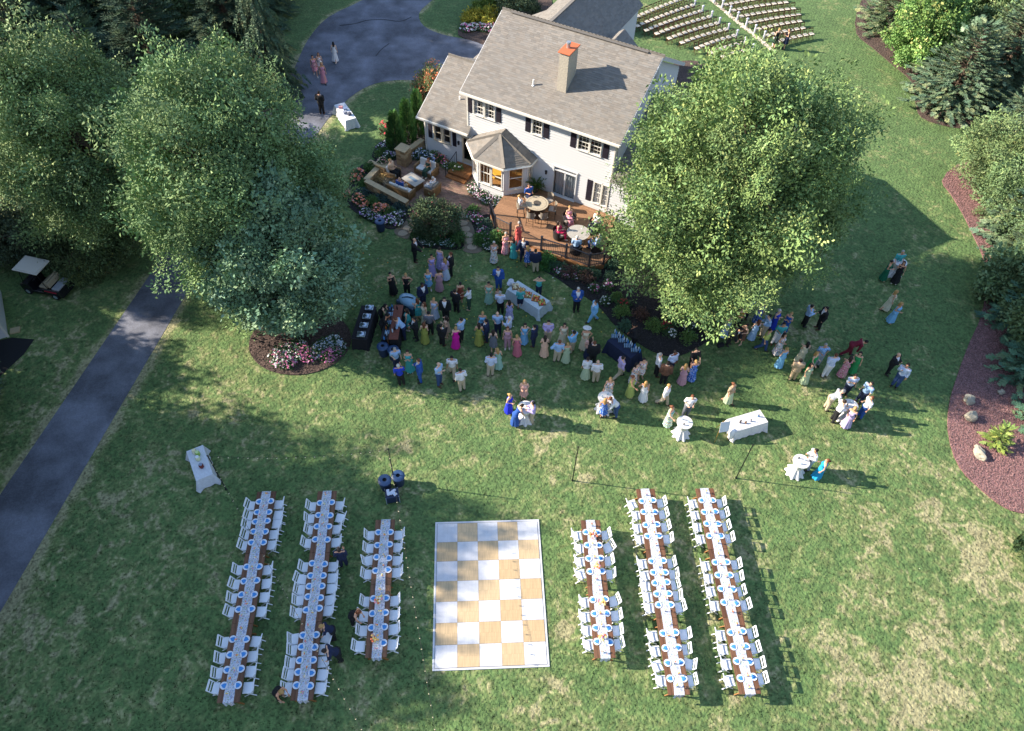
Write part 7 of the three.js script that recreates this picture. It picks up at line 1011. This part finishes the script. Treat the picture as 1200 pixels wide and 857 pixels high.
const PRINT = { floral: floralTex('#e9e3e2', ['#3d8fa8', '#d5607a', '#4b8a50', '#2b4f9a', '#e0a13c'], 110, 2), bluefloral: floralTex('#2f5fb8', ['#dfe8f4', '#7fb0e8', '#1c3a86'], 110, 3), pinkfloral: floralTex('#d98f9f', ['#f2dcdc', '#b24a66', '#8a9a6a'], 100, 4), lavfloral: floralTex('#b9aede', ['#e8e6f2', '#8f86c8', '#7fa8c8'], 100, 5), stripe: stripeTex, plaid: floralTex('#8fb4d8', ['#5f8fc8', '#c9dcee', '#3a6aa8'], 120, 6) };
const fabM = (c) => PRINT[c] ? M(0xffffff, { roughness: 0.9, map: PRINT[c] }) : M(COL[c], { roughness: 0.9, map: clothTex });
const PNAME = { floral: 'multicolour floral', bluefloral: 'blue floral', pinkfloral: 'pink floral', lavfloral: 'lavender floral', stripe: 'teal striped', plaid: 'blue checked', light: 'light blue', sky: 'sky blue', pale: 'pale blue', cobalt: 'cobalt blue', royal: 'royal blue', turq: 'turquoise', hotpink: 'hot pink', dusty: 'dusty pink', emerald: 'dark green', forest: 'deep green', denim: 'denim' };
const cn = (c) => PNAME[c] || c;
let pi = 0; const seen = {};
// kind: D maxi dress, K knee dress, S suit, H shirt+trousers, h short sleeves, T top+skirt, V vest, B plain top + trousers sleeveless
function person(p, face, sex, kind, c1, c2, where, { pose, hair, hc, scale, skin, hat, extra = '' } = {}) {
  const r = rng(5000 + pi * 13); pi++;
  pose ??= pick(['drink', 'both', 'drink', 'talk', 'hip', 'down', 'phone', 'cross'], r); hair ??= sex === 'f' ? pick(['long', 'long', 'bun'], r) : 'short'; hc ??= pick(sex === 'f' ? ['b', 'b', 'y', 'r', 'y', 'k'] : ['b', 'k', 'b', 'g', 'r'], r); scale ??= sex === 'f' ? rr(0.93, 0.98, r) : rr(0.99, 1.05, r);
  const G = { D: `${cn(c1)} long dress`, K: `${cn(c1)} knee length dress`, S: `${cn(c1)} suit`, H: `${cn(c1)} shirt and ${cn(c2)} trousers`, h: `${cn(c1)} tee shirt and ${cn(c2)} trousers`, T: `${cn(c1)} top and ${cn(c2)} long skirt`, V: `${cn(c1)} vest over white shirt`, B: `sleeveless ${cn(c1)} top and ${cn(c2)} trousers`, s: `${cn(c1)} shirt and ${cn(c2)} shorts` }[kind];
  let label = `${extra ? extra + ' ' : ''}person in ${G} ${where}`.trim(); const base = label; if (seen[base]) label = `${hair === 'bald' ? 'balding' : { b: 'brown haired', k: 'black haired', y: 'blond', g: 'grey haired', r: 'red haired', w: 'white haired' }[hc]} ${label}`; seen[base] = 1;
  const P = thing('person', label, 'person', p, face * DEG); P.scale.setScalar(scale); if (pose !== 'sit') { P.rotation.x = rr(-0.035, 0.05, r); P.rotation.z = rr(-0.05, 0.05, r); P.rotation.order = 'YXZ'; }
  part(P, 'body', bodyG(sex, pose), M(SKIN[skin ?? Math.floor(r() * 3)], { roughness: 0.6, vertexColors: true }));
  const s = S_(sex, pose), add = (n, k, c, o) => part(P, n, garmentG(k, sex, pose, o), typeof c === 'string' ? fabM(c) : c);
  if (kind === 'D' || kind === 'K') add('dress', 'dress', c1, kind === 'K' ? 'knee' : 'maxi');
  if (kind === 'S') { add('jacket', 'jacket', c1); add('shirt', 'shirt', 'white', 'short'); add('trousers', 'trousers', c2 || c1); }
  if (kind === 'H' || kind === 'h' || kind === 's') { add('shirt', 'shirt', c1, kind === 'H' ? 'long' : 'short'); add('trousers', kind === 's' ? 'shorts' : 'trousers', c2); }
  if (kind === 'V') { add('vest', 'vest', c1); add('shirt', 'shirt', 'white', 'long'); add('trousers', 'trousers', c2); }
  if (kind === 'T') { add('top', 'shirt', c1, 'short'); add('skirt', 'skirt', c2); }
  if (kind === 'B') { add('top', 'shirt', c1, 'none'); add('trousers', 'trousers', c2); }
  add('shoes', 'shoes', M(sex === 'f' ? pick([0xb99a7d, 0x2a2522, 0xd8cfc2], r) : pick([0x2b211b, 0x55351f, 0x1a1a1c], r), { roughness: 0.5 }));
  const h = part(P, 'hair', hairG(hair), M(HAIR[hc], { roughness: 0.7 })); h.position.set(...s.head); h.rotation.x = s.lean * 0.5;
  if (hat) { const k = part(P, 'hat', mrg([cyl(0.24, 0.24, 0.012, 0, 0, 0, 20), cyl(0.1, 0.085, 0.09, 0, 0, 0, 16)]), cloth(0xe6e6e8)); k.position.set(s.head[0], s.head[1] + 0.075, s.head[2] - 0.03); k.rotation.x = -0.25; }
  return P;
}
// [zoom x0, y0, factor] then people: [x, y (feet, in that zoom), facing, sex, kind, colour, colour, options]
function crowd(x0, y0, f, where, list) { for (const [x, y, face, sex, kind, c1, c2, o] of list) person(gnd(x0 + x / f, y0 + y / f).setY(0.005), face, sex, kind, c1, c2, o?.w ?? where, o); }
crowd(440, 270, 8.567, 'on the lawn below the shrub bed', [
  [395, 310, 80, 'm', 'S', 'black', 0, { hair: 'bald', pose: 'carry' }], [570, 455, 20, 'f', 'D', 'lavender', 0, { pose: 'both', hair: 'bun' }], [650, 385, 160, 'f', 'D', 'lavfloral', 0, {}], [708, 500, 215, 'f', 'T', 'lilac', 'pale', {}], [762, 450, 275, 'm', 'S', 'black', 0, { w: 'facing the lavender dresses', pose: 'drink' }], [538, 602, 15, 'f', 'K', 'sky', 0, { pose: 'both' }], [645, 608, 195, 'f', 'D', 'dusty', 0, { hc: 'b' }],
  [185, 640, 25, 'f', 'D', 'black', 0, { w: 'standing alone behind the bar', hair: 'bun', hc: 'k', pose: 'phone' }], [322, 642, 0, 'f', 'B', 'black', 'black', { w: 'standing behind the bar', hc: 'y', pose: 'hip' }], [815, 820, 150, 'm', 'S', 'black', 0, { w: 'talking beside the rust dress', hc: 'b' }], [850, 730, 200, 'f', 'K', 'rust', 0, { w: 'talking near the bar', pose: 'both' }], [945, 795, 255, 'f', 'h', 'white', 'forest', { w: 'talking near the bar', pose: 'carry', hc: 'k' }], [478, 755, 40, 'm', 'S', 'navy', 0, { w: 'beside the blue grey ice chest', skin: 4, hc: 'k' }]]);
crowd(410, 320, 7.79, 'crowding the reddish bar', [
  [632, 425, 230, 'f', 'K', 'teal', 0, {}], [690, 460, 300, 'f', 'D', 'cream', 0, { pose: 'phone' }], [780, 412, 350, 'f', 'D', 'pale', 0, { hc: 'y', pose: 'both' }], [882, 432, 0, 'm', 'S', 'black', 0, { pose: 'down', hc: 'k', w: 'in the middle of the bar crowd' }], [737, 560, 180, 'm', 'h', 'grey', 'black', { hc: 'k' }], [545, 520, 255, 'f', 'K', 'teal', 0, { w: 'leaning on the reddish bar', hc: 'b' }], [505, 600, 272, 'm', 'H', 'light', 'navy', { pose: 'reach', w: 'leaning on the reddish bar' }], [612, 608, 290, 'm', 'S', 'black', 0, { w: 'waiting beside the reddish bar' }], [688, 640, 175, 'f', 'D', 'olive', 0, { hc: 'r', hair: 'long', pose: 'both' }], [842, 660, 130, 'm', 'S', 'black', 0, { w: 'beside the beige dress at the bar crowd edge' }], [893, 585, 250, 'f', 'K', 'beige', 0, {}],
  [300, 452, 85, 'f', 'B', 'black', 'black', { w: 'tending the prep table, house end', pose: 'reach', hc: 'k' }], [305, 560, 88, 'm', 'h', 'black', 'black', { w: 'tending the prep table, lawn end', pose: 'reach', hc: 'k', skin: 3 }]]);
crowd(400, 260, 3.895, 'on the lawn below the bar', [
  [522, 577, 195, 'f', 'D', 'magenta', 0, { hc: 'y' }], [547, 545, 235, 'm', 'H', 'light', 'black', { w: 'beside the magenta dress' }], [255, 668, 20, 'm', 'h', 'light', 'navy', {}], [277, 745, 190, 'm', 'h', 'royal', 'black', { hc: 'w' }], [316, 683, 0, 'f', 'D', 'teal', 0, { pose: 'cross' }], [363, 730, 275, 'm', 'S', 'blue', 0, { hc: 'r' }], [447, 745, 60, 'm', 'h', 'light', 'denim', { hair: 'bald', hc: 'g' }], [508, 705, 0, 'm', 'h', 'white', 'khaki', { hc: 'k', skin: 3, pose: 'walk' }], [553, 770, 205, 'm', 'H', 'white', 'khaki', { hc: 'b' }]]);
crowd(560, 330, 6.593, 'below the food table', [
  [30, 402, 0, 'f', 'D', 'sky', 0, { hc: 'y' }], [10, 490, 180, 'f', 'D', 'olive', 0, {}], [72, 460, 270, 'm', 'S', 'navy', 0, { hc: 'k' }], [157, 412, 0, 'm', 'h', 'light', 'navy', { hair: 'bald', hc: 'g' }], [232, 440, 250, 'm', 'H', 'pale', 'grey', { hc: 'w' }], [122, 542, 180, 'f', 'K', 'grey', 0, { hc: 'b', pose: 'both' }], [228, 515, 0, 'f', 'B', 'dusty', 'dusty', {}], [305, 572, 180, 'f', 'D', 'rose', 0, { hc: 'y', pose: 'drink' }], [352, 478, 5, 'f', 'D', 'sky', 0, { hc: 'b', pose: 'hip', w: 'beside the rose dress below the food table' }], [432, 497, 250, 'm', 'S', 'navy', 0, { hc: 'k', w: 'standing apart below the food table' }], [95, 728, 180, 'm', 'H', 'pale', 'khaki', { hc: 'k', w: 'at the lawn edge of the crowd' }], [160, 672, 200, 'f', 'D', 'mint', 0, { w: 'at the lawn edge of the crowd', hc: 'y' }],
  [85, 165, 0, 'f', 'D', 'mint', 0, { w: 'beside the food table', pose: 'both' }], [150, 163, 20, 'f', 'K', 'blush', 0, { scale: 0.62, w: 'beside the mint dress', extra: 'small' }], [175, 252, 180, 'm', 'h', 'pale', 'black', { hc: 'g', w: 'turned to the food table' }], [243, 298, 185, 'f', 'D', 'lavfloral', 0, { w: 'beside the food table', hc: 'b' }], [325, 212, 180, 'f', 's', 'teal', 'navy', { w: 'helping themselves at the food table', hc: 'y', hair: 'short' }], [468, 112, 0, 'f', 'B', 'teal', 'navy', { pose: 'raise', w: 'with raised arms behind the food', hc: 'k', hair: 'bun' }], [757, 225, 5, 'm', 'S', 'blue', 'black', { hc: 'w', w: 'alone on the grass before the mulch bed', pose: 'both' }], [882, 310, 280, 'm', 'S', 'sky', 0, { hc: 'b', w: 'strolling along the mulch bed', pose: 'walk' }],
  [535, 470, 0, 'm', 'H', 'lilac', 'khaki', { w: 'beside the peach dress', hc: 'k' }], [512, 577, 180, 'f', 'D', 'peach', 0, { hc: 'b', hair: 'long' }], [645, 482, 0, 'f', 'D', 'cream', 0, { w: 'beside the peach dress' }], [605, 617, 180, 'm', 'H', 'light', 'khaki', { w: 'beside the sage dress', pose: 'hip' }], [677, 622, 190, 'f', 'D', 'sage', 0, { hc: 'y', hair: 'bun' }], [727, 545, 230, 'm', 'H', 'sky', 'khaki', { w: 'beside the sage dress', hc: 'k' }], [812, 522, 0, 'f', 'D', 'cream', 0, { hat: 1, w: 'and wide white hat', hc: 'k', hair: 'bun' }], [848, 592, 165, 'f', 'T', 'blush', 'navy', { hc: 'b' }], [880, 642, 180, 'm', 'S', 'black', 0, { w: 'beside the blush top', pose: 'down' }], [827, 752, 180, 'f', 'T', 'white', 'sage', { w: 'beside the white shirted partner', hc: 'b' }], [907, 777, 180, 'm', 'H', 'white', 'khaki', { w: 'beside the sage skirt', hair: 'bald', hc: 'g' }]]);
crowd(560, 200, 5.356, 'at the foot of the deck steps', [
  [100, 578, 10, 'f', 'D', 'floral', 0, { hc: 'w', hair: 'short' }], [172, 522, 20, 'f', 'D', 'pinkfloral', 0, { hc: 'g', hair: 'short' }], [225, 548, 200, 'f', 'D', 'teal', 0, {}], [282, 560, 0, 'm', 'S', 'navy', 0, { hair: 'bald', hc: 'g' }], [312, 602, 210, 'f', 'K', 'bluefloral', 0, {}], [363, 637, 180, 'm', 'S', 'navy', 'khaki', { w: 'with back turned at the deck railing', hc: 'k' }], [132, 742, 0, 'm', 'S', 'blue', 0, { w: 'on the grass below the deck steps', hc: 'b', pose: 'phone' }]]);
person(gnd(560 + 250 / 5.356, 200 + 462 / 5.356, 0.3).setY(0.325), 200, 'f', 'D', 'coral', 0, 'climbing the deck steps', { hc: 'g', hair: 'short', pose: 'down' });
crowd(700, 410, 7.79, 'queueing at the navy bar', [
  [187, 255, 110, 'm', 'H', 'lilac', 'khaki', { pose: 'walk', hc: 'b', w: 'walking past the navy bar' }], [390, 255, 10, 'f', 'K', 'floral', 0, { hc: 'k' }], [318, 305, 40, 'f', 'D', 'floral', 0, {}], [292, 422, 70, 'f', 'D', 'lime', 0, { pose: 'talk', hc: 'r', hair: 'bun', w: 'below the navy bar' }], [412, 467, 150, 'f', 'D', 'white', 0, { hc: 'y', hair: 'long', w: 'below the navy bar' }], [590, 500, 60, 'm', 'H', 'white', 'khaki', { pose: 'walk', hc: 'y', w: 'striding across the sunny grass' }], [530, 237, 95, 'm', 'H', 'white', 'black', { hc: 'g', w: 'beside the mulch edge' }], [650, 215, 30, 'm', 'H', 'pale', 'navy', { hc: 'k', skin: 4, w: 'beside the mulch edge' }], [595, 312, 170, 'm', 'S', 'brown', 'black', { hc: 'b', w: 'beside the mulch edge' }], [850, 170, 10, 'm', 'h', 'black', 'black', { hc: 'k', pose: 'carry', w: 'serving guests at the mulch edge' }], [765, 312, 165, 'f', 'D', 'dusty', 0, { hc: 'y', w: 'beside the blue floral dress' }], [852, 280, 190, 'f', 'D', 'bluefloral', 0, { hc: 'y', hair: 'bun', w: 'beside the dusty pink dress' }],
  [92, 440, 0, 'f', 'K', 'floral', 0, { hc: 'y', w: 'behind the cocktail table' }], [50, 620, 170, 'f', 'K', 'bluefloral', 0, { hc: 'y', hair: 'long', w: 'in front of the cocktail table' }], [165, 607, 275, 'm', 'H', 'white', 'denim', { hc: 'r', w: 'leaning at the cocktail table', pose: 'reach' }], [635, 690, 60, 'f', 'D', 'stripe', 0, { hc: 'r', hair: 'bun', pose: 'talk', w: 'at the cocktail table' }], [795, 600, 0, 'm', 'h', 'white', 'grey', { hc: 'r', w: 'facing the striped dress', pose: 'both' }]]);
person(gnd(741, 408).setY(0.06), 215, 'm', 'h', 'black', 'black', 'pouring drinks behind the navy bar', { pose: 'reach', hc: 'k', skin: 3 });
crowd(575, 440, 12.24, 'at the cocktail table on the sunny grass', [
  [255, 525, 60, 'f', 'D', 'cobalt', 0, { hc: 'y', hair: 'bun', pose: 'both' }], [470, 352, 0, 'f', 'K', 'blush', 0, { hc: 'y', pose: 'both' }], [345, 705, 120, 'f', 'D', 'blue', 0, { hc: 'b', hair: 'bun', pose: 'reach' }], [592, 668, 270, 'm', 'H', 'lavender', 'khaki', { hc: 'k', pose: 'both' }]]);
crowd(810, 330, 7.79, 'at the ash tree edge', [
  [290, 502, 60, 'f', 'D', 'light', 0, { hc: 'b', hair: 'bun' }], [408, 430, 350, 'f', 'B', 'mustard', 'black', { hc: 'b' }], [480, 340, 0, 'm', 'h', 'plaid', 'navy', { hc: 'k', pose: 'both' }], [590, 375, 0, 'f', 'D', 'bluefloral', 0, { hc: 'k', hair: 'bun', pose: 'both' }], [330, 572, 40, 'm', 'S', 'black', 0, { hc: 'k', pose: 'reach' }], [437, 567, 300, 'f', 'K', 'brown', 0, { hc: 'b', pose: 'talk' }], [540, 527, 190, 'f', 'D', 'light', 0, { hc: 'r' }], [638, 512, 280, 'm', 'H', 'light', 'khaki', { hc: 'k', pose: 'both' }], [728, 432, 40, 'f', 'D', 'royal', 0, { hc: 'w', hair: 'bun' }], [832, 452, 320, 'f', 'D', 'blue', 0, { hc: 'y' }], [748, 567, 0, 'm', 'h', 'teal', 'white', { hc: 'b', pose: 'drink' }], [632, 628, 60, 'm', 'h', 'lime', 'denim', { hc: 'b', pose: 'walk' }], [772, 662, 40, 'f', 'D', 'floral', 0, { hc: 'b', hair: 'long' }], [790, 782, 200, 'f', 'D', 'sky', 0, { hc: 'y' }]]);
crowd(900, 380, 6.59, 'near the six guest table', [
  [232, 290, 180, 'f', 'D', 'cream', 0, { hc: 'k' }], [182, 432, 175, 'm', 'S', 'tan', 0, { hc: 'b' }], [300, 362, 40, 'f', 'D', 'green', 0, { hc: 'y' }], [272, 455, 30, 'f', 'D', 'sage', 0, { hc: 'b', hair: 'long', w: 'in front of the green dress' }], [368, 322, 0, 'm', 'h', 'plaid', 'silver', { hc: 'g' }], [432, 407, 185, 'm', 'H', 'pale', 'white', { hc: 'r', w: 'with back turned in the half shade' }], [598, 240, 80, 'm', 'H', 'maroon', 'maroon', { pose: 'bend', hc: 'k', w: 'bending over near the pink floral dress' }], [560, 402, 180, 'f', 'D', 'pinkfloral', 0, { hc: 'b', hair: 'long' }], [638, 372, 330, 'f', 'D', 'green', 0, { hc: 'b', w: 'beside the pink floral dress' }],
  [440, 657, 85, 'm', 'H', 'white', 'khaki', { hc: 'g', pose: 'reach', w: 'leaning on the six guest table' }], [582, 545, 0, 'm', 'h', 'pale', 'navy', { hc: 'b', w: 'at the six guest table' }], [692, 602, 300, 'm', 'h', 'light', 'navy', { hc: 'k', w: 'at the six guest table' }], [492, 747, 80, 'm', 'H', 'white', 'black', { hc: 'b', pose: 'both', w: 'at the six guest table' }], [592, 792, 320, 'f', 'D', 'lilac', 0, { hc: 'y', w: 'at the six guest table' }], [702, 722, 275, 'm', 'h', 'white', 'blue', { hc: 'r', w: 'at the six guest table' }]]);
crowd(900, 500, 8.571, 'at the cocktail table by the turquoise dress', [[388, 428, 275, 'm', 'V', 'grey', 'silver', { hc: 'k', pose: 'both' }], [475, 512, 250, 'f', 'D', 'turq', 0, { hc: 'r', hair: 'bun', pose: 'drink', w: 'beside the vested guest' }]]);
crowd(1020, 280, 4.2875, 'in the far shade beside the red mulch', [[58, 206, 60, 'f', 'D', 'emerald', 0, { hc: 'k' }], [110, 172, 0, 'm', 'h', 'teal', 'navy', { hc: 'g' }], [118, 222, 330, 'f', 'D', 'black', 0, { hc: 'b', hair: 'long' }], [72, 357, 80, 'f', 'D', 'cream', 0, { pose: 'walk', hc: 'y' }], [95, 416, 40, 'f', 'D', 'sky', 0, { hc: 'y' }], [82, 677, 40, 'm', 'S', 'black', 0, { hair: 'bald', hc: 'g', pose: 'both' }], [118, 742, 320, 'm', 'H', 'pale', 'denim', { hc: 'b', pose: 'phone' }]]);
crowd(820, 280, 2.857, 'on the shaded grass between the groups', [[345, 291, 90, 'm', 'H', 'light', 'black', { hc: 'k', pose: 'both' }], [395, 301, 270, 'm', 'S', 'black', 0, { hc: 'k' }], [92, 549, 40, 'f', 'T', 'tan', 'sage', { hc: 'r', hair: 'bun', pose: 'walk', w: 'hurrying over the sunny grass' }]]);
crowd(340, 0, 3.895, 'on the asphalt turning area', [[207, 283, 180, 'f', 'D', 'white', 0, { hc: 'k', hair: 'long', pose: 'walk' }], [118, 348, 20, 'f', 'K', 'pinkfloral', 0, { hc: 'b', pose: 'walk' }], [140, 335, 10, 'f', 'K', 'floral', 0, { hc: 'r' }], [155, 381, 20, 'f', 'D', 'pink', 0, { hc: 'y', pose: 'walk' }], [147, 521, 170, 'm', 'S', 'black', 0, { hc: 'k', w: 'standing beside the drive table', pose: 'both' }]]);
crowd(820, 0, 8.571, 'setting up the ceremony aisle', [[738, 490, 200, 'f', 'K', 'black', 0, { hc: 'y', hair: 'bun', pose: 'both' }], [845, 496, 250, 'f', 'K', 'navy', 0, { hc: 'k', pose: 'both' }]]);
crowd(320, 680, 5.356, 'arranging the middle shaded row', [[388, 362, 285, 'f', 'h', 'navy', 'black', { hc: 'y', hair: 'bun', pose: 'reach' }], [428, 492, 290, 'm', 'h', 'navy', 'black', { hc: 'b', pose: 'reach' }], [45, 738, 60, 'f', 'B', 'black', 'black', { hc: 'y', hair: 'long', pose: 'reach', w: 'reaching into the middle row' }], [505, 272, 75, 'f', 'B', 'black', 'black', { hc: 'r', hair: 'long', pose: 'reach', w: 'reaching into the short shaded row' }]]);
crowd(320, 560, 5.356, 'walking between the shaded rows', [[447, 552, 190, 'm', 'h', 'navy', 'navy', { hc: 'b', pose: 'both' }]]);
// seated guests
const sitAt = (p, ry, y, args) => { const f = V(Math.sin(ry), 0, Math.cos(ry)), q = p.clone().addScaledVector(f, -0.02); q.y = y; person(q, ry / DEG, ...args); };
const seatY = (base, h, s = 0.96) => base + h - 0.4 * s;
[[0, 'f', 'D', 'pink', 0, 'seated by the house', { pose: 'sit', hc: 'y' }], [1, 'f', 'B', 'hotpink', 'hotpink', 'seated at the deck steps', { pose: 'sit', hc: 'b' }], [2, 'm', 'h', 'light', 'navy', 'seated at the railing', { pose: 'sit', hc: 'w' }], [3, 'm', 'h', 'light', 'denim', 'seated at the railing corner', { pose: 'sit', hc: 'g' }], [4, 'm', 'h', 'white', 'navy', 'seated under the branches', { pose: 'sit', hc: 'b' }]].forEach(([i, ...a]) => sitAt(clubSeats[i][0], clubSeats[i][1], DK + 0.02, a));
[[95, 'f', 'h', 'white', 'khaki', 'seated at the bar table by the bay', { pose: 'sit', hc: 'y' }], [30, 'm', 'h', 'blue', 'navy', 'seated at the bar table by the bay', { pose: 'sit', hc: 'b' }]].forEach(([a, ...s]) => { const t = a * DEG; sitAt(btc.clone().add(V(-Math.sin(t) * 1.0, 0, -Math.cos(t) * 1.0)), t, DK + 0.28, s); });
sitAt(gnd(471, 229), 152 * DEG, PY + 0.06, ['m', 'h', 'blue', 'tan', 'on the patio loveseat', { pose: 'sit', hair: 'bald', hc: 'g' }]);
sitAt(gnd(461, 209), 68 * DEG, PY + 0.06, ['m', 'h', 'beige', 'black', 'in the patio armchair', { pose: 'sit', hc: 'y' }]);
sitAt(gnd(502, 206), -28 * DEG, PY + 0.06, ['f', 'D', 'forest', 0, 'on the cream loveseat', { pose: 'sit', hc: 'r' }]);
sitAt(gnd(507, 228), -118 * DEG, PY + 0.06, ['m', 'h', 'white', 'silver', 'in the grey armchair', { pose: 'sit', hc: 'w' }]);

renderer.render(scene, camera);
